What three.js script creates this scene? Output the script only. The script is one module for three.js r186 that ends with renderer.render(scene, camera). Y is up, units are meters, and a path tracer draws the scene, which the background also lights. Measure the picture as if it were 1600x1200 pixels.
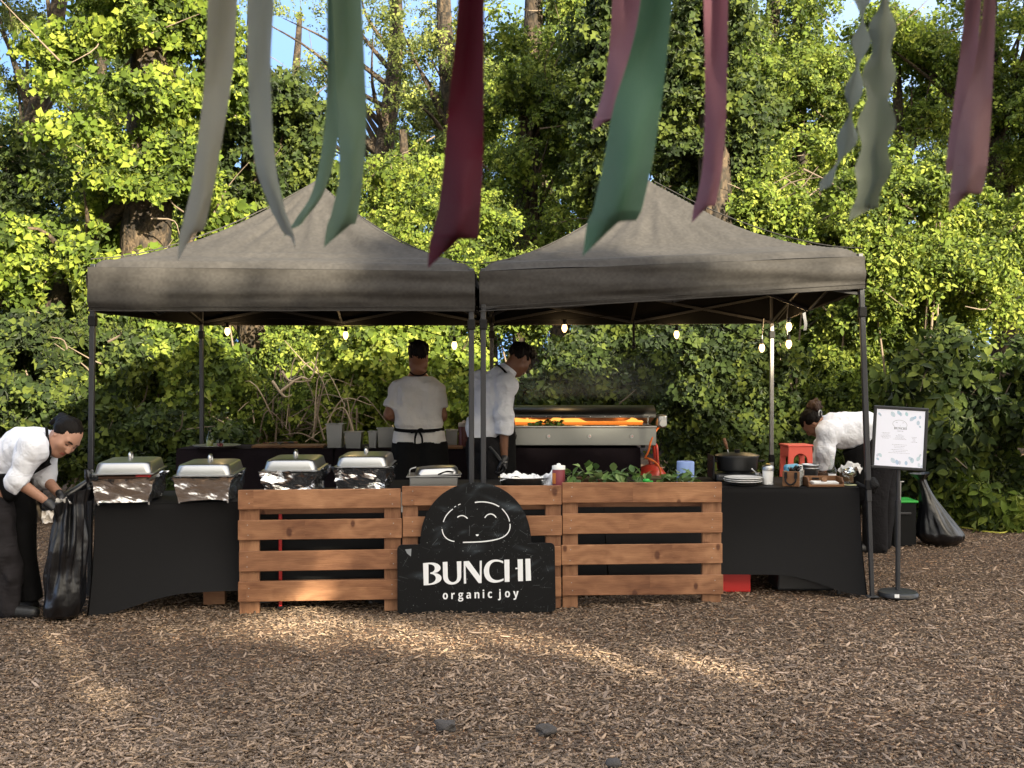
import * as THREE from 'three';
import { RoundedBoxGeometry } from 'three/addons/geometries/RoundedBoxGeometry.js';
import { mergeGeometries, toCreasedNormals } from 'three/addons/utils/BufferGeometryUtils.js';

// ------------------------------------------------------------------ camera, sky, sun, exposure
const scene = new THREE.Scene();
const F = 1717, CX = 806, CY = 578, EYE = 1.54;             // focal length and horizon of the photograph (in its pixels), eye height
const camera = new THREE.PerspectiveCamera(38.53, 4 / 3, 0.1, 400);
camera.rotation.order = 'YXZ';
camera.position.set(0, EYE, 0);
camera.rotation.set(-0.0128, 0.0035, 0);
camera.focus = 7.6; camera.userData.fStop = 7;
scene.add(camera);
const SUN = new THREE.Vector3(0.50, 0.36, 0.78).normalize();  // low evening sun behind the photographer's right shoulder
{ // clear evening sky: warm and bright about the sun, deeper blue away from it
  const W = 512, H = 256, d = new Float32Array(W * H * 4);
  for (let y = 0; y < H; y++) for (let x = 0; x < W; x++) {
    const el = ((y + 0.5) / H - 0.5) * Math.PI, az = ((x + 0.5) / W - 0.5) * 2 * Math.PI, v = new THREE.Vector3(Math.cos(az) * Math.cos(el), Math.sin(el), Math.sin(az) * Math.cos(el));
    const c = Math.max(0, v.dot(SUN)), up = Math.max(0, v.y), h = Math.pow(1 - up, 2.2), back = 0.5 + 0.5 * v.dot(SUN), g1 = Math.pow(c, 6), g2 = Math.pow(c, 60);
    const o = (y * W + x) * 4;
    const t = Math.pow(back, 1.5);
    for (let k = 0; k < 3; k++) d[o + k] = v.y < 0 ? [0.10, 0.09, 0.07][k] : ([0.075, 0.15, 0.29][k] * (1 + 0.3 * h)) * (1 - t) + [0.74, 0.69, 0.61][k] * t + [1.0, 0.78, 0.48][k] * (0.3 * g1 + 1.0 * g2);
    d[o + 3] = 1;
  }
  const t = new THREE.DataTexture(d, W, H, THREE.RGBAFormat, THREE.FloatType); t.mapping = THREE.EquirectangularReflectionMapping; t.magFilter = t.minFilter = THREE.LinearFilter; t.needsUpdate = true;
  scene.background = t; scene.environment = t;
}
const sun = new THREE.DirectionalLight(new THREE.Color(1, 0.88, 0.66), 5);
sun.position.copy(SUN).multiplyScalar(60); sun.castShadow = true;
sun.shadow.mapSize.set(4096, 4096);
Object.assign(sun.shadow.camera, { left: -25, right: 25, top: 25, bottom: -25, near: 1, far: 140 });
scene.add(sun, sun.target);
sun.target.position.set(0, 0, -8); sun.position.add(sun.target.position);
const renderer = new THREE.WebGLRenderer({ antialias: true });
renderer.toneMapping = THREE.LinearToneMapping;
renderer.toneMappingExposure = 4.5;
renderer.shadowMap.enabled = true;
renderer.setSize(1024, 768);

// ------------------------------------------------------------------ helpers
let seed = 7;
const rnd = () => { seed = (seed + 0x6d2b79f5) | 0; let t = Math.imul(seed ^ (seed >>> 15), 1 | seed); t = (t + Math.imul(t ^ (t >>> 7), 61 | t)) ^ t; return ((t ^ (t >>> 14)) >>> 0) / 4294967296; };
const R = (a, b) => a + (b - a) * rnd();
const V3 = (x, y, z) => new THREE.Vector3(x, y, z);
const at = (px, py, D) => V3((px - CX) / F * D, EYE - (py - CY) / F * D, -D);   // a place in the world from where it is seen and how far off it stands
const lerp = (a, b, t) => a + (b - a) * t, clamp = (x, a = 0, b = 1) => Math.min(b, Math.max(a, x));
const sstep = (a, b, x) => { const t = clamp((x - a) / (b - a)); return t * t * (3 - 2 * t); };
const hash = (x, y, z) => { let h = Math.imul(x, 374761393) + Math.imul(y, 668265263) + Math.imul(z, 1274126177) | 0; h = Math.imul(h ^ (h >>> 13), 1274126177); return ((h ^ (h >>> 16)) >>> 0) / 4294967296; };
function noise(x, y, z = 0) {                                                  // value noise, -1..1
  const X = Math.floor(x), Y = Math.floor(y), Z = Math.floor(z), s = (t) => t * t * (3 - 2 * t), u = s(x - X), v = s(y - Y), w = s(z - Z);
  const l = (k) => lerp(lerp(hash(X, Y, k), hash(X + 1, Y, k), u), lerp(hash(X, Y + 1, k), hash(X + 1, Y + 1, k), u), v);
  return lerp(l(Z), l(Z + 1), w) * 2 - 1;
}
const fbm = (x, y, z = 0, o = 3) => { let a = 0, k = 0.5; for (let i = 0; i < o; i++) { a += k * noise(x, y, z); x *= 2.03; y *= 2.03; z *= 2.03; k *= 0.5; } return a; };

const used = new Map();
function numbered(name) { const n = used.get(name) ?? 0; used.set(name, n + 1); return n ? `${name}_${String(n).padStart(3, '0')}` : name; }
function shade(o) { o.traverse((m) => { if (m.isMesh) { m.castShadow = true; m.receiveShadow = true; } }); return o; }
function tag(o, label, category, group, kind) { if (label) o.userData.label = label; if (category) o.userData.category = category; if (group) o.userData.group = group; if (kind) o.userData.kind = kind; return o; }
function thing(name, label, category, p = [0, 0, 0], ry = 0, group) {
  const g = new THREE.Group(); g.name = numbered(name);
  if (p.isVector3) g.position.copy(p); else g.position.set(...p);
  g.rotation.y = ry; scene.add(g);
  return tag(g, label, category, group);
}
function part(name, geo, mat, parent, label) { const m = new THREE.Mesh(geo, mat); m.name = name; m.castShadow = m.receiveShadow = true; parent.add(m); if (label) m.userData.label = label; return m; }
function single(name, geo, mat, label, category, p = [0, 0, 0], ry = 0, group) {
  const m = part(numbered(name), geo, mat, scene);
  if (p.isVector3) m.position.copy(p); else m.position.set(...p);
  m.rotation.y = ry; return tag(m, label, category, group);
}
function copyOf(o, name, label, p, ry) { const c = o.clone(); c.name = numbered(name); scene.add(c); if (p.isVector3) c.position.copy(p); else c.position.set(...p); c.rotation.y = ry; c.userData = { ...o.userData, label }; return c; }

function clean(g) { g = g.index ? g.toNonIndexed() : g; const o = new THREE.BufferGeometry(); const n = g.attributes.position.count; o.setAttribute('position', g.attributes.position); if (!g.attributes.normal) g.computeVertexNormals(); o.setAttribute('normal', g.attributes.normal); o.setAttribute('uv', g.attributes.uv ?? new THREE.BufferAttribute(new Float32Array(n * 2), 2)); return o; }
const merge = (list) => mergeGeometries(list.map(clean));
const mv = (g, x, y, z, rx = 0, ry = 0, rz = 0) => g.applyMatrix4(new THREE.Matrix4().compose(V3(x, y, z), new THREE.Quaternion().setFromEuler(new THREE.Euler(rx, ry, rz)), V3(1, 1, 1)));
function boxUV(g, k = 1, ou = 0, ov = 0) {                                      // uv in metres from the face's direction
  g = g.index ? g.toNonIndexed() : g; const p = g.attributes.position, n = g.attributes.normal, uv = new Float32Array(p.count * 2);
  for (let i = 0; i < p.count; i += 3) {
    let ax = 0, ay = 0, az = 0; for (let j = 0; j < 3; j++) { ax += Math.abs(n.getX(i + j)); ay += Math.abs(n.getY(i + j)); az += Math.abs(n.getZ(i + j)); }
    for (let j = i; j < i + 3; j++) { const x = p.getX(j), y = p.getY(j), z = p.getZ(j); const [u, v] = az >= ax && az >= ay ? [x, y] : ay >= ax ? [x, z] : [z, y]; uv[j * 2] = u * k + ou; uv[j * 2 + 1] = v * k + ov; }
  }
  g.setAttribute('uv', new THREE.BufferAttribute(uv, 2)); return g;
}
const rbox = (w, h, d, r = 0.004, seg = 2) => new RoundedBoxGeometry(w, h, d, seg, Math.min(r, w / 2.01, h / 2.01, d / 2.01));
const cyl = (r0, r1, h, n = 24, open = false) => new THREE.CylinderGeometry(r1, r0, h, n, 1, open).translate(0, h / 2, 0);   // stands on y = 0
const lathe = (pts, n = 32) => new THREE.LatheGeometry(pts.map((p) => new THREE.Vector2(...p)), n);
function tube(points, radii, n = 7, seg = 3) {                                  // tapered tube through points
  const curve = new THREE.CatmullRomCurve3(points.map((p) => p.isVector3 ? p : V3(...p)), false, 'centripetal'), N = Math.max(2, (points.length - 1) * seg), fr = curve.computeFrenetFrames(N), pos = [], idx = [], uv = [];
  const L = curve.getLength();
  for (let i = 0; i <= N; i++) {
    const t = i / N, c = curve.getPoint(t), f = t * (radii.length - 1), k = Math.min(radii.length - 2, Math.floor(f)), r = radii.length > 1 ? lerp(radii[k], radii[k + 1], f - k) : radii[0];
    for (let j = 0; j <= n; j++) { const a = j / n * Math.PI * 2, d = fr.normals[i].clone().multiplyScalar(Math.cos(a)).addScaledVector(fr.binormals[i], Math.sin(a)); pos.push(c.x + d.x * r, c.y + d.y * r, c.z + d.z * r); uv.push(j / n * 6.283 * r, t * L); }
  }
  for (let i = 0; i < N; i++) for (let j = 0; j < n; j++) { const a = i * (n + 1) + j, b = a + n + 1; idx.push(a, b, a + 1, a + 1, b, b + 1); }
  const cap = (row, flip) => { const c = pos.length / 3, s = row * (n + 1); let x = 0, y = 0, z = 0; for (let j = 0; j < n; j++) { x += pos[(s + j) * 3]; y += pos[(s + j) * 3 + 1]; z += pos[(s + j) * 3 + 2]; } pos.push(x / n, y / n, z / n); uv.push(0, 0); for (let j = 0; j < n; j++) flip ? idx.push(c, s + j, s + j + 1) : idx.push(c, s + j + 1, s + j); };
  cap(0, true); cap(N, false);
  const g = new THREE.BufferGeometry(); g.setAttribute('position', new THREE.Float32BufferAttribute(pos, 3)); g.setAttribute('uv', new THREE.Float32BufferAttribute(uv, 2)); g.setIndex(idx); g.computeVertexNormals(); return g;
}
function rod(a, b, w, d = w) { const L = a.distanceTo(b), g = rbox(w, L, d, Math.min(w, d) * 0.18, 1), m = new THREE.Matrix4(); const q = new THREE.Quaternion().setFromUnitVectors(V3(0, 1, 0), b.clone().sub(a).normalize()); m.compose(a.clone().lerp(b, 0.5), q, V3(1, 1, 1)); return g.applyMatrix4(m); }
function sheet(nu, nv, fn, closedU = false) {                                   // grid surface, fn(u, v) -> [x, y, z]
  const pos = [], uv = [], idx = [];
  for (let j = 0; j <= nv; j++) for (let i = 0; i <= nu; i++) { const p = fn(i / nu, j / nv); pos.push(p[0], p[1], p[2]); uv.push(i / nu, j / nv); }
  for (let j = 0; j < nv; j++) for (let i = 0; i < nu; i++) { const a = j * (nu + 1) + i, b = a + nu + 1; idx.push(a, a + 1, b, a + 1, b + 1, b); }
  const g = new THREE.BufferGeometry(); g.setAttribute('position', new THREE.Float32BufferAttribute(pos, 3)); g.setAttribute('uv', new THREE.Float32BufferAttribute(uv, 2)); g.setIndex(idx); g.computeVertexNormals(); return g;
}
function canvasTex(w, h, draw, { srgb = true, rx = 1, ry = 1 } = {}) {
  const c = document.createElement('canvas'); c.width = w; c.height = h; draw(c.getContext('2d'), w, h);
  const t = new THREE.CanvasTexture(c); if (srgb) t.colorSpace = THREE.SRGBColorSpace; t.wrapS = t.wrapT = THREE.RepeatWrapping; t.repeat.set(rx, ry); return t;
}
function dataTex(w, h, fn, { srgb = false, rx = 1, ry = 1 } = {}) {              // fn(x, y) -> [r, g, b] 0..1
  const d = new Uint8Array(w * h * 4);
  for (let y = 0; y < h; y++) for (let x = 0; x < w; x++) { const c = fn(x, y), i = (y * w + x) * 4; for (let k = 0; k < 3; k++) d[i + k] = clamp(c[k]) * 255; d[i + 3] = 255; }
  const t = new THREE.DataTexture(d, w, h); if (srgb) t.colorSpace = THREE.SRGBColorSpace; t.magFilter = t.minFilter = THREE.LinearFilter; t.wrapS = t.wrapT = THREE.RepeatWrapping; t.repeat.set(rx, ry); t.needsUpdate = true; return t;
}
// noise that repeats after P cells
function tnoise(x, y, P) { const X = Math.floor(x), Y = Math.floor(y), s = (t) => t * t * (3 - 2 * t), u = s(x - X), v = s(y - Y), m = (a) => ((a % P) + P) % P; return lerp(lerp(hash(m(X), m(Y), P), hash(m(X + 1), m(Y), P), u), lerp(hash(m(X), m(Y + 1), P), hash(m(X + 1), m(Y + 1), P), u), v) * 2 - 1; }
const rgb = (r, g, b) => new THREE.Color().setRGB(r, g, b);
const std = (color, roughness = 0.8, o = {}) => new THREE.MeshStandardMaterial({ color, roughness, side: THREE.DoubleSide, ...o });
const phys = (color, roughness = 0.8, o = {}) => new THREE.MeshPhysicalMaterial({ color, roughness, side: THREE.DoubleSide, ...o });

// ------------------------------------------------------------------ materials
const grainTex = dataTex(1024, 512, (x, y) => {                                 // pine: long wavering grain and a few knots, 1 m x 0.5 m
  const u = x / 1024, v = y / 512; let kn = 0, warp = 0;
  for (const [ku, kv, r] of [[0.13, 0.2, 0.02], [0.46, 0.63, 0.026], [0.78, 0.31, 0.018], [0.9, 0.85, 0.022], [0.3, 0.9, 0.016]]) { const d = Math.hypot((u - ku) * 0.8, (v - kv) * 0.5); kn = Math.max(kn, 1 - sstep(r * 0.35, r * 0.9, d)); warp += r * r / (d * d + r * r) * Math.sign(v - kv) * 2.2; }
  const stain = sstep(0.15, 0.55, tnoise(u * 5 + 3, v * 7, 35) + 0.4 * tnoise(u * 15, v * 21, 105)) * 0.14;
  const w = v * 26 + 1.4 * tnoise(u * 4, v * 6, 12) + 0.5 * tnoise(u * 16, v * 16, 16) + warp, g = 0.5 + 0.5 * Math.sin(w * 3.1), fine = tnoise(u * 24, v * 260, 260) * 0.5 + tnoise(u * 90, v * 512, 512) * 0.3, blot = tnoise(u * 3, v * 3, 3);
  const t = clamp(0.70 + 0.14 * (g - 0.5) + 0.13 * fine + 0.16 * blot - 0.5 * kn - stain);
  return [lerp(0.42, 0.98, t), lerp(0.30, 0.93, t), lerp(0.22, 0.88, t)];
}, { srgb: true });
const grainBump = dataTex(512, 512, (x, y) => { const u = x / 512, v = y / 512, f = 0.5 + 0.3 * tnoise(u * 12, v * 256, 256) + 0.2 * tnoise(u * 5, v * 40, 40); return [f, f, f]; });
const woodTones = [[0.42, 0.24, 0.135], [0.48, 0.28, 0.16], [0.38, 0.21, 0.118], [0.45, 0.255, 0.14]];
const M = {
  slats: woodTones.map((c) => std(rgb(...c), 0.68, { map: grainTex, bumpMap: grainBump, bumpScale: 0.0012 })),
  post: woodTones.map((c) => std(rgb(c[0] * 0.92, c[1] * 0.95, c[2] * 1.0), 0.72, { map: grainTex, bumpMap: grainBump, bumpScale: 0.0012 })),
  board: std(rgb(0.3, 0.17, 0.08), 0.6, { map: grainTex }),
  darkBoard: std(rgb(0.12, 0.06, 0.03), 0.6, { map: grainTex }),
  steel: std(rgb(0.46, 0.46, 0.455), 0.3, { metalness: 1 }),
  satin: std(rgb(0.34, 0.34, 0.335), 0.42, { metalness: 1 }),
  darkMetal: std(rgb(0.045, 0.046, 0.05), 0.45, { metalness: 0.4 }),
  leg: std(rgb(0.06, 0.062, 0.068), 0.45, { metalness: 0.75 }),
  black: phys(rgb(0.009, 0.009, 0.010), 0.55, { specularIntensity: 0.4 }),
  rubber: std(rgb(0.015, 0.015, 0.016), 0.75),
  white: std(rgb(0.78, 0.78, 0.77), 0.5),
  china: phys(rgb(0.8, 0.8, 0.79), 0.25, { clearcoat: 0.6, clearcoatRoughness: 0.1 }),
  glass: phys(rgb(0.93, 0.96, 0.95), 0.03, { transmission: 1, thickness: 0 }),
  red: std(rgb(0.55, 0.022, 0.02), 0.42),
  coral: std(rgb(0.72, 0.11, 0.075), 0.45),
  gasRed: phys(rgb(0.55, 0.05, 0.03), 0.35, { clearcoat: 0.4 }),
  hose: std(rgb(0.75, 0.16, 0.02), 0.5),
  blueRoll: std(rgb(0.25, 0.35, 0.66), 0.95),
  sauce: phys(rgb(0.16, 0.025, 0.025), 0.35),
  napkin: std(rgb(0.75, 0.74, 0.72), 0.95),
  green: std(rgb(0.03, 0.36, 0.05), 0.45),
};
// ------------------------------------------------------------------ ground: a sheet of bark mulch with loose chips on it
const mulchPaint = (bump) => (c, w, h) => {
  c.fillStyle = bump ? '#303030' : '#4a3a2c'; c.fillRect(0, 0, w, h); seed = 11;
  for (let i = 0; i < 15000; i++) {
    const x = rnd() * w, y = rnd() * h, L = R(5, 30) * (rnd() < 0.1 ? 1.6 : 1), W = R(2.5, 7), a = R(0, 6.283), k = R(0, 1), warm = R(0, 1), lift = i / 15000;
    const t = lerp(46, 176, Math.pow(k, 1.5)) * lerp(0.75, 1.05, lift);
    c.fillStyle = bump ? `rgb(${[0, 0, 0].map(() => Math.round(lerp(40, 255, lift * 0.7 + k * 0.3))).join()})` : `rgb(${Math.round(t * lerp(1.0, 1.06, warm))},${Math.round(t * lerp(0.86, 0.82, warm))},${Math.round(t * lerp(0.74, 0.6, warm))})`;
    for (const ox of [0, -w, w]) for (const oy of [0, -h, h]) {
      if (x + ox < -40 || x + ox > w + 40 || y + oy < -40 || y + oy > h + 40) continue;
      c.save(); c.translate(x + ox, y + oy); c.rotate(a); c.beginPath(); c.moveTo(-L / 2, -W * 0.3); c.quadraticCurveTo(0, -W * 0.8, L / 2, -W * 0.15); c.lineTo(L * 0.45, W * 0.3); c.quadraticCurveTo(0, W * 0.4, -L / 2, W * 0.45); c.fill(); c.restore();
    }
  }
};
const mulchMap = canvasTex(1024, 1024, mulchPaint(false)), mulchBump = canvasTex(1024, 1024, mulchPaint(true), { srgb: false });
const groundY = (x, z) => 0.022 * fbm(x * 0.7, z * 0.7, 3) + 0.012 * noise(x * 2.3, z * 2.3, 5);
{
  const xs = [], zs = [];
  for (let x = -90; x <= 90;) { xs.push(x); x += Math.abs(x) < 8 ? 0.12 : Math.abs(x) < 16 ? 0.8 : 6; }
  for (let z = -120; z <= 60;) { zs.push(z); z += z > -13 && z < 1 ? 0.12 : Math.abs(z + 6) < 16 ? 0.8 : 6; }
  const g = sheet(xs.length - 1, zs.length - 1, (u, v) => { const x = xs[Math.round(u * (xs.length - 1))], z = zs[zs.length - 1 - Math.round(v * (zs.length - 1))]; return [x, groundY(x, z), z]; });
  const p = g.attributes.position, uv = g.attributes.uv; for (let i = 0; i < p.count; i++) uv.setXY(i, p.getX(i) / 1.5, p.getZ(i) / 1.5);
  const m = part('ground', g, std(rgb(1.0, 0.89, 0.77), 0.95, { map: mulchMap, bumpMap: mulchBump, bumpScale: 0.012 }), scene);
  tag(m, 'brown bark mulch covering the clearing floor', null, null, 'structure');
}
{ // loose chips, as far as they can be told apart
  const chip = new THREE.BoxGeometry(1, 1, 1, 3, 1, 1), p = chip.attributes.position; seed = 21;
  for (let i = 0; i < p.count; i++) { const x = p.getX(i), t = 1 - 0.55 * Math.pow(Math.abs(x) * 2, 2.2); p.setXYZ(i, x, p.getY(i) * (0.6 + 0.4 * t) + 0.35 * x * x * 2 - 0.05, p.getZ(i) * t + 0.12 * Math.sin(x * 5)); }
  const cg = chip.toNonIndexed(); cg.computeVertexNormals();
  const N = 190000, inst = new THREE.InstancedMesh(cg, std(0xffffff, 0.9), N), m = new THREE.Matrix4(), q = new THREE.Quaternion(), e = new THREE.Euler(), col = new THREE.Color();
  let n = 0;
  while (n < N) {
    const D = 3.9 + 8.2 * Math.pow(rnd(), 1.75), half = D * 0.5 + 0.4, x = R(-half, half), z = -D;
    if (z < -10.6 && rnd() < 0.6) continue;
    if (fbm(x * 1.3 + 7, z * 1.3, 2) < -0.12 && rnd() < 0.55) continue;
    const big = rnd() < 0.05, L = (big ? R(0.035, 0.085) : R(0.007, 0.029)), W = big ? R(0.007, 0.016) : R(0.003, 0.009), T = R(0.002, 0.005);
    e.set(R(-0.35, 0.35), R(0, 6.283), R(-0.3, 0.3)); q.setFromEuler(e);
    m.compose(V3(x, groundY(x, z) + R(0.001, 0.014), z), q, V3(L, T, W)); inst.setMatrixAt(n, m);
    const k = Math.pow(rnd(), 1.9), patch = 0.85 + 0.35 * fbm(x * 0.9, z * 0.9, 4), b = lerp(0.09, 0.46, k) * patch, w = R(0, 1); col.setRGB(b * 1.05, b * lerp(0.78, 0.72, w), b * lerp(0.60, 0.45, w)); inst.setColorAt(n, col); n++;
  }
  inst.name = 'wood_chips'; tag(inst, 'loose pale wood chips lying over the mulch', null, null, 'stuff'); inst.castShadow = inst.receiveShadow = true; scene.add(inst);
}

// ------------------------------------------------------------------ vegetation
const barkTex = dataTex(256, 512, (x, y) => { const u = x / 256, v = y / 512, f = 0.5 + 0.4 * tnoise(u * 24, v * 8, 24) + 0.25 * tnoise(u * 60, v * 40, 60); return [0.75 * f + 0.2, 0.68 * f + 0.18, 0.58 * f + 0.15]; }, { srgb: true });
const barkBump = dataTex(256, 512, (x, y) => { const u = x / 256, v = y / 512, f = 0.5 + 0.4 * tnoise(u * 24, v * 8, 24) + 0.25 * tnoise(u * 60, v * 40, 60); return [f, f, f]; });
const bark = std(rgb(0.11, 0.095, 0.08), 0.9, { map: barkTex, bumpMap: barkBump, bumpScale: 0.02 });
const twig = std(rgb(0.17, 0.13, 0.095), 0.9);
const canePale = std(rgb(0.34, 0.27, 0.19), 0.85);
const leafMat = phys(0xffffff, 0.9, { transmission: 0.5, thickness: 0, specularIntensity: 0.3, clearcoat: 0.06, clearcoatRoughness: 0.3 });

function leaf(L, W, kind) {                                                     // one blade: base at the origin, tip towards +z, upper face +y
  const prof = kind === 'ivy' ? [[0, 0.04], [0.12, 0.62], [0.42, 1.0], [0.55, 0.62], [1, 0]] : [[0, 0.03], [0.22, 0.72], [0.48, 1.0], [0.76, 0.62], [1, 0]];
  const pos = [], idx = [];
  for (const [t, w] of prof) { const z = t * L, sag = -0.16 * L * t * t; pos.push(-w * W / 2, sag + 0.16 * w * W, z, 0, sag, z, w * W / 2, sag + 0.16 * w * W, z); }
  for (let i = 0; i < prof.length - 1; i++) { const a = i * 3; idx.push(a, a + 3, a + 1, a + 1, a + 3, a + 4, a + 1, a + 4, a + 2, a + 2, a + 4, a + 5); }
  const g = new THREE.BufferGeometry(); g.setAttribute('position', new THREE.Float32BufferAttribute(pos, 3)); g.setIndex(idx); g.computeVertexNormals(); return g;
}
function sprig(n, L, kind, sd, spread = 1) {                                    // a twig end with n leaves
  seed = sd; const list = [];
  for (let i = 0; i < n; i++) {
    const s = R(0.55, 1.25), l = L * s, g = leaf(l, l * (kind === 'ivy' ? R(0.85, 1.0) : R(0.52, 0.68)), kind), side = i % 2 ? 1 : -1, t = i / n;
    g.applyMatrix4(new THREE.Matrix4().makeRotationFromEuler(new THREE.Euler(R(-0.5, 0.6), side * R(0.5, 1.5) * (1 - t * 0.5), R(-0.6, 0.6), 'YXZ')));
    g.translate(side * L * 0.15 + R(-0.3, 0.3) * L * spread, R(-0.28, 0.28) * L * spread, (t - 0.45) * n * L * 0.36 * spread); list.push(g);
  }
  list.push(tube([[0, -0.005, -0.5 * n * L * 0.36 * spread], [0, 0, 0], [0, 0.01, 0.5 * n * L * 0.36 * spread]], [L * 0.035, L * 0.02], 3, 1));
  return merge(list);
}
const SP = {
  ivy: sprig(4, 0.085, 'ivy', 101, 1.15), ivySmall: sprig(4, 0.066, 'ivy', 102, 1.1), oval: sprig(4, 0.075, 'oval', 103), small: sprig(5, 0.058, 'oval', 104),
  big: sprig(4, 0.11, 'oval', 105, 1.05), far: sprig(6, 0.10, 'oval', 106, 1.25), shade: sprig(6, 0.16, 'oval', 107, 1.3),
};
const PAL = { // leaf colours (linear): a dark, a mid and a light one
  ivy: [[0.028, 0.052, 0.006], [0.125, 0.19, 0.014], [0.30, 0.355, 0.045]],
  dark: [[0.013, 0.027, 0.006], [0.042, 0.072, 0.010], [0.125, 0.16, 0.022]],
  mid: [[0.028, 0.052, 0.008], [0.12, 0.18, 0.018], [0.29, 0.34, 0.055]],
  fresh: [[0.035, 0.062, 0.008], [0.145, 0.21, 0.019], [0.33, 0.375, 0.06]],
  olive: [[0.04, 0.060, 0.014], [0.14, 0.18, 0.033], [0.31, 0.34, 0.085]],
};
// openings in the trees across the clearing through which the low sun reaches the stall: a lit spot and its radius
const OPENINGS = []; seed = 4711;
for (const [x, y, z, r, sx, sz, n] of [[-1.5, 0, -6.5, 0.34, 0.9, 0.14, 7], [-0.5, 0, -6.3, 0.3, 0.6, 0.1, 4], [-2.6, 0, -6.2, 0.26, 0.4, 0.1, 2], [-1.9, 0, -5.2, 0.28, 0.7, 0.1, 5], [-0.75, 0, -4.85, 0.2, 0.3, 0.1, 2], [0.9, 0, -5.7, 0.24, 0.5, 0.08, 4], [-1.4, 0.4, -6.9, 0.2, 0.45, 0.3, 4], [0.85, 0.4, -7.15, 0.2, 0.45, 0.3, 4], [-0.55, 1.2, -8.9, 0.1, 0.02, 0.05, 1], [-3.6, 0.9, -11, 0.4, 0.4, 0.3, 2], [2.6, 0.9, -11.5, 0.4, 0.4, 0.3, 2], [-2.4, 1.6, -11.3, 0.5, 0.4, 0.4, 2]])
  for (let i = 0; i < n; i++) OPENINGS.push([x + R(-1, 1) * sx, y + (y ? R(-1, 1) * sz : 0), z + (y ? 0 : R(-1, 1) * sz), r * R(0.7, 1.2)]);
function sunnedThrough(x, y, z) { for (const [a, b, c, r] of OPENINGS) { const px = x - a, py = y - b, pz = z - c, k = px * SUN.x + py * SUN.y + pz * SUN.z; if (px * px + py * py + pz * pz - k * k < r * r) return true; } return false; }
// leaves of one crown: clumps [centre, [rx, ry, rz], how many sprigs]
function crown(parent, clumps, geo, pal, { face = 0.3, up = 0.35, gap = 0.0, freq = 1.9, size = [0.5, 1.12], shell = 0.6, open = false, more = 2.2 } = {}) {
  clumps = clumps.map(([c, r, k]) => [c, r, Math.round(k * more)]); const total = clumps.reduce((a, c) => a + c[2], 0), inst = new THREE.InstancedMesh(geo, leafMat, total), m = new THREE.Matrix4(), q = new THREE.Quaternion(), col = new THREE.Color(), zax = V3(), nrm = V3(), xax = V3(), o = parent.position;
  let n = 0;
  for (const [c, r, count] of clumps) {
    const tone = R(-0.1, 0.1);
    for (let i = 0, tries = 0; i < count && tries < count * 6; tries++) {
      const d = V3(R(-1, 1), R(-1, 1), R(-1, 1)); if (d.lengthSq() > 1 || d.lengthSq() < 1e-3) continue; d.normalize();
      const rr = Math.pow(rnd(), shell), x = c.x + d.x * rr * r[0], y = c.y + d.y * rr * r[1], z = c.z + d.z * rr * r[2];
      if (y < 0.03) continue;
      if (noise(x * freq + 9, y * freq, z * freq) + 0.5 * noise(x * 4.3, y * 4.3, z * 4.3) < gap - 0.34) continue;
      if (open && sunnedThrough(x, y, z)) continue;
      nrm.set(d.x * 0.5 + R(-0.9, 0.9), d.y * 0.4 + up + R(-0.75, 0.75), d.z * 0.4 + face * 0.8 + R(-0.8, 0.8)).normalize();
      zax.set(R(-1, 1), R(-1.1, 0.5), R(-1, 1)); zax.addScaledVector(nrm, -zax.dot(nrm)).normalize(); xax.crossVectors(nrm, zax);
      m.makeBasis(xax, nrm, zax); const s = R(...size); m.scale(V3(s, s, s)); m.setPosition(x - o.x, y - o.y, z - o.z); inst.setMatrixAt(n, m);
      const t = clamp(Math.pow(rnd(), 1.15) + tone + 0.12 * noise(x * 2.2, y * 2.2, z * 2.2)), [a, b, e] = PAL[pal], f = t < 0.5 ? t * 2 : t * 2 - 1, A = t < 0.5 ? a : b, B = t < 0.5 ? b : e;
      col.setRGB(lerp(A[0], B[0], f), lerp(A[1], B[1], f), lerp(A[2], B[2], f)); inst.setColorAt(n, col); n++; i++;
    }
  }
  inst.count = n; inst.name = 'crown'; inst.castShadow = inst.receiveShadow = true; inst.userData.kind = 'stuff'; parent.add(inst); return inst;
}
// clumps strewn through an ellipsoid
function scatter(c, r, n, s0, s1, per, flat = 0.8, front = 0) {
  const out = [];
  for (let i = 0; i < n; i++) { const d = V3(R(-1, 1), R(-1, 1), R(-1, 1)); if (d.lengthSq() > 1) { i--; continue; } if (front && d.z < 0 && rnd() < front) d.z = -d.z; const s = R(s0, s1); out.push([V3(c.x + d.x * r[0], Math.max(s * 0.5, c.y + d.y * r[1]), c.z + d.z * r[2]), [s, s * flat, s], Math.round(per * R(0.6, 1.4))]); }
  return out;
}
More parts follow.
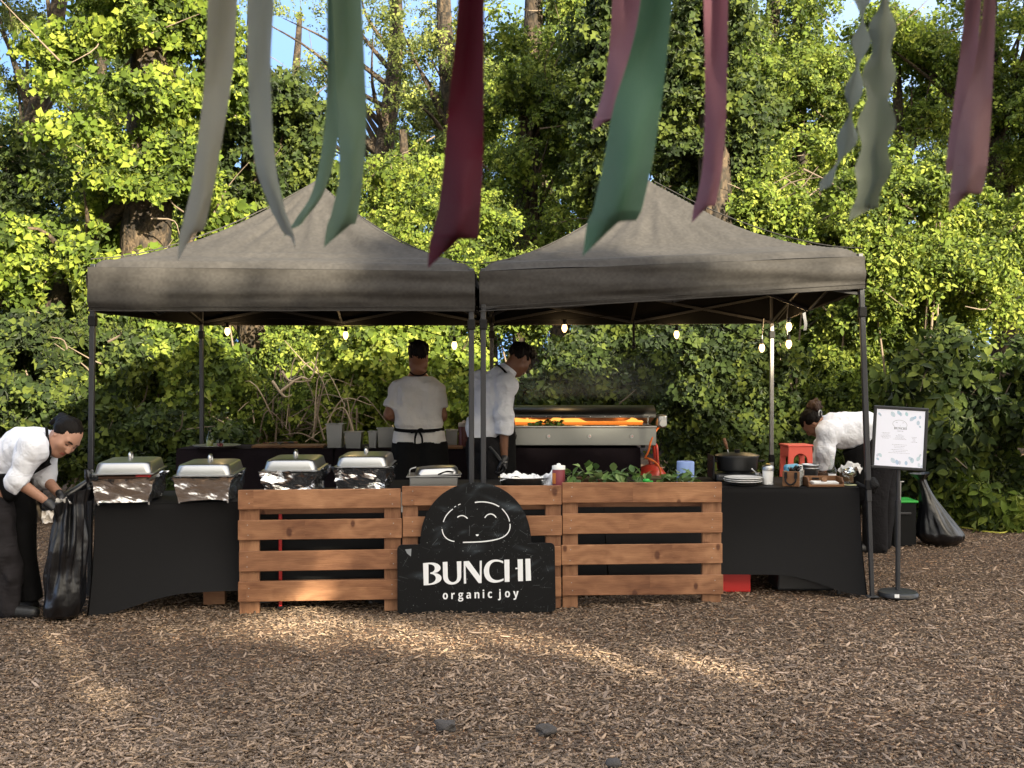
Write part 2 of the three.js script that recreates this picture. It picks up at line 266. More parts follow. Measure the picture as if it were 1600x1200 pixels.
// a tree: trunk through given places, limbs that reach towards its clumps
function tree(name, label, category, trunkPts, trunkR, clumps, geo, pal, opt = {}, group) {
  const foot = trunkPts[0], g = thing(name, label, category, [foot.x, groundY(foot.x, foot.z) - 0.02, foot.z], 0, group), o = g.position;
  const loc = trunkPts.map((p) => p.clone().sub(o)); loc[0].y = -0.1;
  part('trunk', tube(loc, trunkR, 10, 5), opt.bark ?? bark, g);
  const limbs = [...clumps].sort((a, b) => b[2] - a[2]).slice(0, opt.limbs ?? 9);
  for (const [c] of limbs) {
    const t = clamp((c.y - o.y) / (loc.at(-1).y) - R(0.12, 0.25), 0.15, 0.92), curve = new THREE.CatmullRomCurve3(loc), s = curve.getPoint(t), e = c.clone().sub(o), r0 = lerp(trunkR[0], trunkR.at(-1), t) * 0.45;
    const mid = s.clone().lerp(e, 0.5).add(V3(R(-0.2, 0.2), R(-0.05, 0.3), R(-0.2, 0.2)));
    part('limb', tube([s, mid, e], [Math.min(r0, 0.07), r0 * 0.3 + 0.006, 0.006], 6, 4), opt.bark ?? bark, g);
  }
  for (let i = 0; i < (opt.twigs ?? 0); i++) { const [c, r] = clumps[Math.floor(rnd() * clumps.length)], s = c.clone().sub(o), e = s.clone().add(V3(R(-1, 1) * r[0] * 1.5, R(-0.8, 1) * r[1] * 1.5, R(0, 1) * r[2] * 1.2)); part('twig', tube([s, s.clone().lerp(e, 0.5).add(V3(R(-0.1, 0.1), R(-0.1, 0.1), 0)), e], [0.012, 0.007, 0.003], 5, 3), twig, g); }
  crown(g, clumps, geo, pal, opt); return g;
}
function shrub(name, label, clumps, geo, pal, opt = {}, category = 'shrub') {
  let cx = 0, cz = 0; for (const [c] of clumps) { cx += c.x / clumps.length; cz += c.z / clumps.length; }
  const g = thing(name, label, category, [cx, groundY(cx, cz), cz]), o = g.position;
  for (let i = 0; i < (opt.stems ?? 7); i++) { const [c] = clumps[Math.floor(rnd() * clumps.length)], e = c.clone().sub(o), s = V3(e.x * 0.5 + R(-0.15, 0.15), -0.03, e.z * 0.4); part('stem', tube([s, s.clone().lerp(e, 0.5).add(V3(R(-0.15, 0.15), R(0, 0.2), R(-0.1, 0.1))), e], [0.022, 0.014, 0.005], 6, 4), twig, g); }
  for (let i = 0; i < (opt.twigs ?? 0); i++) { const [c, r] = clumps[Math.floor(rnd() * clumps.length)], s = c.clone().sub(o), e = s.clone().add(V3(R(-1, 1) * r[0] * 1.4, R(-0.7, 1) * r[1] * 1.4, R(0.2, 1) * r[2] * 1.3)); part('twig', tube([s, s.clone().lerp(e, 0.5).add(V3(R(-0.1, 0.1), R(-0.1, 0.1), 0)), e], [0.013, 0.008, 0.003], 5, 3), twig, g); }
  crown(g, clumps, geo, pal, opt); return g;
}
const up = (px, D, y) => V3((px - CX) / F * D, y, -D);
seed = 300;
{ // left: the ivy tree
  const D = 11.9, cl = [];
  for (let y = 0.6; y < 8.6; y += 0.42) for (let k = 0; k < 3; k++) cl.push([V3(-4.05 + R(-0.75, 0.8) * (y < 3 ? 0.9 : 1.1), y + R(-0.2, 0.2), -D + R(-0.3, 0.75)), [R(0.32, 0.55), R(0.3, 0.5), R(0.3, 0.5)], Math.round(R(70, 150))]);
  for (let i = 0; i < 7; i++) cl.push([V3(-4.05 + R(-0.4, 0.5), R(2.3, 3.6), -D + R(0.3, 0.6)), [0.36, 0.32, 0.25], 90]);
  tree('ivy_tree', 'broad tree trunk wrapped in bright sunlit ivy left of the left canopy peak', 'tree', [up(215, D, 0), up(225, D, 2.5), up(240, D, 5), up(225, D, 9)], [0.34, 0.27, 0.24, 0.16], cl, SP.ivy, 'ivy', { face: 0.6, up: 0.4, gap: 0.25, freq: 1.9, limbs: 8, twigs: 16 });
}
{ // the leaning trunk in front of it
  const a = at(60, 480, 11.3), pts = [up(40, 11.9, 0), at(75, 520, 11.9), at(130, 390, 11.85), at(225, 285, 11.8), at(300, 170, 12), at(330, 60, 12.2)], cl = [];
  for (let i = 0; i < 40; i++) { const p = new THREE.CatmullRomCurve3(pts).getPoint(R(0.05, 1)); cl.push([p.add(V3(R(-0.7, 0.4), R(-0.6, 0.5), R(-0.2, 0.5))), [R(0.25, 0.45), R(0.22, 0.4), R(0.2, 0.35)], Math.round(R(45, 90))]); }
  tree('leaning_tree', 'leaning bare-barked trunk crossing in front of the ivy tree at left', 'tree', pts, [0.13, 0.12, 0.105, 0.09, 0.07, 0.05], cl, SP.ivy, 'ivy', { face: 0.6, gap: 0.2, limbs: 4, twigs: 10 });
}
tree('open_tree', 'thin-leaved tree with dark crooked boughs against blue sky at the far left', 'tree', [up(-40, 15.5, 0), up(-20, 15.5, 3), up(60, 15.5, 5.2), up(120, 15.5, 8)], [0.24, 0.2, 0.14, 0.08], scatter(at(40, 120, 15.5), [1.6, 2.3, 1.2], 30, 0.35, 0.6, 80, 0.7), SP.oval, 'olive', { gap: 0.35, limbs: 14, twigs: 14 });
tree('screen_tree', 'shaded leafy tree low at the left edge behind the bending woman', 'tree', [up(-80, 13, 0), up(-60, 13, 2), up(-40, 13, 4)], [0.14, 0.1, 0.05], scatter(at(20, 420, 13), [1.5, 1.5, 0.8], 30, 0.45, 0.7, 140), SP.ivySmall, 'dark', { gap: 0.1 });
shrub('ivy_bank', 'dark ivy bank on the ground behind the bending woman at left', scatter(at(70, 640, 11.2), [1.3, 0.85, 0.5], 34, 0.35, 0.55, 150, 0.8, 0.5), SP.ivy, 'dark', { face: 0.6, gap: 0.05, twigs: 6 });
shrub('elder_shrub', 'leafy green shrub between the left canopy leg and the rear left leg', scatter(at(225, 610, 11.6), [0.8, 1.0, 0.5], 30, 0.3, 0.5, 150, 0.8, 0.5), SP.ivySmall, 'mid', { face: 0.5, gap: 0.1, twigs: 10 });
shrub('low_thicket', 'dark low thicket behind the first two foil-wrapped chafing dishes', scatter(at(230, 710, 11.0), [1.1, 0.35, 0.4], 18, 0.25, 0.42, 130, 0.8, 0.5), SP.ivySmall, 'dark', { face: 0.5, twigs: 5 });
{ // brambles: a tangle of bare canes
  const g = shrub('bramble_thicket', 'tangle of bare brown bramble canes behind the left back table', scatter(at(450, 640, 11.7), [0.75, 0.5, 0.35], 16, 0.25, 0.4, 75, 0.8, 0.3), SP.small, 'mid', { face: 0.5, gap: 0.3, twigs: 10 }), o = g.position;
  for (let i = 0; i < 46; i++) { const s = at(R(390, 560), R(660, 705), 11.35 + R(-0.25, 0.3)).sub(o), dx = R(-0.7, 0.7), h = R(0.05, 0.75); part('cane', tube([s, s.clone().add(V3(dx * 0.4, h, R(-0.1, 0.15))), s.clone().add(V3(dx, h * R(0.3, 0.9), R(-0.1, 0.2)))], [R(0.006, 0.012), 0.006, 0.003], 5, 5), i % 3 ? twig : canePale, g); }
  for (const pts of [[[438, 612], [470, 590], [485, 592], [497, 550]], [[440, 580], [452, 595], [486, 595]], [[425, 595], [445, 620], [456, 617]], [[300, 660], [330, 640], [312, 615], [290, 630]], [[278, 625], [310, 640], [370, 672]]]) part('cane', tube(pts.map(([x, y]) => at(x, y, 11.1).sub(o)), [0.016, 0.012, 0.006], 6, 4), canePale, g);
}
shrub('sunlit_shrub', 'brightest yellow-green shrub beside the man in the grey T-shirt', scatter(at(620, 590, 12.0), [0.85, 1.0, 0.5], 34, 0.28, 0.5, 130, 0.8, 0.6), SP.ivySmall, 'fresh', { face: 0.6, gap: 0.15, twigs: 12 });
shrub('back_hedge', 'dim leafy hedge seen behind the bramble canes under the left canopy', scatter(at(430, 540, 13.2), [1.5, 1.0, 0.4], 34, 0.4, 0.6, 120, 0.8, 0.5), SP.oval, 'mid', { face: 0.5, gap: 0.1, twigs: 10 });
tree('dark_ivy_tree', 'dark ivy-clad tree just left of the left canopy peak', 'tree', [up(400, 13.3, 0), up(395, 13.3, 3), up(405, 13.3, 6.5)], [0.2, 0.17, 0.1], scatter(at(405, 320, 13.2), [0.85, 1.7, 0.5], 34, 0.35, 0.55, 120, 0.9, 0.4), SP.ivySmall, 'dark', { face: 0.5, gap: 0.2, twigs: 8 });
tree('hazel_tree', 'bushy tree standing right of the left canopy peak', 'tree', [up(640, 13.6, 0), up(645, 13.6, 2), up(630, 13.6, 4.5)], [0.14, 0.1, 0.05], scatter(at(645, 360, 13.4), [1.0, 1.2, 0.6], 36, 0.32, 0.52, 120, 0.85, 0.5), SP.small, 'fresh', { face: 0.5, gap: 0.22, twigs: 14 });
tree('airy_tree', 'tall thin-crowned tree with blue sky showing through behind the green ribbon', 'tree', [up(600, 18, 0), up(590, 18, 4), up(620, 18, 7), up(600, 18, 10)], [0.22, 0.18, 0.12, 0.05], scatter(at(545, 110, 18), [2.2, 1.9, 1.2], 34, 0.35, 0.65, 40, 0.7), SP.oval, 'olive', { gap: 0.4, limbs: 16, twigs: 16 });
{ // long boughs of the airy tree's neighbour
  const D = 16.5; tree('bough_tree', 'tree with long bare horizontal boughs left of the dark red ribbon', 'tree', [up(760, D, 0), up(745, D, 3.5), up(700, D, 6), up(690, D, 9)], [0.26, 0.2, 0.14, 0.06], [...scatter(at(690, 120, D), [1.1, 1.7, 0.8], 20, 0.35, 0.6, 60, 0.7), [at(590, 155, D), [0.5, 0.2, 0.3], 40], [at(640, 215, D), [0.4, 0.3, 0.3], 50]], SP.oval, 'olive', { gap: 0.25, limbs: 14, twigs: 12 });
}
tree('alder_tree', 'dense mid-green tree between the dark red and the pink ribbons', 'tree', [up(830, 15, 0), up(820, 15, 3), up(835, 15, 7), up(830, 15, 9)], [0.22, 0.18, 0.12, 0.05], scatter(at(830, 230, 14.9), [1.2, 2.4, 0.8], 56, 0.38, 0.62, 110, 0.85, 0.4), SP.small, 'mid', { face: 0.45, gap: 0.22, twigs: 16 });
tree('trunk_tree', 'tree with a straight trunk showing at the top beside the pink ribbon', 'tree', [up(945, 16.5, 0), up(940, 16.5, 4), up(940, 16.5, 8), up(945, 16.5, 11)], [0.24, 0.2, 0.17, 0.1], scatter(at(985, 200, 16), [1.3, 2.3, 0.7], 46, 0.4, 0.65, 105, 0.85, 0.4), SP.oval, 'mid', { face: 0.45, gap: 0.25, twigs: 12 });
tree('thick_tree', 'dense dark tree above the right canopy right of the mauve ribbon', 'tree', [up(1200, 14.6, 0), up(1190, 14.6, 3), up(1210, 14.6, 7)], [0.2, 0.16, 0.08], scatter(at(1185, 150, 14.5), [1.35, 2.0, 0.7], 54, 0.38, 0.62, 115, 0.85, 0.4), SP.small, 'mid', { face: 0.45, gap: 0.2, twigs: 18 });
shrub('slope_shrub', 'sunlit shrub right behind the slope of the right canopy', scatter(at(1240, 340, 12.2), [0.9, 0.75, 0.5], 34, 0.3, 0.5, 125, 0.85, 0.5), SP.oval, 'fresh', { face: 0.5, gap: 0.2, twigs: 22, stems: 5 });
tree('right_tree', 'tall pale green tree with sky specks at the right edge', 'tree', [up(1560, 14.8, 0), up(1570, 14.8, 3), up(1540, 14.8, 6), up(1560, 14.8, 9)], [0.2, 0.16, 0.12, 0.05], scatter(at(1500, 110, 14.8), [1.7, 2.0, 0.9], 58, 0.36, 0.6, 90, 0.8, 0.3), SP.small, 'fresh', { gap: 0.3, limbs: 14, twigs: 20 });
shrub('hedge_top', 'bright tall hedge beyond the right end of the canopy', scatter(at(1455, 400, 11.7), [1.15, 0.95, 0.5], 48, 0.3, 0.5, 135, 0.85, 0.5), SP.oval, 'fresh', { face: 0.5, gap: 0.18, twigs: 20, stems: 5 });
shrub('bramble_bank', 'dark broad-leaved bramble bank right of the framed menu', scatter(at(1510, 670, 11.0), [0.95, 0.8, 0.45], 40, 0.28, 0.48, 95, 0.85, 0.5), SP.big, 'dark', { face: 0.5, gap: 0.12, twigs: 14 });
shrub('creeping_bramble', 'low creeping brambles at the foot of the hedge beside the bin bag', scatter(at(1540, 790, 10.75), [0.8, 0.18, 0.3], 14, 0.2, 0.32, 70, 0.7, 0.5), SP.big, 'mid', { face: 0.4, twigs: 5, stems: 3 });
shrub('side_hedge', 'mid-green hedge behind the menu and the right canopy leg', scatter(at(1370, 590, 12.0), [0.8, 1.0, 0.4], 32, 0.32, 0.5, 115, 0.85, 0.5), SP.oval, 'mid', { face: 0.5, gap: 0.2, twigs: 10 });
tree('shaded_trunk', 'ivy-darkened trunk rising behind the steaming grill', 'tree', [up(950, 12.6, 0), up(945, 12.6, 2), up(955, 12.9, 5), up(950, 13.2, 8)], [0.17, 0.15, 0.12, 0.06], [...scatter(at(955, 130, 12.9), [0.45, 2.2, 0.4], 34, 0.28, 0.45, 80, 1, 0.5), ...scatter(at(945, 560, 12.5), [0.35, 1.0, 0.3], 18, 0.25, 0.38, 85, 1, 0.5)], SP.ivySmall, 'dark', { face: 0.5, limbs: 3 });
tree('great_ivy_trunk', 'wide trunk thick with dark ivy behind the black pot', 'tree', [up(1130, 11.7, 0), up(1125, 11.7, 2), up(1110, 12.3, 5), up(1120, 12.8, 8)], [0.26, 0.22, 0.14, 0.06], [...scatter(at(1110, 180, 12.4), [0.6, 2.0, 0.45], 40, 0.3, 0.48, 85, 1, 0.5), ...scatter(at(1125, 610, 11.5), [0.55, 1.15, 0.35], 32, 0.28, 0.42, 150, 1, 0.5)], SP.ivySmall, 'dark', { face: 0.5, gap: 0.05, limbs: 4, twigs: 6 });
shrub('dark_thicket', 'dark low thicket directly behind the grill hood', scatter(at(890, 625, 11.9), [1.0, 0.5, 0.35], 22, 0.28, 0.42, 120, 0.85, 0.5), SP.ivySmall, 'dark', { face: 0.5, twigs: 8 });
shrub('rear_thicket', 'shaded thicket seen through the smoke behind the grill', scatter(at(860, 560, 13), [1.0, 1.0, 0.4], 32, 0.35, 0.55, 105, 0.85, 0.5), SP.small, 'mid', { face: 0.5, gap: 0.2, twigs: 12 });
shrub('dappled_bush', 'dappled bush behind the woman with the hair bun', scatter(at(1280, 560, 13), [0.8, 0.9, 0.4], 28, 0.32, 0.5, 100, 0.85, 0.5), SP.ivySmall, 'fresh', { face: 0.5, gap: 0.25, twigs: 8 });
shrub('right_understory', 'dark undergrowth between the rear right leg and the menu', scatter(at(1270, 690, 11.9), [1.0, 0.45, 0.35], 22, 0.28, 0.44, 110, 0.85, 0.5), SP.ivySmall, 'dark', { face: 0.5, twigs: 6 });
for (const [px, D, r, label] of [[1250, 14.5, 0.12, 'slim bare trunk behind the woman with the hair bun'], [1402, 15, 0.1, 'slim dark trunk behind the framed menu'], [1090, 17, 0.2, 'dark trunk behind the wide ivy trunk'], [1330, 18, 0.14, 'thin trunk behind the top right corner of the canopy']])
  tree('slim_tree', label, 'tree', [up(px, D, 0), up(px + 6, D, 3), up(px - 8, D, 6.5)], [r, r * 0.85, r * 0.5], scatter(up(px, D, 5.2), [0.7, 1.6, 0.6], 12, 0.35, 0.55, 70, 0.8), SP.oval, 'mid', { gap: 0.2, limbs: 5 });
// a second and third line of trees
const farPlaces = [[-60, 22, 'fresh'], [170, 21, 'mid'], [330, 24, 'olive'], [470, 23, 'mid'], [700, 24, 'mid'], [860, 22, 'mid'], [1040, 21, 'mid'], [1200, 23, 'mid'], [1380, 22, 'fresh'], [1560, 24, 'olive'], [1690, 21, 'fresh']];
const farSay = ['at the far left edge', 'directly behind the ivy tree', 'behind the pale grey ribbons', 'behind the left canopy peak', 'behind the dark red ribbon', 'behind the gap between the two canopies', 'behind the right canopy peak', 'behind the right slope of the canopy', 'behind the grey scalloped ribbons', 'behind the right-hand mauve ribbons', 'at the far right edge'];
farPlaces.forEach(([px, D, pal], i) => { const h = i === 2 || i === 3 ? 6.2 : i === 9 || i === 0 ? 7.6 : 8.6; tree('woodland_tree', 'distant woodland tree ' + farSay[i], 'tree', [up(px, D, 0), up(px + 15, D, 3), up(px - 12, D, 6), up(px, D, 9)], [0.24, 0.2, 0.14, 0.05], [...scatter(up(px, D, h * 0.58), [1.7, h * 0.42, 1.0], 42, 0.5, 0.8, 85, 0.85), ...scatter(up(px, D - 1, 0.9), [1.6, 0.8, 0.6], 12, 0.5, 0.7, 80)], SP.far, pal, { gap: 0.15, limbs: 9 }, 'distant woodland trees'); });
[[-190, 13.5, 'mid', 'beyond the left edge, nearest the stall'], [-420, 13, 'fresh', 'beyond the left edge, farther out'], [-330, 19, 'mid', 'beyond the left edge, in the second line'], [1800, 13, 'mid', 'beyond the right edge, nearest the stall'], [2020, 13.5, 'fresh', 'beyond the right edge, farther out']].forEach(([px, D, pal, say]) => tree('woodland_tree', 'bushy woodland tree ' + say, 'tree', [up(px, D, 0), up(px + 15, D, 3), up(px - 12, D, 6), up(px, D, 8.5)], [0.22, 0.18, 0.13, 0.05], [...scatter(up(px, D, 5), [1.7, 3.4, 1.0], 40, 0.45, 0.75, 80, 0.85), ...scatter(up(px, D - 0.8, 0.9), [1.5, 0.8, 0.6], 14, 0.4, 0.6, 90)], SP.oval, pal, { gap: 0.12, limbs: 8, more: 1.3 }, 'distant woodland trees'));
{ // the wood beyond reads as one mass
  const g = new THREE.Group(); g.name = 'far_wood'; tag(g, 'mass of distant woodland closing the view', null, null, 'stuff'); scene.add(g);
  const cl = []; for (let i = 0; i < 240; i++) { const x = R(-22, 22); cl.push([V3(x, R(0.2, 7.2 + 1.3 * noise(x * 0.4, 3)), -R(30, 36)), [R(0.8, 1.4), R(0.7, 1.1), R(0.6, 1)], Math.round(R(70, 130))]); }
  crown(g, cl, SP.far, 'dark', { size: [1.0, 1.7], gap: 0, more: 1.1 });
}
// trees on the photographer's side of the clearing: the evening sun comes through and over them
const rim = (name, label, x, z, h, w, n, lo = 0.35) => tree(name, label, 'tree', [V3(x, 0, z), V3(x + 0.2, h * 0.4, z), V3(x, h * 0.85, z)], [0.3, 0.24, 0.08], scatter(V3(x, h * (lo + 1) / 2, z), [w, h * (1 - lo) / 2, w * 0.7], Math.round(n * 1.7), 0.45, 0.85, 46, 0.8), SP.shade, 'mid', { gap: 0, limbs: 6, open: true, more: 1, size: [0.7, 1.2], shell: 0.7 }, 'trees on the sunward side of the clearing');
seed = 900;
rim('rim_tree', 'leafy tree across the clearing towards the sun, nearest the stall', 8.5, 10.5, 10.5, 2.3, 66);
rim('rim_tree', 'leafy tree across the clearing, second from the stall', 12, 12, 11.5, 2.4, 70);
rim('rim_tree', 'leafy tree across the clearing, third from the stall', 15.6, 12.5, 11.4, 2.4, 70);
rim('rim_tree', 'leafy tree across the clearing, farthest to the right', 19.5, 12, 11.6, 2.4, 66);
rim('rim_tree', 'leafy tree across the clearing behind the photographer', 5.0, 10.5, 9.9, 2.3, 60);
rim('rim_tree', 'leafy tree across the clearing to the left of the photographer', 1.5, 11.5, 11.5, 2.4, 60);
rim('rim_tree', 'tall narrow tree across the clearing, right in the second line', 19.6, 16, 14.2, 2.0, 70); rim('rim_tree', 'slim tall tree across the clearing, left in the second line', 11.4, 15.5, 13.8, 1.2, 46); rim('rim_tree', 'leafy tree across the clearing, between the third and the farthest', 17.7, 12.8, 11.8, 1.5, 52);
rim('rim_tree', 'leafy tree across the clearing, in the second line behind the nearest', 10.5, 15, 12.4, 2.5, 70); rim('rim_tree', 'leafy tree across the clearing, in the second line farther right', 14.6, 16, 13.2, 2.5, 70);
for (const [i, x, z, h] of [[0, -3, 11, 13], [1, -7.5, 10, 12.5], [2, -11.5, 7, 13], [3, -13.5, 2, 12], [4, -13, -3.5, 12.5], [5, 13.5, -4.5, 12]]) rim('rim_tree', ['tall tree at the back of the clearing, just left of the middle', 'tall tree at the back left of the clearing', 'tall tree in the left rear corner of the clearing', 'tall tree at the left side of the clearing, nearest the rear corner', 'tall tree at the left side of the clearing, level with the stall', 'tall tree at the right side of the clearing, level with the stall'][i], x, z, h, 2.6, 60, 0.12);

// ------------------------------------------------------------------ two pop-up canopies
const clothWrinkle = dataTex(512, 512, (x, y) => { const u = x / 512, v = y / 512, f = 0.5 + 0.22 * tnoise(u * 5 + 0.6 * tnoise(u * 4, v * 4, 4), v * 5, 5) + 0.16 * tnoise(u * 14 + 0.8 * tnoise(u * 7, v * 7, 7), v * 10, 14) + 0.09 * tnoise(u * 40, v * 36, 40); return [f, f, f]; });
const clothDust = dataTex(512, 512, (x, y) => { const u = x / 512, v = y / 512; let f = 0.86 + 0.035 * tnoise(u * 4, v * 4, 4) + 0.03 * tnoise(u * 13, v * 13, 13) + 0.06 * tnoise(u * 70, v * 70, 70); return [f, f * 0.985, f * 0.965]; }, { srgb: true });
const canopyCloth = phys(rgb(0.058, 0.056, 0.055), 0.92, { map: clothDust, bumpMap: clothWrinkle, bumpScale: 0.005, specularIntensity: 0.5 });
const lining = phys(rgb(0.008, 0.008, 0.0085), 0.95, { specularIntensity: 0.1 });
const trussMat = std(rgb(0.035, 0.035, 0.037), 0.5, { metalness: 0.5 });
function canopy(x0, x1, z0, z1, eave, hem, peakY, label, sd) {                  // eave / hem: heights at front left, front right, back right, back left
  const cx = (x0 + x1) / 2, cz = (z0 + z1) / 2, hx = (x1 - x0) / 2, hz = (z1 - z0) / 2, g = thing('pop_up_canopy', label, 'canopy', [cx, 0, cz], 0, 'black pop-up canopies');
  const corner = (h, u, v) => lerp(lerp(h[3], h[2], (u + 1) / 2), lerp(h[0], h[1], (u + 1) / 2), (v + 1) / 2);   // v = 1 is the front
  const N = 110;
  part('canopy_top', sheet(N, N, (a, b) => {
    const u = a * 2 - 1, v = b * 2 - 1, r = Math.max(Math.abs(u), Math.abs(v)), e = corner(eave, u, v), ridge = Math.exp(-Math.pow((Math.abs(u) - Math.abs(v)) / 0.07, 2));
    let y = e + (peakY - e) * Math.pow(1 - r, 1.5) * (0.965 + 0.035 * (1 - ridge < 0.5 ? 1 : 0.5 + 0.5 * ridge));
    const th = Math.atan2(v, u), fan = sstep(0.02, 0.25, r) * (1 - sstep(0.45, 0.95, r));
    y += fan * 0.017 * noise(th * 9, r * 2.2, sd) + fan * 0.009 * noise(th * 22, r * 4, sd + 3) + 0.012 * noise(u * 2.4, v * 2.4, sd + 7) * (1 - r) - 0.03 * Math.pow(r, 3) * (1 - r) * 4 * (1 - ridge);
    y += 0.012 * sstep(0.45, 0.85, r) * noise(Math.abs(u) > Math.abs(v) ? v * 1.6 : u * 1.6, r * 20, sd + 11);
    y -= 0.055 * Math.pow(sstep(0.925, 1.0, r) , 1) * sstep(0.9, 1, r);
    return [u * hx, y, v * hz];
  }).rotateY(0), canopyCloth, g).geometry.attributes.uv.array.forEach((_, i, a) => { a[i] *= 2.2; });
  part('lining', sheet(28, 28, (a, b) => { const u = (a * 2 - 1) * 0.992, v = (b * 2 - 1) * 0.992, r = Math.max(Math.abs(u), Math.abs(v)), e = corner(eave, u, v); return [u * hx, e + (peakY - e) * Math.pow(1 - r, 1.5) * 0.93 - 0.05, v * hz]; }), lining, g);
  const sides = [[[-1, 1], [1, 1]], [[1, 1], [1, -1]], [[1, -1], [-1, -1]], [[-1, -1], [-1, 1]]];
  sides.forEach(([p, q], k) => part('valance', sheet(90, 16, (a, b) => {
    const u = lerp(p[0], q[0], a), v = lerp(p[1], q[1], a), top = corner(eave, u, v) - 0.052, bot = corner(hem, u, v), y = lerp(bot, top, b), nx = k === 1 ? 1 : k === 3 ? -1 : 0, nz = k === 0 ? 1 : k === 2 ? -1 : 0;
    const off = 0.004 + 0.016 * Math.sin(b * Math.PI) * (0.4 + 0.6 * Math.sin(a * Math.PI)) + 0.019 * noise(a * 2.2 + sd + y * 1.5, y * 15 + a * 1.2, k) - 0.016 * Math.exp(-Math.pow((b - 0.28 - 0.05 * noise(a * 3, sd, k)) / 0.05, 2)) * sstep(0.02, 0.2, a) * (0.5 + 0.5 * noise(a * 2.5, 9, k + sd)) + 0.012 * (1 - b) * noise(a * 5, 2, k + sd) + 0.006 * noise(a * 9, y * 30, k + 5);
    return [u * hx + nx * off, y - (b < 0.01 ? 0.004 * noise(a * 8, k, sd) : 0), v * hz + nz * off];
  }), canopyCloth, g).geometry.attributes.uv.array.forEach((_, i, a) => { a[i] = i % 2 ? a[i] * 0.3 : a[i] * 2.4 + k * 0.37; }));
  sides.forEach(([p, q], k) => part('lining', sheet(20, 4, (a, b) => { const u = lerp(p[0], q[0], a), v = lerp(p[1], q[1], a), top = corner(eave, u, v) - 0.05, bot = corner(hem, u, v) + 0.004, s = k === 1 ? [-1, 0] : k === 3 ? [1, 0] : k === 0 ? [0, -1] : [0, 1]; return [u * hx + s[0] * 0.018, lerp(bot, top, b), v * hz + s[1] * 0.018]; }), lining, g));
  for (const [u, v] of [[1, 1], [-1, 1], [1, -1], [-1, -1]]) part('seam', tube(Array.from({ length: 9 }, (_, i) => { const r = 0.03 + i / 8 * 0.96, e = corner(eave, u, v); return V3(u * r * hx, e + (peakY - e) * Math.pow(1 - r, 1.5) + 0.003, v * r * hz); }), [0.0045], 5, 2), canopyCloth, g);
  sides.forEach(([p, q], k) => part('hem', merge([0.0, 0.028].map((dy) => tube(Array.from({ length: 13 }, (_, i) => { const a = i / 12, u = lerp(p[0], q[0], a), v = lerp(p[1], q[1], a), s = k === 1 ? [1, 0] : k === 3 ? [-1, 0] : k === 0 ? [0, 1] : [0, -1]; return V3(u * hx + s[0] * 0.012, corner(hem, u, v) + 0.004 + dy, v * hz + s[1] * 0.012); }), [dy ? 0.0022 : 0.004], 5, 3))), canopyCloth, g));
  // legs: an outer and an inner square tube, a foot
  const legs = [[-1, 1], [1, 1], [1, -1], [-1, -1]];
  legs.forEach(([u, v], k) => {
    const top = corner(eave, u, v) - 0.03, x = u * (hx - 0.025), z = v * (hz - 0.025), lean = canopy.lean?.[label]?.[k] ?? 0, b = V3(x + lean, 0.0, z + (lean ? 0.02 : 0)), t = V3(x, top, z), mid = b.clone().lerp(t, 0.33);
    const l = part('leg', merge([rod(b.clone().lerp(t, 0.28), t, 0.036)]), k === canopy.bright?.[label] ? M.satin : M.leg, g);
    part('inner_tube', rod(b, mid, 0.029), M.leg, l); part('foot', mv(rbox(0.075, 0.008, 0.075, 0.003), b.x, 0.012, b.z), M.darkMetal, l);
    part('slider', mv(rbox(0.052, 0.07, 0.052, 0.008), lerp(b.x, t.x, 0.83), lerp(0, top, 0.83), lerp(b.z, t.z, 0.83)), M.black, l);
    part('collar', mv(rbox(0.046, 0.07, 0.046, 0.008), lerp(b.x, t.x, 0.33), lerp(0, top, 0.33), lerp(b.z, t.z, 0.33)), M.black, l);
  });
  // scissor trusses round the edge and from the middles to the peak post
  const P = (u, v, dy = 0) => V3(u * (hx - 0.03), corner(eave, u, v) - 0.06 + dy, v * (hz - 0.03));
  sides.forEach(([p, q]) => { for (let s = 0; s < 2; s++) { const a = s / 2, b = (s + 1) / 2, A = [lerp(p[0], q[0], a), lerp(p[1], q[1], a)], B = [lerp(p[0], q[0], b), lerp(p[1], q[1], b)]; part('truss_bar', rod(P(...A), P(...B, -0.24), 0.022, 0.012), trussMat, g); part('truss_bar', rod(P(...A, -0.24).add(V3(0.012, 0, 0.012)), P(...B).add(V3(0.012, 0, 0.012)), 0.022, 0.012), trussMat, g); } });
  for (const [u, v] of [[0, 1], [1, 0], [0, -1], [-1, 0]]) { part('truss_bar', rod(P(u, v, -0.05), V3(0, eave[0] + 0.05, 0), 0.022, 0.012), trussMat, g); part('truss_bar', rod(P(u, v, -0.24), V3(0, eave[0] + 0.25, 0), 0.022, 0.012), trussMat, g); }
  part('peak_post', rod(V3(0, eave[0] - 0.0, 0), V3(0, peakY - 0.04, 0), 0.03), trussMat, g);
  return g;
}
canopy.lean = { 'black pop-up canopy over the chafing dishes, the left one': [-0.03, 0, 0, 0], 'black pop-up canopy over the grill, the right one': [0, 0.085, 0, 0] };
canopy.bright = { 'black pop-up canopy over the grill, the right one': 2 };
canopy(-2.88, -0.275, -10.0, -7.4, [2.285, 2.255, 2.27, 2.27], [1.935, 1.935, 1.945, 1.945], 3.03, 'black pop-up canopy over the chafing dishes, the left one', 1);
canopy(-0.245, 2.345, -10.0, -7.4, [2.255, 2.355, 2.27, 2.27], [1.93, 2.085, 1.96, 1.945], 3.05, 'black pop-up canopy over the grill, the right one', 5);

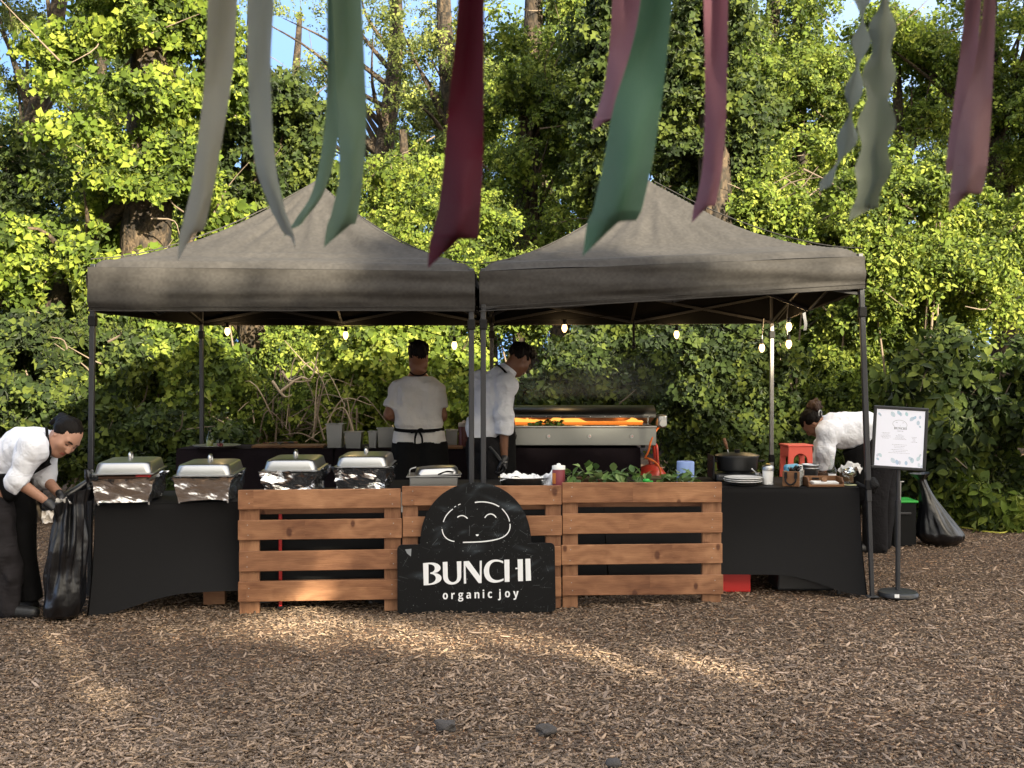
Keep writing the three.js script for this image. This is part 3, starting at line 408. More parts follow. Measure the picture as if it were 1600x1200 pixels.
// ------------------------------------------------------------------ tables under stretch covers
const spandex = phys(rgb(0.0095, 0.0095, 0.0105), 0.75, { specularIntensity: 0.35, bumpMap: clothWrinkle, bumpScale: 0.002 });
const maroonCloth = phys(rgb(0.014, 0.010, 0.013), 0.9, { specularIntensity: 0.2, bumpMap: clothWrinkle, bumpScale: 0.012 });
function coveredTable(label, clothLabel, [x, z], ry, w, d, h, { arch = 0.12, mat = spandex, straight = false } = {}) {
  const t = thing('folding_table', label, 'table', [x, 0, z], ry);
  part('tabletop', mv(rbox(w - 0.02, 0.035, d - 0.02, 0.012), 0, h - 0.0225, 0), M.white, t);
  for (const s of [-1, 1]) for (const f of [-1, 1]) part('leg', rod(V3(s * (w / 2 - 0.12), 0, f * (d / 2 - 0.06)), V3(s * (w / 2 - 0.12), h - 0.04, f * (d / 2 - 0.06)), 0.028), M.darkMetal, t);
  const r = 0.02, c = [];
  c.push(sheet(40, 20, (u, v) => [(u - 0.5) * w, h - 0.001 + 0.001 * noise(u * 6, v * 4), (0.5 - v) * d]));
  const side = (L, put) => c.push(sheet(70, 26, (u, v) => {
    const e = Math.abs(u * 2 - 1), bot = straight ? 0.015 : lerp(arch, 0.012, Math.pow(sstep(0.25, 1, e), 1.6)), y = lerp(bot, h, v), pinch = straight ? 0.012 * noise(u * L * 9, 3) * (1 - v) : -0.05 * Math.sin(v * Math.PI) * Math.pow(1 - e, 0.6) * 0.8 + 0.012 * (1 - v) * e, flare = straight ? 0.02 * (1 - v) : 0.035 * Math.pow(1 - v, 2) * Math.pow(e, 6);
    const round = v > 0.975 ? -r * 0.3 * (v - 0.975) / 0.025 : 0;
    return put((u - 0.5) * L, y, pinch + flare + round, (u - 0.5) * 2 * flare);
  }));
  side(w, (s, y, o, f) => [s + f, y, d / 2 + o]); side(w, (s, y, o, f) => [-s - f, y, -d / 2 - o]);
  side(d, (s, y, o, f) => [w / 2 + o, y, -s - f]); side(d, (s, y, o, f) => [-w / 2 - o, y, s + f]);
  const cloth = single('tablecloth', merge(c.map((g) => boxUV(g, 0.9))), mat, clothLabel, 'tablecloth', [x, 0.0, z], ry); return [t, cloth];
}
const T1 = { x: -1.80, z: -7.38, ry: 0.2, h: 0.70 };
coveredTable('folding table under the black stretch cover at the left end', 'black stretch table cover under the foil-wrapped chafing dishes, arched at its hem', [T1.x, T1.z], T1.ry, 1.83, 0.76, T1.h, { arch: 0.13 });
coveredTable('folding table hidden behind the middle pallet', 'black table cover behind the middle wooden pallet', [-0.17, -7.78], 0.05, 1.5, 0.72, 0.73);
coveredTable('folding table under the black stretch cover at the right end', 'black stretch table cover with a wide hem arch, beneath the plates and wooden trays', [1.47, -7.86], 0, 1.74, 0.76, 0.74, { arch: 0.145 });
coveredTable('back table carrying the bottle tray and cutting board', 'dark cloth on the left back table', [-2.25, -9.75], 0, 1.35, 0.6, 0.86, { mat: maroonCloth, straight: true });
coveredTable('back table carrying the steel containers', 'dark cloth on the back table behind the man in the T-shirt', [-0.88, -9.75], 0, 1.36, 0.6, 0.86, { mat: maroonCloth, straight: true });
coveredTable('table carrying the gas grill', 'dark plum cloth hanging below the gas grill', [0.45, -9.75], 0, 1.24, 0.62, 0.87, { mat: maroonCloth, straight: true });

// ------------------------------------------------------------------ pallets in front
function pallet(label, [xl, xr], D0, D1, H, sd, leftPost, rightPost, cut = 0) {
  seed = sd; const w = Math.hypot(xr - xl, D1 - D0), ry = Math.atan2(D1 - D0, xr - xl), g = thing('wooden_pallet', label, 'pallet', [(xl + xr) / 2, 0, -(D0 + D1) / 2], ry, 'wooden pallets along the front of the stall');
  const k = H / 0.776, sh = 0.124 * k, gap = 0.0685 * k;
  for (let i = 0; i < 4; i++) {
    const y = H - sh / 2 - i * (sh + gap), L = w + R(-0.006, 0.006) + (cut && i < 2 ? 0 : 0);
    const s = part('slat', mv(boxUV(rbox(L, sh + R(-0.003, 0.003), 0.021, 0.004, 1), 1, R(0, 1), R(0, 1)), R(-0.004, 0.004), y + R(-0.002, 0.002), 0.0105, 0, 0, R(-0.003, 0.003)), M.slats[Math.floor(rnd() * 4)], g);
    for (const px of [-w / 2 + 0.06, w / 2 - 0.06]) for (const dy of [-0.03, 0.03]) part('nail', mv(new THREE.CylinderGeometry(0.0035, 0.0035, 0.002, 8).rotateX(Math.PI / 2), px + R(-0.012, 0.012), y + dy + R(-0.008, 0.008), 0.0212), M.satin, s);
  }
  for (const [x, pw] of [[-w / 2 + leftPost / 2 + 0.004, leftPost], [w / 2 - rightPost / 2 - 0.004, rightPost]]) part('upright', mv(boxUV(rbox(pw, H - 0.01, 0.045, 0.004, 1).rotateZ(Math.PI / 2), 1, R(0, 1), R(0, 1)).rotateZ(-Math.PI / 2), x, (H - 0.01) / 2 - 0.004, -0.0235), M.post[Math.floor(rnd() * 4)], g);
  for (const y of [0.15, H - 0.12]) part('back_board', mv(boxUV(rbox(w - 0.02, 0.09, 0.02, 0.003, 1), 1, R(0, 1), R(0, 1)), 0, y, -0.058), M.post[2], g);
  return g;
}
pallet('orange-brown wooden pallet standing at the left end of the row', [-1.752, -0.7335], 6.92, 7.02, 0.785, 51, 0.125, 0.105);
pallet('orange-brown wooden pallet half hidden behind the black sign', [-0.7315, 0.2955], 7.025, 7.10, 0.797, 52, 0.1, 0.1);
pallet('orange-brown wooden pallet standing at the right end of the row', [0.2985, 1.345], 7.105, 7.16, 0.81, 53, 0.1, 0.125);
const strip = thing('hinge_strip', 'thin metal strip on the joint between the left and middle pallets', 'hinge', at(627.5, 785, 7.02)); part('plate', rbox(0.012, 0.13, 0.004, 0.001), M.satin, strip);

// ------------------------------------------------------------------ the black name board
{
  const s = 6.98 / F, X = (px) => (px - 745) * s, Y = (py) => (957 - py) * s * 1.005;   // metres on the board from its foot
  const g = thing('name_board', 'black rounded name board with white lettering leaning on the pallets', 'sign', [(745 - CX) * s, 0.0, -6.95]); g.rotation.set(-0.10, 0.02, 0.012);
  const sh = new THREE.Shape(), l = X(622), r = X(868), top = Y(851), c = 0.035, al = X(658), ar = X(831), ay = Y(757);
  sh.moveTo(l + c, 0); sh.lineTo(r - c, 0); sh.quadraticCurveTo(r, 0, r, c); sh.lineTo(r, top - c); sh.quadraticCurveTo(r, top, r - c, top); sh.lineTo(ar, top);
  for (let i = 0; i <= 40; i++) { const a = i / 40 * Math.PI, ca = Math.cos(a); sh.lineTo((al + ar) / 2 + ca * (ar - al) / 2, top + 0.005 + Math.pow(Math.sin(a), 0.92) * (ay - top)); }
  sh.lineTo(al, top); sh.lineTo(l + c, top); sh.quadraticCurveTo(l, top, l, top - c); sh.lineTo(l, c); sh.quadraticCurveTo(l, 0, l + c, 0);
  const W = r - l, H = ay;
  const paint = canvasTex(2048, Math.round(2048 * H / W), (cx, w, h) => {
    const px = (x) => (x - 622) / 246 * w, py = (y) => (y - 757) / 200 * h; seed = 77;
    cx.fillStyle = '#08090b'; cx.fillRect(0, 0, w, h);
    for (let i = 0; i < 70; i++) { const x = rnd() * w, y = Math.pow(rnd(), 1.6) * h * 0.75, rx = R(30, 240); const gr = cx.createRadialGradient(0, 0, 0, 0, 0, rx); gr.addColorStop(0, `rgba(120,135,145,${R(0.08, 0.4)})`); gr.addColorStop(1, 'rgba(120,135,145,0)'); cx.save(); cx.translate(x, y); cx.rotate(R(-0.9, 0.4)); cx.scale(1, R(0.12, 0.4)); cx.fillStyle = gr; cx.fillRect(-rx, -rx, rx * 2, rx * 2); cx.restore(); }   // chalk wiped about
    cx.lineCap = 'round';
    for (let i = 0; i < 480; i++) { cx.strokeStyle = `rgba(190,200,205,${R(0.1, 0.55)})`; cx.lineWidth = R(1.5, 4); const x = rnd() * w, y = rnd() * h, a = R(0, 6.28), L = Math.pow(rnd(), 4) * 150 + 2; cx.beginPath(); cx.moveTo(x, y); cx.quadraticCurveTo(x + Math.cos(a) * L * 0.5 + R(-8, 8), y + Math.sin(a) * L * 0.5 + R(-8, 8), x + Math.cos(a) * L, y + Math.sin(a) * L); cx.stroke(); }
    for (let i = 0; i < 300; i++) { cx.fillStyle = `rgba(210,215,215,${R(0.2, 0.8)})`; const s2 = R(2, 8); cx.fillRect(rnd() * w, rnd() * h, s2, s2 * R(0.5, 1.5)); }
    cx.fillStyle = 'rgba(190,195,200,0.7)'; cx.beginPath(); cx.moveTo(px(634), py(858)); cx.lineTo(px(644), py(857)); cx.lineTo(px(643), py(869)); cx.lineTo(px(637), py(864)); cx.fill();
    const ink = '#e9ebee', I = (x) => px(600 + x / 5), J = (y) => py(740 + y / 5);   // coordinates of a five-fold enlargement
    cx.strokeStyle = ink; cx.fillStyle = ink; cx.lineCap = 'butt';
    const line = (lw, ...p) => { cx.lineWidth = lw; cx.beginPath(); cx.moveTo(I(p[0]), J(p[1])); for (let i = 2; i < p.length; i += 6) cx.bezierCurveTo(I(p[i]), J(p[i + 1]), I(p[i + 2]), J(p[i + 3]), I(p[i + 4]), J(p[i + 5])); cx.stroke(); };
    line(15, 718, 234, 770, 222, 850, 230, 908, 268); line(13, 930, 284, 960, 315, 985, 350, 988, 384); line(14, 992, 402, 998, 460, 965, 500, 900, 518); line(16, 900, 518, 810, 542, 700, 540, 622, 541);
    line(13, 556, 533, 500, 525, 465, 495, 460, 436); line(13, 470, 382, 480, 345, 505, 310, 545, 282); line(9, 556, 268, 562, 264, 566, 262, 570, 260); line(9, 586, 252, 592, 248, 600, 246, 606, 244);
    line(14, 580, 348, 600, 328, 635, 328, 660, 358); line(14, 795, 354, 815, 316, 860, 312, 884, 353);
    cx.beginPath(); cx.moveTo(I(722), J(482)); cx.quadraticCurveTo(I(735), J(478), I(748), J(482)); cx.quadraticCurveTo(I(746), J(493), I(735), J(494)); cx.quadraticCurveTo(I(723), J(493), I(722), J(482)); cx.fill();
    cx.globalAlpha = 0.4; line(4, 672, 480, 676, 450, 676, 430, 674, 412); line(4, 690, 418, 700, 408, 708, 402, 716, 400); line(3, 680, 344, 690, 338, 695, 336, 708, 342); cx.globalAlpha = 1;
    const poly = (...p) => { cx.beginPath(); cx.moveTo(I(p[0]), J(p[1])); for (let i = 2; i < p.length; i += 2) cx.lineTo(I(p[i]), J(p[i + 1])); cx.closePath(); cx.fill(); };
    // B
    poly(309, 697, 352, 694, 352, 866, 314, 868);
    cx.beginPath(); cx.moveTo(I(350), J(694)); cx.bezierCurveTo(I(470), J(684), I(470), J(770), I(392), J(774)); cx.bezierCurveTo(I(480), J(778), I(480), J(862), I(350), J(866)); cx.lineTo(I(350), J(855)); cx.bezierCurveTo(I(425), J(852), I(425), J(784), I(366), J(780)); cx.lineTo(I(366), J(770)); cx.bezierCurveTo(I(412), J(768), I(418), J(704), I(350), J(706)); cx.fill();
    // U
    cx.beginPath(); cx.moveTo(I(463), J(691)); cx.lineTo(I(500), J(689)); cx.lineTo(I(502), J(800)); cx.bezierCurveTo(I(506), J(862), I(578), J(862), I(576), J(800)); cx.lineTo(I(573), J(687)); cx.lineTo(I(608), J(686)); cx.lineTo(I(607), J(800)); cx.bezierCurveTo(I(606), J(882), I(466), J(890), I(465), J(800)); cx.closePath(); cx.fill();
    // N
    poly(627, 687, 668, 685, 752, 800, 752, 684, 768, 683, 765, 856, 742, 856, 641, 722, 645, 858, 627, 859);
    // C
    cx.beginPath(); cx.moveTo(I(936), J(690)); cx.bezierCurveTo(I(840), J(650), I(782), J(706), I(784), J(768)); cx.bezierCurveTo(I(786), J(850), I(860), J(875), I(937), J(838)); cx.lineTo(I(937), J(822)); cx.bezierCurveTo(I(880), J(852), I(826), J(830), I(825), J(765)); cx.bezierCurveTo(I(824), J(700), I(870), J(672), I(936), J(708)); cx.closePath(); cx.fill();
    // H, I
    poly(944, 679, 984, 678, 984, 849, 946, 850); poly(1030, 742, 1048, 741, 1048, 752, 1030, 753); poly(1048, 677, 1089, 676, 1089, 845, 1050, 846); poly(1109, 674, 1148, 673, 1152, 842, 1111, 844);
    cx.font = `bold ${Math.round(h * 0.086)}px sans-serif`; cx.textBaseline = 'alphabetic'; cx.textAlign = 'center';
    [...'organic joy'].forEach((ch, i) => { const xs = [482, 539, 602, 664, 728, 779, 829, 870, 908, 966, 1032]; cx.save(); cx.translate(I(xs[i]), J(976 - i * 0.9)); cx.scale(0.93, 1); cx.fillText(ch, 0, 0); cx.restore(); });
  });
  paint.wrapS = paint.wrapT = THREE.ClampToEdgeWrapping;
  const board = new THREE.ExtrudeGeometry(sh, { depth: 0.012, bevelEnabled: true, bevelSize: 0.0015, bevelThickness: 0.0015, bevelSegments: 1, curveSegments: 12 });
  part('panel', board, phys(rgb(0.008, 0.009, 0.010), 0.5, { specularIntensity: 0.4 }), g);
  const face = new THREE.ShapeGeometry(sh, 12), p = face.attributes.position, uv = face.attributes.uv; for (let i = 0; i < p.count; i++) uv.setXY(i, (p.getX(i) - l) / W, p.getY(i) / H);
  part('lettering', face.translate(0, 0, 0.0175), phys(rgb(0.88, 0.88, 0.88), 0.5, { map: paint, specularIntensity: 0.35 }), g);
}
// ------------------------------------------------------------------ chafing dishes wrapped in foil
const foilMat = std(rgb(0.82, 0.82, 0.83), 0.22, { metalness: 1, flatShading: true });
const lidSteel = std(rgb(0.36, 0.368, 0.378), 0.33, { metalness: 1 });
function foilShell(w, d, h, sd, crumple) {                                       // foil drawn round a pan: facets, folds, a ragged lip
  const nu = 180, nv = 26, g = sheet(nu, nv, (a, b) => {
    let t = a * 2 * (w + d), x, z; const per = 2 * (w + d); t = (a * per) % per;
    if (t < w) { x = -w / 2 + t; z = d / 2; } else if (t < w + d) { x = w / 2; z = d / 2 - (t - w); } else if (t < 2 * w + d) { x = w / 2 - (t - w - d); z = -d / 2; } else { x = -w / 2; z = -d / 2 + (t - 2 * w - d); }
    // creased plates: heights joined over triangles, so that flat facets meet in sharp folds
    const tri = (U, W, q) => { const X = Math.floor(U), Y = Math.floor(W), fx = U - X, fy = W - Y, h = (i, j) => hash(X + i, Y + j, sd * 7 + q) - 0.5; return fx + fy < 1 ? h(0, 0) * (1 - fx - fy) + h(1, 0) * fx + h(0, 1) * fy : h(1, 1) * (fx + fy - 1) + h(0, 1) * (1 - fx) + h(1, 0) * (1 - fy); };
    const Y = b * h, c1 = tri(t * 9 + Y * 6, Y * 13 - t * 3, 1), c2 = tri(t * 21 - Y * 14, Y * 24 + t * 9, 21), c3 = tri(t * 55 + Y * 30, Y * 60 - t * 20, 31);
    const flare = lerp(-0.012, 0.012, b) + 0.02 * Math.pow(b, 6), off = flare + crumple * (0.030 * c1 + 0.011 * c2 + 0.003 * c3) + crumple * 0.012 * Math.pow(b, 3) * noise(t * 24, 2, sd + 2);
    const L = Math.hypot(x / w, z / d) || 1, nx = Math.abs(x / w) > 0.499 ? Math.sign(x) : (x / w) * 0.4, nz = Math.abs(z / d) > 0.499 ? Math.sign(z) : (z / d) * 0.4, e = a === 1 ? 0 : a;
    return [x + nx * off, 0.012 + 0.012 * noise(t * 9, 5, sd) * (1 - b) + (h - 0.012) * b + crumple * 0.006 * noise(t * 30, 1, sd + 6) * b, z + nz * off];
  });
  return g;
}
function lidShape(w, d, h, r) {                                                  // stepped roll-top lid with rounded corners
  const rr = (W, Dp, y, rad) => { const pts = []; for (let i = 0; i < 32; i++) { const q = Math.floor(i / 8), a = (i % 8) / 7 * Math.PI / 2 + q * Math.PI / 2; pts.push([(q === 0 || q === 3 ? 1 : -1) * (W / 2 - rad) + Math.cos(a) * rad, y, (q < 2 ? 1 : -1) * (Dp / 2 - rad) + Math.sin(a) * rad]); } return pts; };
  const rings = [rr(w + 0.03, d + 0.03, -0.006, 0.03), rr(w + 0.03, d + 0.03, 0, 0.03), rr(w, d, 0.003, 0.035), rr(w - 0.006, d - 0.006, h * 0.25, 0.04), rr(w - 0.022, d - 0.022, h * 0.8, 0.05), rr(w - 0.036, d - 0.036, h * 0.95, 0.05), rr(w - 0.06, d - 0.06, h, 0.05), rr(w * 0.4, d * 0.4, h + 0.006, 0.03), rr(0.02, 0.02, h + 0.008, 0.009)];
  const pos = [], idx = []; rings.forEach((q) => q.forEach((p) => pos.push(...p)));
  for (let j = 0; j < rings.length - 1; j++) for (let i = 0; i < 32; i++) { const a = j * 32 + i, b = j * 32 + (i + 1) % 32; idx.push(a, a + 32, b, b, a + 32, b + 32); }
  const g = new THREE.BufferGeometry(); g.setAttribute('position', new THREE.Float32BufferAttribute(pos, 3)); g.setIndex(idx); return toCreasedNormals(g, 0.9);
}
const lidGeo = lidShape(0.345, 0.53, 0.066, 0.03);
const handleGeo = () => { const k = [[-0.02, 0, 0], [-0.02, 0.03, 0], [-0.012, 0.042, 0], [0.012, 0.042, 0], [0.02, 0.03, 0], [0.02, 0, 0]]; return tube(k.map((p) => [0, p[1], p[0] * 1.8]), [0.007], 8, 4).scale(1.4, 1, 1); };
function chafer(label, [x, y, z], ry, sd, crumple, tilt = 0, open = false) {
  const g = thing('chafing_dish', label, 'chafing dish', [x, y, z], ry, 'chafing dishes on the front tables'), w = 0.335, d = 0.53, h = 0.165;
  for (const s of [-1, 1]) for (const f of [-1, 1]) part('leg', rod(V3(s * 0.15, 0, f * 0.24), V3(s * 0.15, 0.06, f * 0.24), 0.01), M.steel, g);
  part('pan', mv(rbox(w - 0.05, 0.1, d - 0.05, 0.015), 0, 0.115, 0), M.satin, g);
  part('foil_wrap', foilShell(w, d, h, sd, crumple), foilMat, g);
  const l = part('lid', lidGeo.clone().applyMatrix4(new THREE.Matrix4().makeTranslation(0, h + (open ? 0.034 : 0.012), 0).multiply(new THREE.Matrix4().makeRotationX(tilt))), lidSteel, g);
  part('handle', mv(handleGeo(), 0, h + (open ? 0.034 : 0.012) + 0.066, 0.0), M.steel, l);
  if (open) { part('food', mv(rbox(w - 0.03, 0.02, d - 0.03, 0.008), 0, h + 0.008, 0), M.darkBoard, g); part('red_insert', mv(rbox(0.09, 0.02, 0.05, 0.008), 0.115, h + 0.014, 0.225), M.red, g); }
  return g;
}
const onT = (px, D, h) => V3((px - CX) / F * D, h, -D);
chafer('first foil-wrapped chafing dish at the left table end, its lid ajar over a red insert', onT(203, 7.04, 0.70), 0.16, 3, 0.9, 0, true);
chafer('second foil-wrapped chafing dish, its smooth foil skirt standing just left of the pallets', onT(328, 7.15, 0.70), 0.09, 8, 0.75);
chafer('third chafing dish from the left, wrapped in the most crumpled foil', onT(462, 7.45, 0.705), 0.05, 14, 1.9);
chafer('fourth chafing dish, nearest the man in the T-shirt, foil flared at its right', onT(572, 7.62, 0.715), 0.02, 21, 1.7);
{ // shallow steel pan with a tilted lid and tongs
  const g = thing('serving_pan', 'shallow steel serving pan with its lid laid askew, behind the middle pallet', 'serving pan', onT(678, 7.6, 0.73), 0.05);
  part('pan', merge([mv(rbox(0.33, 0.075, 0.26, 0.012), 0, 0.045, 0), mv(rbox(0.37, 0.006, 0.3, 0.003), 0, 0.083, 0)]), M.satin, g);
  part('lid', mv(lidShape(0.30, 0.22, 0.045, 0.03), 0.02, 0.094, -0.01, 0.0, 0.08, 0.035), lidSteel, g);
  part('handle', tube([[-0.165, 0.09, 0.1], [-0.16, 0.13, 0.1], [-0.12, 0.145, 0.1]], [0.005], 6, 4), M.steel, g);
  const t = thing('tongs', 'dark-handled tongs resting across the shallow steel pan', 'tongs', onT(695, 7.45, 0.835)); part('arm', tube([[-0.04, 0, 0.05], [0.0, 0.012, 0.0], [0.05, 0.006, -0.06]], [0.006, 0.004], 6, 4), M.black, t); part('arm', tube([[-0.03, 0.004, 0.05], [0.012, 0.016, 0.0], [0.055, 0.008, -0.06]], [0.006, 0.004], 6, 4), M.black, t);
}
{ // oval tray with crumpled film
  const g = thing('oval_tray', 'oval steel tray of crumpled white paper below the gloved hand', 'tray', onT(818, 7.55, 0.735));
  part('dish', lathe([[0, 0.004], [0.15, 0.004], [0.163, 0.06], [0.175, 0.066], [0.172, 0.07], [0.158, 0.06], [0.147, 0.01], [0, 0.01]], 40).scale(1, 1, 0.72), M.steel, g);
  const paper = (sd, r, x, z, y) => mv(sheet(22, 22, (a, b) => { const u = a * 2 - 1, v = b * 2 - 1; return [u * r, 0.022 * noise(u * 2.2, v * 2.2, sd) + 0.014 * Math.abs(noise(u * 4 + sd, v * 4)) + 0.02 * (1 - u * u - v * v), v * r * 0.75]; }), x, y, z);
  part('paper', paper(4, 0.11, -0.05, 0, 0.066), std(rgb(0.78, 0.79, 0.81), 0.7, { flatShading: true }), g); part('paper', paper(9, 0.075, 0.06, 0.02, 0.062), std(rgb(0.72, 0.74, 0.78), 0.6, { flatShading: true }), g);
  const s = thing('paper_sheet', 'crumpled white paper leaning between the oval tray and the sauce bottle', 'paper', onT(851, 7.5, 0.73)); part('sheet', mv(sheet(16, 16, (a, b) => [(a - 0.5) * 0.11, b * 0.12 * (0.45 + a * 0.55) + 0.012 * noise(a * 5, b * 5, 3), 0.02 * noise(a * 4, b * 4, 8) - b * 0.05]), 0, 0, 0), std(rgb(0.72, 0.75, 0.82), 0.7, { flatShading: true }), s);
}
function squeeze(label, p, r, h, body, capMat, lab) {
  const g = thing('sauce_bottle', label, 'sauce bottle', p);
  part('bottle', lathe([[0, 0], [r * 0.94, 0], [r, 0.008], [r, h * 0.76], [r * 0.9, h * 0.82]], 28), body, g);
  part('cap', lathe([[r * 1.02, h * 0.76], [r * 1.03, h * 0.9], [r * 0.75, h * 0.915], [r * 0.34, h * 0.93], [r * 0.28, h * 0.985], [r * 0.12, h], [0, h]], 28), capMat, g);
  if (lab) part('label', mv(new THREE.CylinderGeometry(r + 0.0012, r + 0.0012, h * 0.42, 14, 1, true, -1.35, 0.85), 0, h * 0.42, 0), std(rgb(0.6, 0.2, 0.04), 0.6), g);
}
squeeze('squeeze bottle of dark red sauce with a white cap at the pallet joint', onT(873, 7.45, 0.735), 0.044, 0.172, phys(rgb(0.23, 0.05, 0.065), 0.3), M.white, true);
squeeze('big bottle of brown-red sauce on the back table left of the leaning man', onT(725, 9.6, 0.875), 0.05, 0.225, phys(rgb(0.13, 0.022, 0.018), 0.3), std(rgb(0.5, 0.46, 0.42), 0.5));
// ------------------------------------------------------------------ leafy garland over serving boards
{
  const b1 = thing('serving_board', 'low wooden board among the green leaves, its left piece', 'serving board', onT(925, 7.55, 0.742), 0.1); part('board', boxUV(rbox(0.24, 0.05, 0.16, 0.01), 1, 0.3, 0.1), M.darkBoard, b1);
  b1.position.y = 0.775; const b2 = thing('serving_board', 'low wooden board among the green leaves, the right piece beside the green cap', 'serving board', onT(1022, 7.6, 0.775), -0.1); part('board', boxUV(rbox(0.26, 0.055, 0.16, 0.01), 1, 0.6, 0.3), M.darkBoard, b2);
  for (const b of [b1, b2]) part('riser', rbox(0.1, 0.035, 0.1, 0.004), M.darkBoard, b).position.y = -0.04;
  const gl = [0.06, 0.13, 0.02], lm = [[0.08, 0.16, 0.025], [0.14, 0.24, 0.04], [0.2, 0.3, 0.09], [0.055, 0.12, 0.025]].map((c) => phys(rgb(...c), 0.9, { transmission: 0.25, thickness: 0, clearcoat: 0.3, clearcoatRoughness: 0.3 })), lg = [leaf(0.07, 0.052, 'ivy'), leaf(0.085, 0.05, 'oval'), leaf(0.06, 0.046, 'ivy')];
  seed = 640;
  const g = thing('leaf_garland', 'garland of fresh green leaves laid along the table behind the right pallet', 'garland', onT(985, 7.45, 0.74)), o = g.position;
  part('vine', tube([[-0.42, 0.05, 0], [-0.3, 0.1, -0.02], [-0.1, 0.05, 0.02], [0.1, 0.07, 0], [0.3, 0.05, 0.02], [0.42, 0.05, 0]], [0.0025], 5, 4), std(rgb(0.06, 0.09, 0.03), 0.8), g);
  const humps = [[893, 0.055], [912, 0.12], [925, 0.09], [945, 0.055], [965, 0.075], [985, 0.065], [1006, 0.06], [1040, 0.02], [1062, 0.06], [1078, 0.03]];
  for (let i = 0; i < 150; i++) { const h = humps[Math.floor(rnd() * humps.length)], x = (h[0] + R(-9, 9) - CX) / F * 7.45 - o.x, y = 0.03 + Math.pow(rnd(), 0.8) * (h[1] * 0.75 + 0.03), z = R(-0.06, 0.07); const m = part('leaf', lg[Math.floor(rnd() * 3)], lm[Math.floor(rnd() * 4)], g); m.position.set(x, y, z); m.rotation.set(R(-1.0, 1.2), R(0, 6.28), R(-0.7, 0.7), 'YXZ'); m.scale.setScalar(R(0.8, 1.3)); }
  const cap = thing('plastic_clip', 'green plastic cap lying between the leaves and the board', 'cap', onT(1010, 7.38, 0.78)); part('cap', lathe([[0, 0], [0.024, 0], [0.025, 0.02], [0.018, 0.028], [0, 0.03]], 20), M.green, cap); part('tab', mv(rbox(0.03, 0.012, 0.02, 0.004), 0.03, 0.01, 0), M.green, cap);
}
{ // blue paper roll
  const g = thing('paper_roll', 'roll of pale blue paper towel standing at the right end of the leaves', 'paper roll', onT(1071, 7.6, 0.74)), r = 0.059;
  part('roll', lathe([[0.02, 0], [r, 0], [r + 0.001, 0.004], [r, 0.165], [r - 0.002, 0.168], [0.022, 0.168], [0.02, 0.164], [0.02, 0]], 40), M.blueRoll, g);
  part('core', lathe([[0.018, 0.004], [0.0195, 0.004], [0.0195, 0.166], [0.018, 0.166]], 24), std(rgb(0.25, 0.2, 0.15), 0.9), g);
  part('loose_end', sheet(8, 8, (a, b) => { const t = 0.35 + a * 0.5; return [Math.sin(t) * (r + 0.002 + a * 0.012), b * 0.166, Math.cos(t) * (r + 0.002 + a * 0.004)]; }), M.blueRoll, g);
}
{ // black pot on a burner with a ladle
  const g = thing('black_pot', 'wide black cooking pot with a lid on a black burner at the right table', 'pot', onT(1152, 7.95, 0.74));
  part('burner', merge([mv(rbox(0.34, 0.05, 0.26, 0.015), 0, 0.03, 0), mv(cyl(0.09, 0.09, 0.012), 0, 0.056, 0)]), M.darkMetal, g);
  part('pot', lathe([[0, 0.07], [0.13, 0.07], [0.142, 0.085], [0.15, 0.17], [0.156, 0.176], [0.15, 0.18], [0.146, 0.176], [0, 0.172]], 40), std(rgb(0.012, 0.012, 0.012), 0.38), g);
  part('lid', lathe([[0.157, 0.178], [0.16, 0.186], [0.1, 0.2], [0, 0.206]], 40), std(rgb(0.014, 0.014, 0.014), 0.35), g); part('knob', mv(cyl(0.018, 0.024, 0.02), 0.0, 0.203, 0), M.black, g);
  for (const s of [-1, 1]) part('handle', tube([[s * 0.147, 0.14, 0.035], [s * 0.185, 0.145, 0.02], [s * 0.185, 0.145, -0.02], [s * 0.147, 0.14, -0.035]], [0.007], 6, 4), M.black, g);
  part('side_shield', mv(rbox(0.012, 0.17, 0.24, 0.004), -0.185, 0.1, -0.02), M.black, g);
  const l = thing('ladle', 'ladle with a worn wooden handle rising out of the black pot', 'ladle', onT(1135, 7.95, 0.92)); part('rod', tube([[0.02, 0.0, 0], [0.005, 0.055, 0]], [0.004], 6, 2), M.steel, l); part('grip', tube([[0.007, 0.045, 0], [-0.003, 0.08, 0], [-0.018, 0.125, 0]], [0.008, 0.0125, 0.0115], 8, 4), M.board, l);
}
{ // plates
  let y = 0.742; for (let i = 0; i < 3; i++) { const g = single('plate', lathe([[0, 0.004], [0.075, 0.004], [0.09, 0.007], [0.13, 0.016], [0.132, 0.018], [0.13, 0.02], [0.09, 0.011], [0.07, 0.008], [0, 0.008]], 56), M.china, ['white plate at the bottom of the stack of three', 'white plate in the middle of the stack of three', 'white plate on top of the stack of three'][i], 'plate', onT(1161 + [0.5, -0.5, 1][i], 7.62, y + 0.012), 0, 'stacked white plates'); y += 0.0125; }
  const u = thing('plate_saucer', 'dark saucer underneath the stack of white plates', 'saucer', onT(1162, 7.62, 0.742)); part('saucer', lathe([[0, 0], [0.08, 0], [0.09, 0.008], [0.085, 0.012], [0, 0.01]], 32), M.darkMetal, u);
}
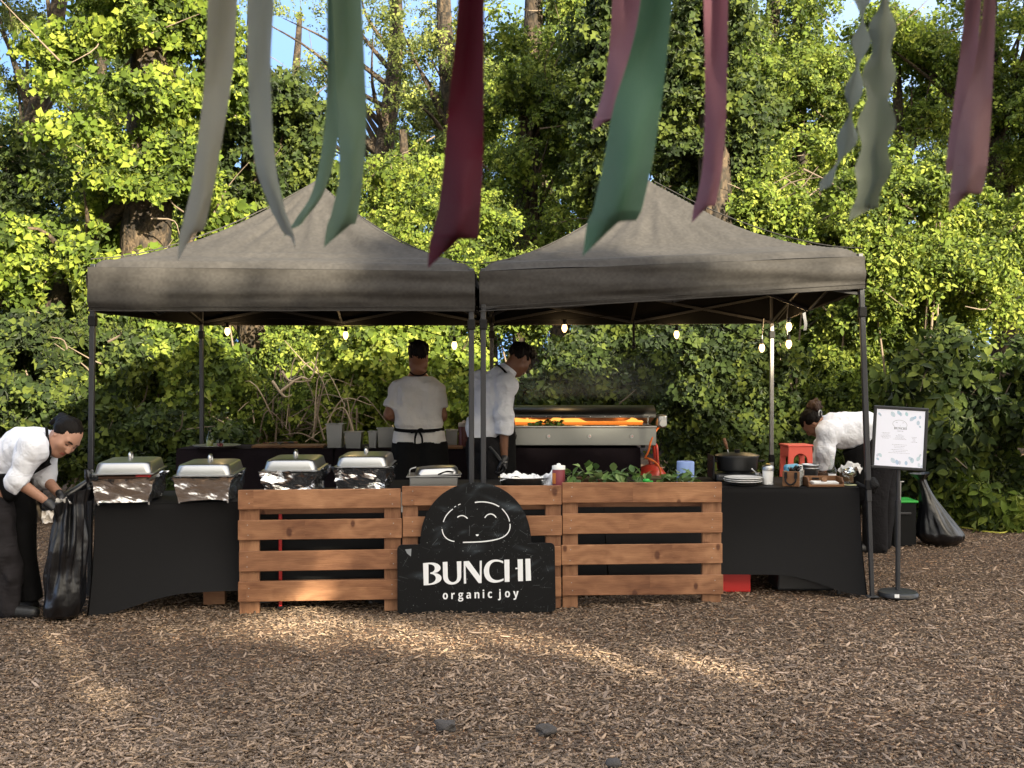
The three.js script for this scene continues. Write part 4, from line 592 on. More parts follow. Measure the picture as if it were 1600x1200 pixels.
{ // spice jar with a spoon, shaker
  const g = thing('spice_jar', 'small squat spice jar with a spoon between the plates and the shaker', 'jar', onT(1184, 7.72, 0.74)); part('jar', lathe([[0, 0], [0.024, 0], [0.026, 0.004], [0.026, 0.05], [0.02, 0.062], [0.02, 0.066]], 24), phys(rgb(0.8, 0.8, 0.75), 0.06, { transmission: 1, thickness: 0 }), g); part('spice', cyl(0.0235, 0.0235, 0.046, 20).translate(0, 0.004, 0), std(rgb(0.10, 0.075, 0.045), 0.95), g); part('lid', cyl(0.021, 0.021, 0.012, 20).translate(0, 0.066, 0), M.satin, g); part('spoon', tube([[0.005, 0.06, 0], [-0.02, 0.085, 0.01], [-0.045, 0.108, 0.01]], [0.003, 0.0025, 0.005], 6, 3), M.steel, g);
  const s = thing('sugar_shaker', 'tall shaker of white sugar with a domed steel cap', 'shaker', onT(1200, 7.66, 0.74)); part('body', lathe([[0, 0], [0.037, 0], [0.039, 0.006], [0.037, 0.02], [0.039, 0.1], [0.039, 0.104]], 12), phys(rgb(0.80, 0.80, 0.79), 0.2, { clearcoat: 0.8, clearcoatRoughness: 0.05 }), s); part('cap', lathe([[0.041, 0.1], [0.042, 0.122], [0.036, 0.134], [0.018, 0.141], [0, 0.143]], 28), M.steel, s); part('flap', mv(rbox(0.03, 0.005, 0.02, 0.002), 0, 0.145, 0), std(rgb(0.5, 0.35, 0.1), 0.4, { metalness: 0.8 }), s);
}
{ // wooden cutlery caddy
  const g = thing('cutlery_caddy', 'wooden cutlery caddy with black strap handle on the right table', 'caddy', onT(1240, 7.62, 0.74), -0.42), w = 0.115, h = 0.105, d = 0.19;
  part('front_panel', mv(boxUV(rbox(w, h, 0.014, 0.004), 1, 0.2, 0.3), 0, h / 2, d / 2), M.board, g); part('back_panel', mv(boxUV(rbox(w, h, 0.014, 0.004), 1, 0.5, 0.3), 0, h / 2, -d / 2), M.board, g);
  const speck = dataTex(128, 128, (x, y) => { const f = 0.55 + 0.5 * tnoise(x / 3, y / 3, 43); return [f, f, f * 0.97]; });
  for (const s of [-1, 1]) part('side_panel', mv(boxUV(rbox(0.01, h - 0.004, d - 0.016, 0.003), 3), s * (w / 2 - 0.005), h / 2, 0), std(rgb(0.36, 0.36, 0.34), 0.8, { map: speck }), g);
  part('base', mv(rbox(w - 0.02, 0.01, d - 0.02, 0.002), 0, 0.008, 0), M.board, g);
  for (const s of [-1, 1]) part('strap_stud', mv(rbox(0.02, 0.045, 0.01, 0.004), s * 0.034, h - 0.028, d / 2 + 0.011), M.black, g);
  part('strap', tube([[-0.034, h - 0.045, d / 2 + 0.014], [-0.032, 0.035, d / 2 + 0.02], [0, 0.014, d / 2 + 0.024], [0.032, 0.035, d / 2 + 0.02], [0.034, h - 0.045, d / 2 + 0.014]], [0.006], 7, 5), M.black, g);
  const bag = thing('blue_packet', 'blue packet stuffed into the wooden cutlery caddy', 'packet', onT(1237, 7.68, 0.79)); part('packet', mv(rbox(0.115, 0.085, 0.05, 0.02, 4), 0, 0.05, 0, 0.1, 0.3, 0.03), phys(rgb(0.08, 0.27, 0.42), 0.35), bag); part('red_edge', mv(rbox(0.006, 0.075, 0.035, 0.002), 0.066, 0.03, 0.0), M.coral, bag); part('white_panel', mv(rbox(0.02, 0.085, 0.04, 0.003), 0.054, 0.045, 0.02, 0.1, 0.3, 0), M.white, bag);
  seed = 72; const cut = thing('cutlery', 'bundle of black-handled cutlery standing in the wooden caddy', 'cutlery', onT(1240, 7.58, 0.76)); for (let i = 0; i < 12; i++) part('fork', tube([[R(-0.03, 0.03), 0.02, R(-0.03, 0.03)], [R(-0.03, 0.03), 0.07, R(-0.02, 0.04)], [R(-0.045, 0.05), R(0.1, 0.125), R(-0.02, 0.05)]], [0.0045, 0.006, 0.0075], 6, 3), i % 4 ? M.black : M.steel, cut);
}
{ // wooden napkin tray
  const g = thing('napkin_tray', 'open wooden tray of white napkins at the front of the right table', 'tray', onT(1286, 7.58, 0.741), 0.02), w = 0.245, d = 0.17, h = 0.062;
  part('base', mv(boxUV(rbox(w, 0.01, d, 0.003), 1, 0.1, 0.2), 0, 0.006, 0), M.board, g); part('back_panel', mv(boxUV(rbox(w, h, 0.01, 0.003), 1, 0.4, 0.7), 0, h / 2, -d / 2 + 0.005), M.board, g); part('front_panel', mv(boxUV(rbox(w, 0.018, 0.01, 0.003), 1, 0.1, 0.5), 0, 0.009, d / 2 - 0.005), M.board, g);
  for (const s of [-1, 1]) { const sh = new THREE.Shape(); sh.moveTo(-d / 2 + 0.01, 0); sh.lineTo(d / 2 - 0.01, 0); sh.lineTo(d / 2 - 0.01, 0.034); sh.lineTo(d / 2 - 0.04, h); sh.lineTo(-d / 2 + 0.01, h); part('side_panel', mv(boxUV(new THREE.ExtrudeGeometry(sh, { depth: 0.01, bevelEnabled: false }), 1), s * (w / 2 - 0.005) + 0.005, 0.0, 0, 0, -Math.PI / 2, 0), M.board, g); }
  part('hand_slot', mv(rbox(0.05, 0.014, 0.004, 0.006), -0.03, h * 0.68, -d / 2 + 0.0115), M.black, g);
  const n = thing('napkins', 'stack of white napkins in the wooden tray', 'napkins', onT(1288, 7.56, 0.755)); for (let i = 0; i < 4; i++) part('napkin', mv(rbox(0.17, 0.003, 0.11, 0.001), R(-0.004, 0.004), 0.003 + i * 0.0042, 0, 0.02, R(-0.08, 0.08), 0), M.napkin, n);
  part('block', mv(new THREE.CylinderGeometry(0.02, 0.022, 0.022, 6), 0.0, 0.03, 0.0, 1.2), M.board, n, 'small wooden weight');
}
{ // steel bucket
  const g = thing('steel_bucket', 'small tapered steel bucket in front of the red stool', 'bucket', onT(1266, 7.85, 0.74)); part('bucket', lathe([[0, 0], [0.046, 0], [0.062, 0.118], [0.067, 0.12], [0.067, 0.127], [0.06, 0.127], [0.058, 0.118], [0.044, 0.008], [0, 0.006]], 32), std(rgb(0.5, 0.53, 0.56), 0.3, { metalness: 1 }), g); part('band', lathe([[0.0595, 0.092], [0.0625, 0.096], [0.0625, 0.1], [0.0605, 0.104]], 32), M.satin, g);
  const j = thing('brown_cup', 'short dark brown cup beside the steel bucket', 'cup', onT(1287, 7.75, 0.74)); part('cup', lathe([[0, 0], [0.033, 0], [0.036, 0.075], [0.033, 0.075], [0.03, 0.006], [0, 0.006]], 24), std(rgb(0.07, 0.035, 0.018), 0.45), j);
}
{ // red plastic stool
  const g = thing('red_stool', 'coral red plastic step stool with an arched opening behind the steel bucket', 'stool', onT(1244, 8.3, 0.0), 0.12);
  const sh = new THREE.Shape(); sh.moveTo(-0.1, 0); sh.lineTo(-0.09, 0.34); sh.lineTo(0.09, 0.34); sh.lineTo(0.1, 0); sh.lineTo(0.062, 0); sh.lineTo(0.056, 0.22); sh.absarc(0, 0.235, 0.055, 0, Math.PI, false); sh.lineTo(-0.062, 0); sh.lineTo(-0.1, 0);
  for (const s of [0.075, -0.085]) part('end_panel', mv(new THREE.ExtrudeGeometry(sh, { depth: 0.012, bevelEnabled: true, bevelSize: 0.002, bevelThickness: 0.002, bevelSegments: 1, curveSegments: 16 }), 0, 0.625, s), M.coral, g);
  part('seat', mv(rbox(0.2, 0.016, 0.19, 0.006), 0, 0.973, 0.0), M.coral, g); for (const s of [-1, 1]) part('side_panel', mv(rbox(0.008, 0.07, 0.14, 0.003), s * 0.086, 0.925, 0.0), M.coral, g);
  const cr = thing('side_crate', 'dark crate that the red stool stands on', 'crate', onT(1244, 8.3, 0.0), 0.12); part('crate', mv(rbox(0.4, 0.61, 0.4, 0.01), 0, 0.31, 0), M.black, cr);
}
{ // glass bottle, jar with cloth, goblet
  const g = thing('glass_bottle', 'clear long-necked glass bottle with a white label beside the napkin tray', 'bottle', onT(1300, 7.7, 0.74)); part('bottle', lathe([[0, 0.003], [0.03, 0.003], [0.033, 0.01], [0.033, 0.085], [0.026, 0.11], [0.013, 0.14], [0.0115, 0.178], [0.0135, 0.182]], 28), phys(rgb(0.9, 0.93, 0.92), 0.04, { transmission: 1, thickness: 0 }), g); part('stopper', mv(cyl(0.013, 0.014, 0.022, 20), 0, 0.18, 0), M.white, g); part('label', mv(new THREE.CylinderGeometry(0.0338, 0.0338, 0.06, 20, 1, true, -1.1, 1.8), 0, 0.045, 0), M.white, g);
  const j = thing('spice_bowl', 'glass jar with brown contents topped by a white cloth beside the bottle', 'jar', onT(1323, 7.85, 0.74)); part('jar', lathe([[0, 0], [0.045, 0], [0.05, 0.008], [0.05, 0.09]], 28), phys(rgb(0.85, 0.85, 0.82), 0.05, { transmission: 1, thickness: 0 }), j); part('contents', cyl(0.045, 0.045, 0.06, 24).translate(0, 0.006, 0), std(rgb(0.12, 0.065, 0.03), 0.9), j);
  part('cloth', mv(sheet(20, 20, (a, b) => { const u = a * 2 - 1, v = b * 2 - 1, r = Math.hypot(u, v); return [u * 0.075 + 0.02 * noise(u * 2, v * 3, 4) + 0.02, 0.095 + 0.045 * (1 - r * 0.9) + 0.03 * noise(u * 3, v * 3, 7), v * 0.06]; }), 0, 0, 0), std(rgb(0.62, 0.6, 0.57), 0.9), j);
  const w = thing('goblet', 'stemmed glass goblet with crumpled foil at the right end of the table', 'goblet', onT(1327, 7.6, 0.741)); part('glass', lathe([[0, 0.002], [0.036, 0.002], [0.03, 0.006], [0.006, 0.01], [0.005, 0.05], [0.012, 0.058], [0.045, 0.068], [0.05, 0.12], [0.052, 0.125]], 32), M.glass, w); part('foil', mv(new THREE.IcosahedronGeometry(0.036, 3), 0, 0.1, 0), foilMat, w);
  { const p = w.children[1].geometry.attributes.position; for (let i = 0; i < p.count; i++) { const k = 1 + 0.35 * noise(p.getX(i) * 60, p.getY(i) * 60, p.getZ(i) * 60); p.setXYZ(i, p.getX(i) * k, (p.getY(i) - 0.1) * k * 0.7 + 0.095, p.getZ(i) * k); } }
  part('rim_petals', lathe([[0.02, 0.003], [0.05, 0.003], [0.052, 0.005], [0.02, 0.007]], 16), std(rgb(0.5, 0.48, 0.25), 0.6), w);
}
// ------------------------------------------------------------------ back tables
function gastro(label, px, D, w, h, d, ry = 0) { const g = thing('steel_container', label, 'container', onT(px, D, 0.862), ry, 'steel containers on the back table'); part('body', merge([sheet(4, 6, (a, b) => [(a - 0.5) * w * lerp(0.86, 1, b), b * h, d / 2 * lerp(0.86, 1, b)]), sheet(4, 6, (a, b) => [(0.5 - a) * w * lerp(0.86, 1, b), b * h, -d / 2 * lerp(0.86, 1, b)]), sheet(4, 6, (a, b) => [w / 2 * lerp(0.86, 1, b), b * h, (0.5 - a) * d * lerp(0.86, 1, b)]), sheet(4, 6, (a, b) => [-w / 2 * lerp(0.86, 1, b), b * h, (a - 0.5) * d * lerp(0.86, 1, b)]), sheet(2, 2, (a, b) => [(a - 0.5) * w * 0.86, 0.001, (0.5 - b) * d * 0.86])]), M.satin, g); part('rim', merge([mv(rbox(w + 0.02, 0.008, 0.012, 0.003), 0, h, d / 2 + 0.003), mv(rbox(w + 0.02, 0.008, 0.012, 0.003), 0, h, -d / 2 - 0.003), mv(rbox(0.012, 0.008, d - 0.008, 0.003), w / 2 + 0.003, h, 0), mv(rbox(0.012, 0.008, d - 0.008, 0.003), -w / 2 - 0.003, h, 0)]), M.satin, g); }
gastro('tallest steel container, leftmost of the row on the back table', 524, 9.62, 0.14, 0.205, 0.15);
gastro('second steel container on the back table, lower and square', 553, 9.55, 0.145, 0.14, 0.15);
gastro('narrow pale steel container, third in the row on the back table', 583, 9.6, 0.07, 0.14, 0.12);
gastro('wide shiny steel container just left of the man in the T-shirt', 602, 9.66, 0.14, 0.165, 0.15, 0.1);
gastro('steel container between the two standing men', 706, 9.65, 0.10, 0.15, 0.12);
for (const [label, px, w, d, D] of [['long pale cutting board on the left back table', 452, 0.62, 0.24, 9.62], ['short cutting board at the right side of the back table by the two men', 705, 0.2, 0.2, 9.5]]) { const g = thing('cutting_board', label, 'cutting board', onT(px, D, 0.874), 0.04); part('board', boxUV(rbox(w, 0.022, d, 0.006), 1, 0.2, 0.6), M.board, g); }
{ const k = thing('ladle_set', 'dark utensils lying on the long cutting board', 'utensils', onT(435, 9.6, 0.892)); for (let i = 0; i < 4; i++) part('utensil', tube([[-0.14 + i * 0.06, 0.006, 0.03 * i], [0, 0.014, 0.02 * i - 0.02], [0.16 - i * 0.03, 0.01, -0.03]], [0.006, 0.005, 0.011], 6, 3), i % 2 ? M.darkMetal : M.board, k);
  const t = thing('round_tray', 'round steel tray carrying the clear bottle on the left back table', 'tray', onT(338, 9.5, 0.867)); part('tray', lathe([[0, 0], [0.15, 0], [0.2, 0.02], [0.205, 0.024], [0.15, 0.008], [0, 0.008]], 40), M.satin, t);
  const b = thing('oil_bottle', 'clear glass bottle standing on the round tray at the left back table', 'bottle', onT(327, 9.5, 0.878)); part('bottle', lathe([[0, 0], [0.03, 0], [0.033, 0.008], [0.033, 0.07], [0.014, 0.11], [0.012, 0.145], [0.015, 0.15]], 24), phys(rgb(0.85, 0.9, 0.85), 0.05, { transmission: 1, thickness: 0 }), b); part('oil', cyl(0.029, 0.029, 0.05, 20).translate(0, 0.004, 0), phys(rgb(0.25, 0.26, 0.08), 0.2), b);
  const c = thing('glass_cup', 'small glass tumbler beside the clear bottle on the round tray', 'glass', onT(343, 9.45, 0.878)); part('tumbler', lathe([[0, 0], [0.026, 0], [0.033, 0.06]], 24), M.glass, c); part('sauce', cyl(0.025, 0.028, 0.025, 20).translate(0, 0.003, 0), M.sauce, c);
}
const leafSmall = leaf(0.05, 0.03, "oval"), leafLm = [[0.07, 0.15, 0.02], [0.13, 0.22, 0.03], [0.04, 0.09, 0.02]].map((c) => phys(rgb(...c), 0.9, { transmission: 0.25, thickness: 0 }));
// ------------------------------------------------------------------ gas grill, burning
{
  const D = 9.62, x0 = (752 - CX) / F * D, x1 = (1020 - CX) / F * D, w = x1 - x0, cx = (x0 + x1) / 2, g = thing('gas_grill', 'long stainless gas grill burning orange under its half-closed hood', 'grill', [cx, 0.885, -D]);
  const dark = std(rgb(0.10, 0.098, 0.095), 0.35, { metalness: 0.9 });
  for (const s of [-1, 1]) part('foot', mv(cyl(0.02, 0.02, 0.03, 16), s * (w / 2 - 0.1), -0.016, 0.12), M.black, g);
  part('front_panel', mv(rbox(w, 0.15, 0.012, 0.004), 0, 0.085, 0.235), std(rgb(0.27, 0.275, 0.26), 0.33, { metalness: 1 }), g); part('front_lip', mv(rbox(w + 0.012, 0.018, 0.05, 0.006), 0, 0.17, 0.225), M.steel, g);
  part('tub', merge([mv(rbox(w - 0.02, 0.01, 0.44, 0.003), 0, 0.02, 0), mv(rbox(0.01, 0.16, 0.44, 0.003), -w / 2 + 0.006, 0.09, 0), mv(rbox(0.01, 0.16, 0.44, 0.003), w / 2 - 0.006, 0.09, 0), mv(rbox(w - 0.02, 0.29, 0.01, 0.003), 0, 0.16, -0.215)]), M.satin, g);
  part('grate', merge(Array.from({ length: 26 }, (_, i) => mv(rbox(0.008, 0.008, 0.42, 0.002), -w / 2 + 0.03 + i * (w - 0.06) / 25, 0.165, 0))), M.darkMetal, g);
  part('hood', merge([sheet(4, 16, (a, b) => { const t = b * 1.9 - 0.15; return [(a - 0.5) * w, 0.262 + 0.085 * Math.sin(t), 0.02 + 0.2 * Math.cos(t)]; }), mv(rbox(w, 0.012, 0.014, 0.003), 0, 0.252, 0.22)]), dark, g);
  for (const s of [-1, 1]) { const sh = new THREE.Shape(); sh.moveTo(0.22, 0.25); for (let i = 0; i <= 12; i++) { const t = i / 12 * 1.9 - 0.1; sh.lineTo(0.02 + 0.2 * Math.cos(t), 0.262 + 0.085 * Math.sin(t)); } sh.lineTo(-0.21, 0.18); sh.lineTo(s > 0 ? -0.1 : 0.22, 0.18); part('hood_end', mv(new THREE.ExtrudeGeometry(sh, { depth: 0.006, bevelEnabled: false }), s * (w / 2 - 0.005) - 0.003, 0, 0, 0, -Math.PI / 2, 0), dark, g); }
  for (let i = 0; i < 12; i++) part('rivet', mv(new THREE.SphereGeometry(0.005, 8, 6), -w / 2 + 0.06 + i * (w - 0.12) / 11, 0.256, 0.228), M.steel, g);
  for (const px of [857, 921, 987]) { const kx = (px - CX) / F * (D - 0.24) - cx, k = part('knob', mv(new THREE.CylinderGeometry(0.014, 0.016, 0.018, 20).rotateX(Math.PI / 2), kx, 0.088, 0.25), M.steel, g); part('knob_mark', mv(rbox(0.012, 0.006, 0.006, 0.002), kx + 0.004, 0.091, 0.261), M.red, k); }
  part('motor_box', mv(rbox(0.085, 0.11, 0.13, 0.02, 4), w / 2 + 0.058, 0.215, 0.14), lidSteel, g); part('spit_end', mv(new THREE.CylinderGeometry(0.03, 0.03, 0.04, 24).rotateX(Math.PI / 2), w / 2 + 0.06, 0.2, 0.22), M.steel, g);
  // flames along the back burner and the glowing burner itself
  seed = 33; const fl = [0.0]; const flameGeo = sheet(150, 8, (a, b) => { const x = (a - 0.5) * (w - 0.16), hgt = (0.02 + 0.016 * noise(x * 9, 1) + 0.03 * Math.pow(Math.max(0, noise(x * 26, 4)), 2)) * sstep(-0.72, -0.45, noise(x * 4 + 2, 7)) + 0.001; return [x, 0.2 + b * hgt, -0.12 + 0.03 * noise(x * 12, b * 3, 2) + b * 0.03]; });
  const flameMat = std(rgb(0.02, 0.01, 0.005), 1, { emissive: rgb(1.0, 0.38, 0.07), emissiveIntensity: 0.42 });
  part('flame', flameGeo, flameMat, g); part('flame', flameGeo.clone().translate(0.02, -0.004, 0.08).scale(0.97, 1, 1), flameMat, g);
  part('burner', mv(rbox(w - 0.14, 0.03, 0.02, 0.004), 0, 0.182, -0.16), std(rgb(0.05, 0.02, 0.01), 0.9, { emissive: rgb(1, 0.25, 0.03), emissiveIntensity: 0.2 }), g);
  part('inner_back', mv(rbox(w - 0.05, 0.1, 0.006, 0.002), 0, 0.225, -0.2), std(rgb(0.16, 0.08, 0.04), 0.4, { metalness: 1 }), g);
  const n = thing('salad_greens', 'heap of green leaves charring on the grill grate', 'greens', onT(855, D - 0.12, 1.055)); seed = 91; for (let i = 0; i < 70; i++) { const m = part('leaf', leafSmall, leafLm[i % 3], n); m.position.set(R(-0.13, 0.13), Math.pow(rnd(), 1.3) * 0.045, R(-0.06, 0.06)); m.rotation.set(R(-1, 1), R(0, 6.28), R(-1, 1)); }
  for (const lx of [-0.35, 0.1, 0.5]) { const p = new THREE.PointLight(new THREE.Color(1, 0.45, 0.12), 0.015); p.name = 'flame_light'; p.position.set(cx + lx, 0.885 + 0.235, -D - 0.07); p.castShadow = true; p.shadow.radius = 2; scene.add(p); }
}
{ // gas cylinder and its hose
  const p = at(1017, 738, 9.5); const g = thing('gas_cylinder', 'orange-red gas cylinder standing at the right end of the grill table', 'gas cylinder', [p.x, 0, p.z]);
  part('body', lathe([[0, 0.01], [0.12, 0.01], [0.14, 0.03], [0.145, 0.08], [0.145, 0.58], [0.13, 0.65], [0.09, 0.70], [0.04, 0.72], [0, 0.725]], 40), M.gasRed, g);
  part('valve', mv(merge([cyl(0.02, 0.018, 0.06, 16), mv(rbox(0.07, 0.025, 0.025, 0.006), 0.01, 0.045, 0)]), 0, 0.715, 0), std(rgb(0.3, 0.05, 0.03), 0.4), g);
  part('guard', tube([[0.06, 0.70, 0.03], [0.052, 0.80, 0.03], [0.045, 0.89, 0.02], [0.03, 0.89, -0.03], [0.04, 0.80, -0.05], [0.05, 0.70, -0.05]], [0.013], 8, 4), M.gasRed, g);
  const h = thing('gas_hose', 'bright orange gas hose looping from the grill end down to the cylinder', 'hose'); part('hose', tube([at(1034, 662, 9.45), at(1024, 675, 9.4), at(1017, 690, 9.38), at(1013, 706, 9.38), at(1008, 716, 9.38), at(1012, 716, 9.34), at(1026, 724, 9.33), at(1032, 736, 9.33), at(1031, 752, 9.36)], [0.0085], 8, 5), M.hose, h);
}
{ // smoke above the grill: thin drifting veils
  const tex = dataTex(256, 256, (x, y) => { const u = x / 256, v = y / 256, e = Math.sin(u * Math.PI) * sstep(0, 0.18, v) * (1 - sstep(0.35, 1, v)), f = clamp(0.5 + 0.5 * tnoise(u * 4 + 0.7 * tnoise(u * 5, v * 5, 5), v * 4, 4) + 0.3 * tnoise(u * 11, v * 9, 11)); const a = e * f * 0.035; return [a, a, a]; });
  const veil = std(rgb(0.62, 0.68, 0.78), 1, { transparent: true, alphaMap: tex, depthWrite: false }); const g = thing('smoke', 'thin grey smoke drifting up from the grill', 'smoke', [0.5, 1.22, -9.75]); g.userData.kind = 'stuff';
  for (let k = 0; k < 4; k++) part('wisp', sheet(24, 16, (a, b) => [(a - 0.5) * (1.5 + 0.15 * k) + b * 0.15, b * (0.55 + 0.06 * k), k * 0.12 - 0.2 + 0.08 * Math.sin(a * 7 + k * 2) + 0.06 * noise(a * 3, b * 3, k)]), veil, g);
}
// ------------------------------------------------------------------ under and beside the tables
{ const g = thing('red_crate', 'red plastic crate under the right table beside the last pallet', 'crate', onT(1128, 7.72, 0), 0.05); part('crate', merge([mv(rbox(0.34, 0.012, 0.28, 0.004), 0, 0.01, 0), mv(rbox(0.34, 0.15, 0.014, 0.005), 0, 0.08, 0.135), mv(rbox(0.34, 0.15, 0.014, 0.005), 0, 0.08, -0.135), mv(rbox(0.014, 0.15, 0.25, 0.005), 0.162, 0.08, 0), mv(rbox(0.014, 0.15, 0.25, 0.005), -0.162, 0.08, 0)]), M.red, g); part('rim', merge([mv(rbox(0.36, 0.016, 0.02, 0.005), 0, 0.158, 0.14), mv(rbox(0.36, 0.016, 0.02, 0.005), 0, 0.158, -0.14)]), M.red, g);
  const b = thing('storage_box', 'black storage box with a lid under the right table', 'box', onT(1252, 7.74, 0), 0); const bm = std(rgb(0.016, 0.017, 0.019), 0.45); part('box', mv(rbox(0.4, 0.13, 0.3, 0.02, 3), 0, 0.075, 0), bm, b); part('lid', mv(rbox(0.43, 0.025, 0.33, 0.01), 0, 0.152, 0), bm, b); part('handle', tube([[-0.07, 0.12, 0.152], [-0.05, 0.1, 0.156], [0.05, 0.1, 0.156], [0.07, 0.12, 0.152]], [0.004], 6, 4), M.darkMetal, b);
  const r2 = thing('red_bin', 'red upright box edge glimpsed between the slats of the left pallet', 'bin', onT(437, 7.035, 0)); part('edge', mv(rbox(0.02, 0.62, 0.018, 0.005), 0, 0.32, 0), M.red, r2); part('base', mv(rbox(0.04, 0.02, 0.024, 0.005), 0, 0.014, 0), M.black, r2);
  const bu = thing('grey_tub', 'grey tub behind the left pallet, glimpsed through its top gap', 'tub', onT(415, 7.3, 0)); part('tub', lathe([[0, 0.01], [0.1, 0.01], [0.12, 0.6], [0.125, 0.61], [0.11, 0.61], [0.1, 0.03], [0, 0.03]], 28), std(rgb(0.10, 0.11, 0.115), 0.5), bu);
  const wb = thing('wood_offcut', 'short pale timber offcut on the mulch beside the left pallet', 'timber', onT(334, 7.2, 0.055), 0.15); part('block', boxUV(rbox(0.14, 0.1, 0.09, 0.006), 1, 0.3), M.post[0], wb);
}
const binBag = phys(rgb(0.004, 0.0045, 0.006), 0.3, { clearcoat: 0.3, clearcoatRoughness: 0.18, bumpMap: clothWrinkle, bumpScale: 0.008 });
function bag(label, p, ry, fn, extra) { const g = thing('bin_bag', label, 'bin bag', p, ry); part('bag', sheet(110, 60, fn), binBag, g); extra?.(g); return g; }
{ // the bag being filled at the left table end
  const D = 6.72, p = onT(101, D, 0), prof = (b) => { const w = [[0, 0.05], [0.03, 0.105], [0.12, 0.125], [0.45, 0.115], [0.75, 0.098], [0.9, 0.085], [1, 0.10]]; for (let i = 1; i < w.length; i++) if (b <= w[i][0]) return lerp(w[i - 1][1], w[i][1], (b - w[i - 1][0]) / (w[i][0] - w[i - 1][0])); return w.at(-1)[1]; };
  bag('glossy black bin bag hanging at the left table end, held open by gloved hands', p, 0, (a, b) => { const t = a * Math.PI * 2, pl = 0.02 * b * noise(Math.cos(t) * 4.5, Math.sin(t) * 4.5, b * 1.1) + 0.012 * Math.sin(t * 13 + 2 * noise(b * 3, 1)) * sstep(0.05, 0.6, b) * 0.8 + 0.02 * noise(Math.cos(t) * 2, Math.sin(t) * 2, b * 5 + 3), r = prof(b) + pl; return [Math.cos(t) * r + b * 0.045 - 0.02, b * (0.73 + 0.07 * Math.cos(t - 0.2)) + 0.012, Math.sin(t) * r * 0.9]; });
  const k = thing('bag_knot', 'bunched black plastic of the bin bag drawn round the canopy leg', 'plastic', onT(136, 7.05, 0.70)); part('bunch', sheet(40, 24, (a, b) => { const t = a * Math.PI * 2, r = (0.02 + 0.028 * Math.sin(b * Math.PI)) * (1 + 0.4 * noise(Math.cos(t) * 3, Math.sin(t) * 3, b * 6)); return [Math.cos(t) * r - 0.0 + 0.03 * Math.sin(b * 3), b * 0.2, Math.sin(t) * r]; }), binBag, k);
  part('lip', tube([[-0.16, 0.0, 0.1], [-0.09, 0.045, 0.08], [-0.03, 0.09, 0.03], [0.01, 0.13, 0]], [0.02, 0.028, 0.03, 0.02], 8, 5), binBag, k);
  const r = thing('food_scrap', 'white paper scrap in the gloved hands over the bin bag', 'paper', at(98, 784, 6.66)); part('scrap', sheet(12, 12, (a, b) => [(a - 0.5) * 0.09, 0.02 * noise(a * 5, b * 5, 2) + (b - 0.5) * 0.03, (b - 0.5) * 0.06]), M.napkin, r); part('scrap', sheet(12, 12, (a, b) => [(a - 0.5) * 0.07 - 0.09, (b - 0.5) * 0.08 - 0.09 + 0.01 * noise(a * 6, b * 6, 3), 0.02 * noise(a * 5, b * 5, 6) + 0.02]), std(rgb(0.55, 0.5, 0.44), 0.9), r);
}
{ // the full bag on the right, and the green-lidded box
  const p = onT(1464, 9.55, 0);
  bag('full black bin bag slumped on the mulch to the right of the menu', p, 0.1, (a, b) => { const t = a * Math.PI * 2, w = Math.sqrt(Math.max(0, Math.sin(Math.min(1, b * 5) * Math.PI / 2))) * lerp(0.235, 0.045, Math.pow(sstep(0.0, 0.93, b), 0.85)) + (b > 0.93 ? (b - 0.93) * 0.9 : 0), n = 0.03 * noise(Math.cos(t) * 2.6, Math.sin(t) * 2.6, b * 4) + 0.014 * noise(Math.cos(t) * 7, Math.sin(t) * 7, b * 3) , r = w * (1 + 2.2 * n) + n * 0.2 * w / 0.2, top = 0.64; return [Math.cos(t) * r * lerp(1, 0.8, b) + lerp(0.06, -0.16, b), b * top + 0.008 + 0.01 * noise(t, b * 4), Math.sin(t) * r * 0.75]; });
  const g = thing('green_lid_box', 'black box with a bright green lid between the woman and the bin bag', 'box', onT(1407, 9.62, 0)); part('box', mv(rbox(0.2, 0.38, 0.24, 0.012), 0, 0.2, 0), phys(rgb(0.007, 0.0075, 0.008), 0.6, { specularIntensity: 0.3 }), g); part('lid', mv(rbox(0.225, 0.022, 0.26, 0.008), 0, 0.4, 0), M.green, g); part('handle', mv(rbox(0.1, 0.02, 0.02, 0.006), 0, 0.3, 0.125), M.darkMetal, g);
  const s = thing('steel_tube', 'short pale steel tube standing on the green-lidded box', 'tube', onT(1406, 9.5, 0.412)); part('tube', merge([cyl(0.013, 0.013, 0.16, 14), mv(rbox(0.05, 0.01, 0.03, 0.003), 0.008, 0.162, 0)]), M.steel, s);
}
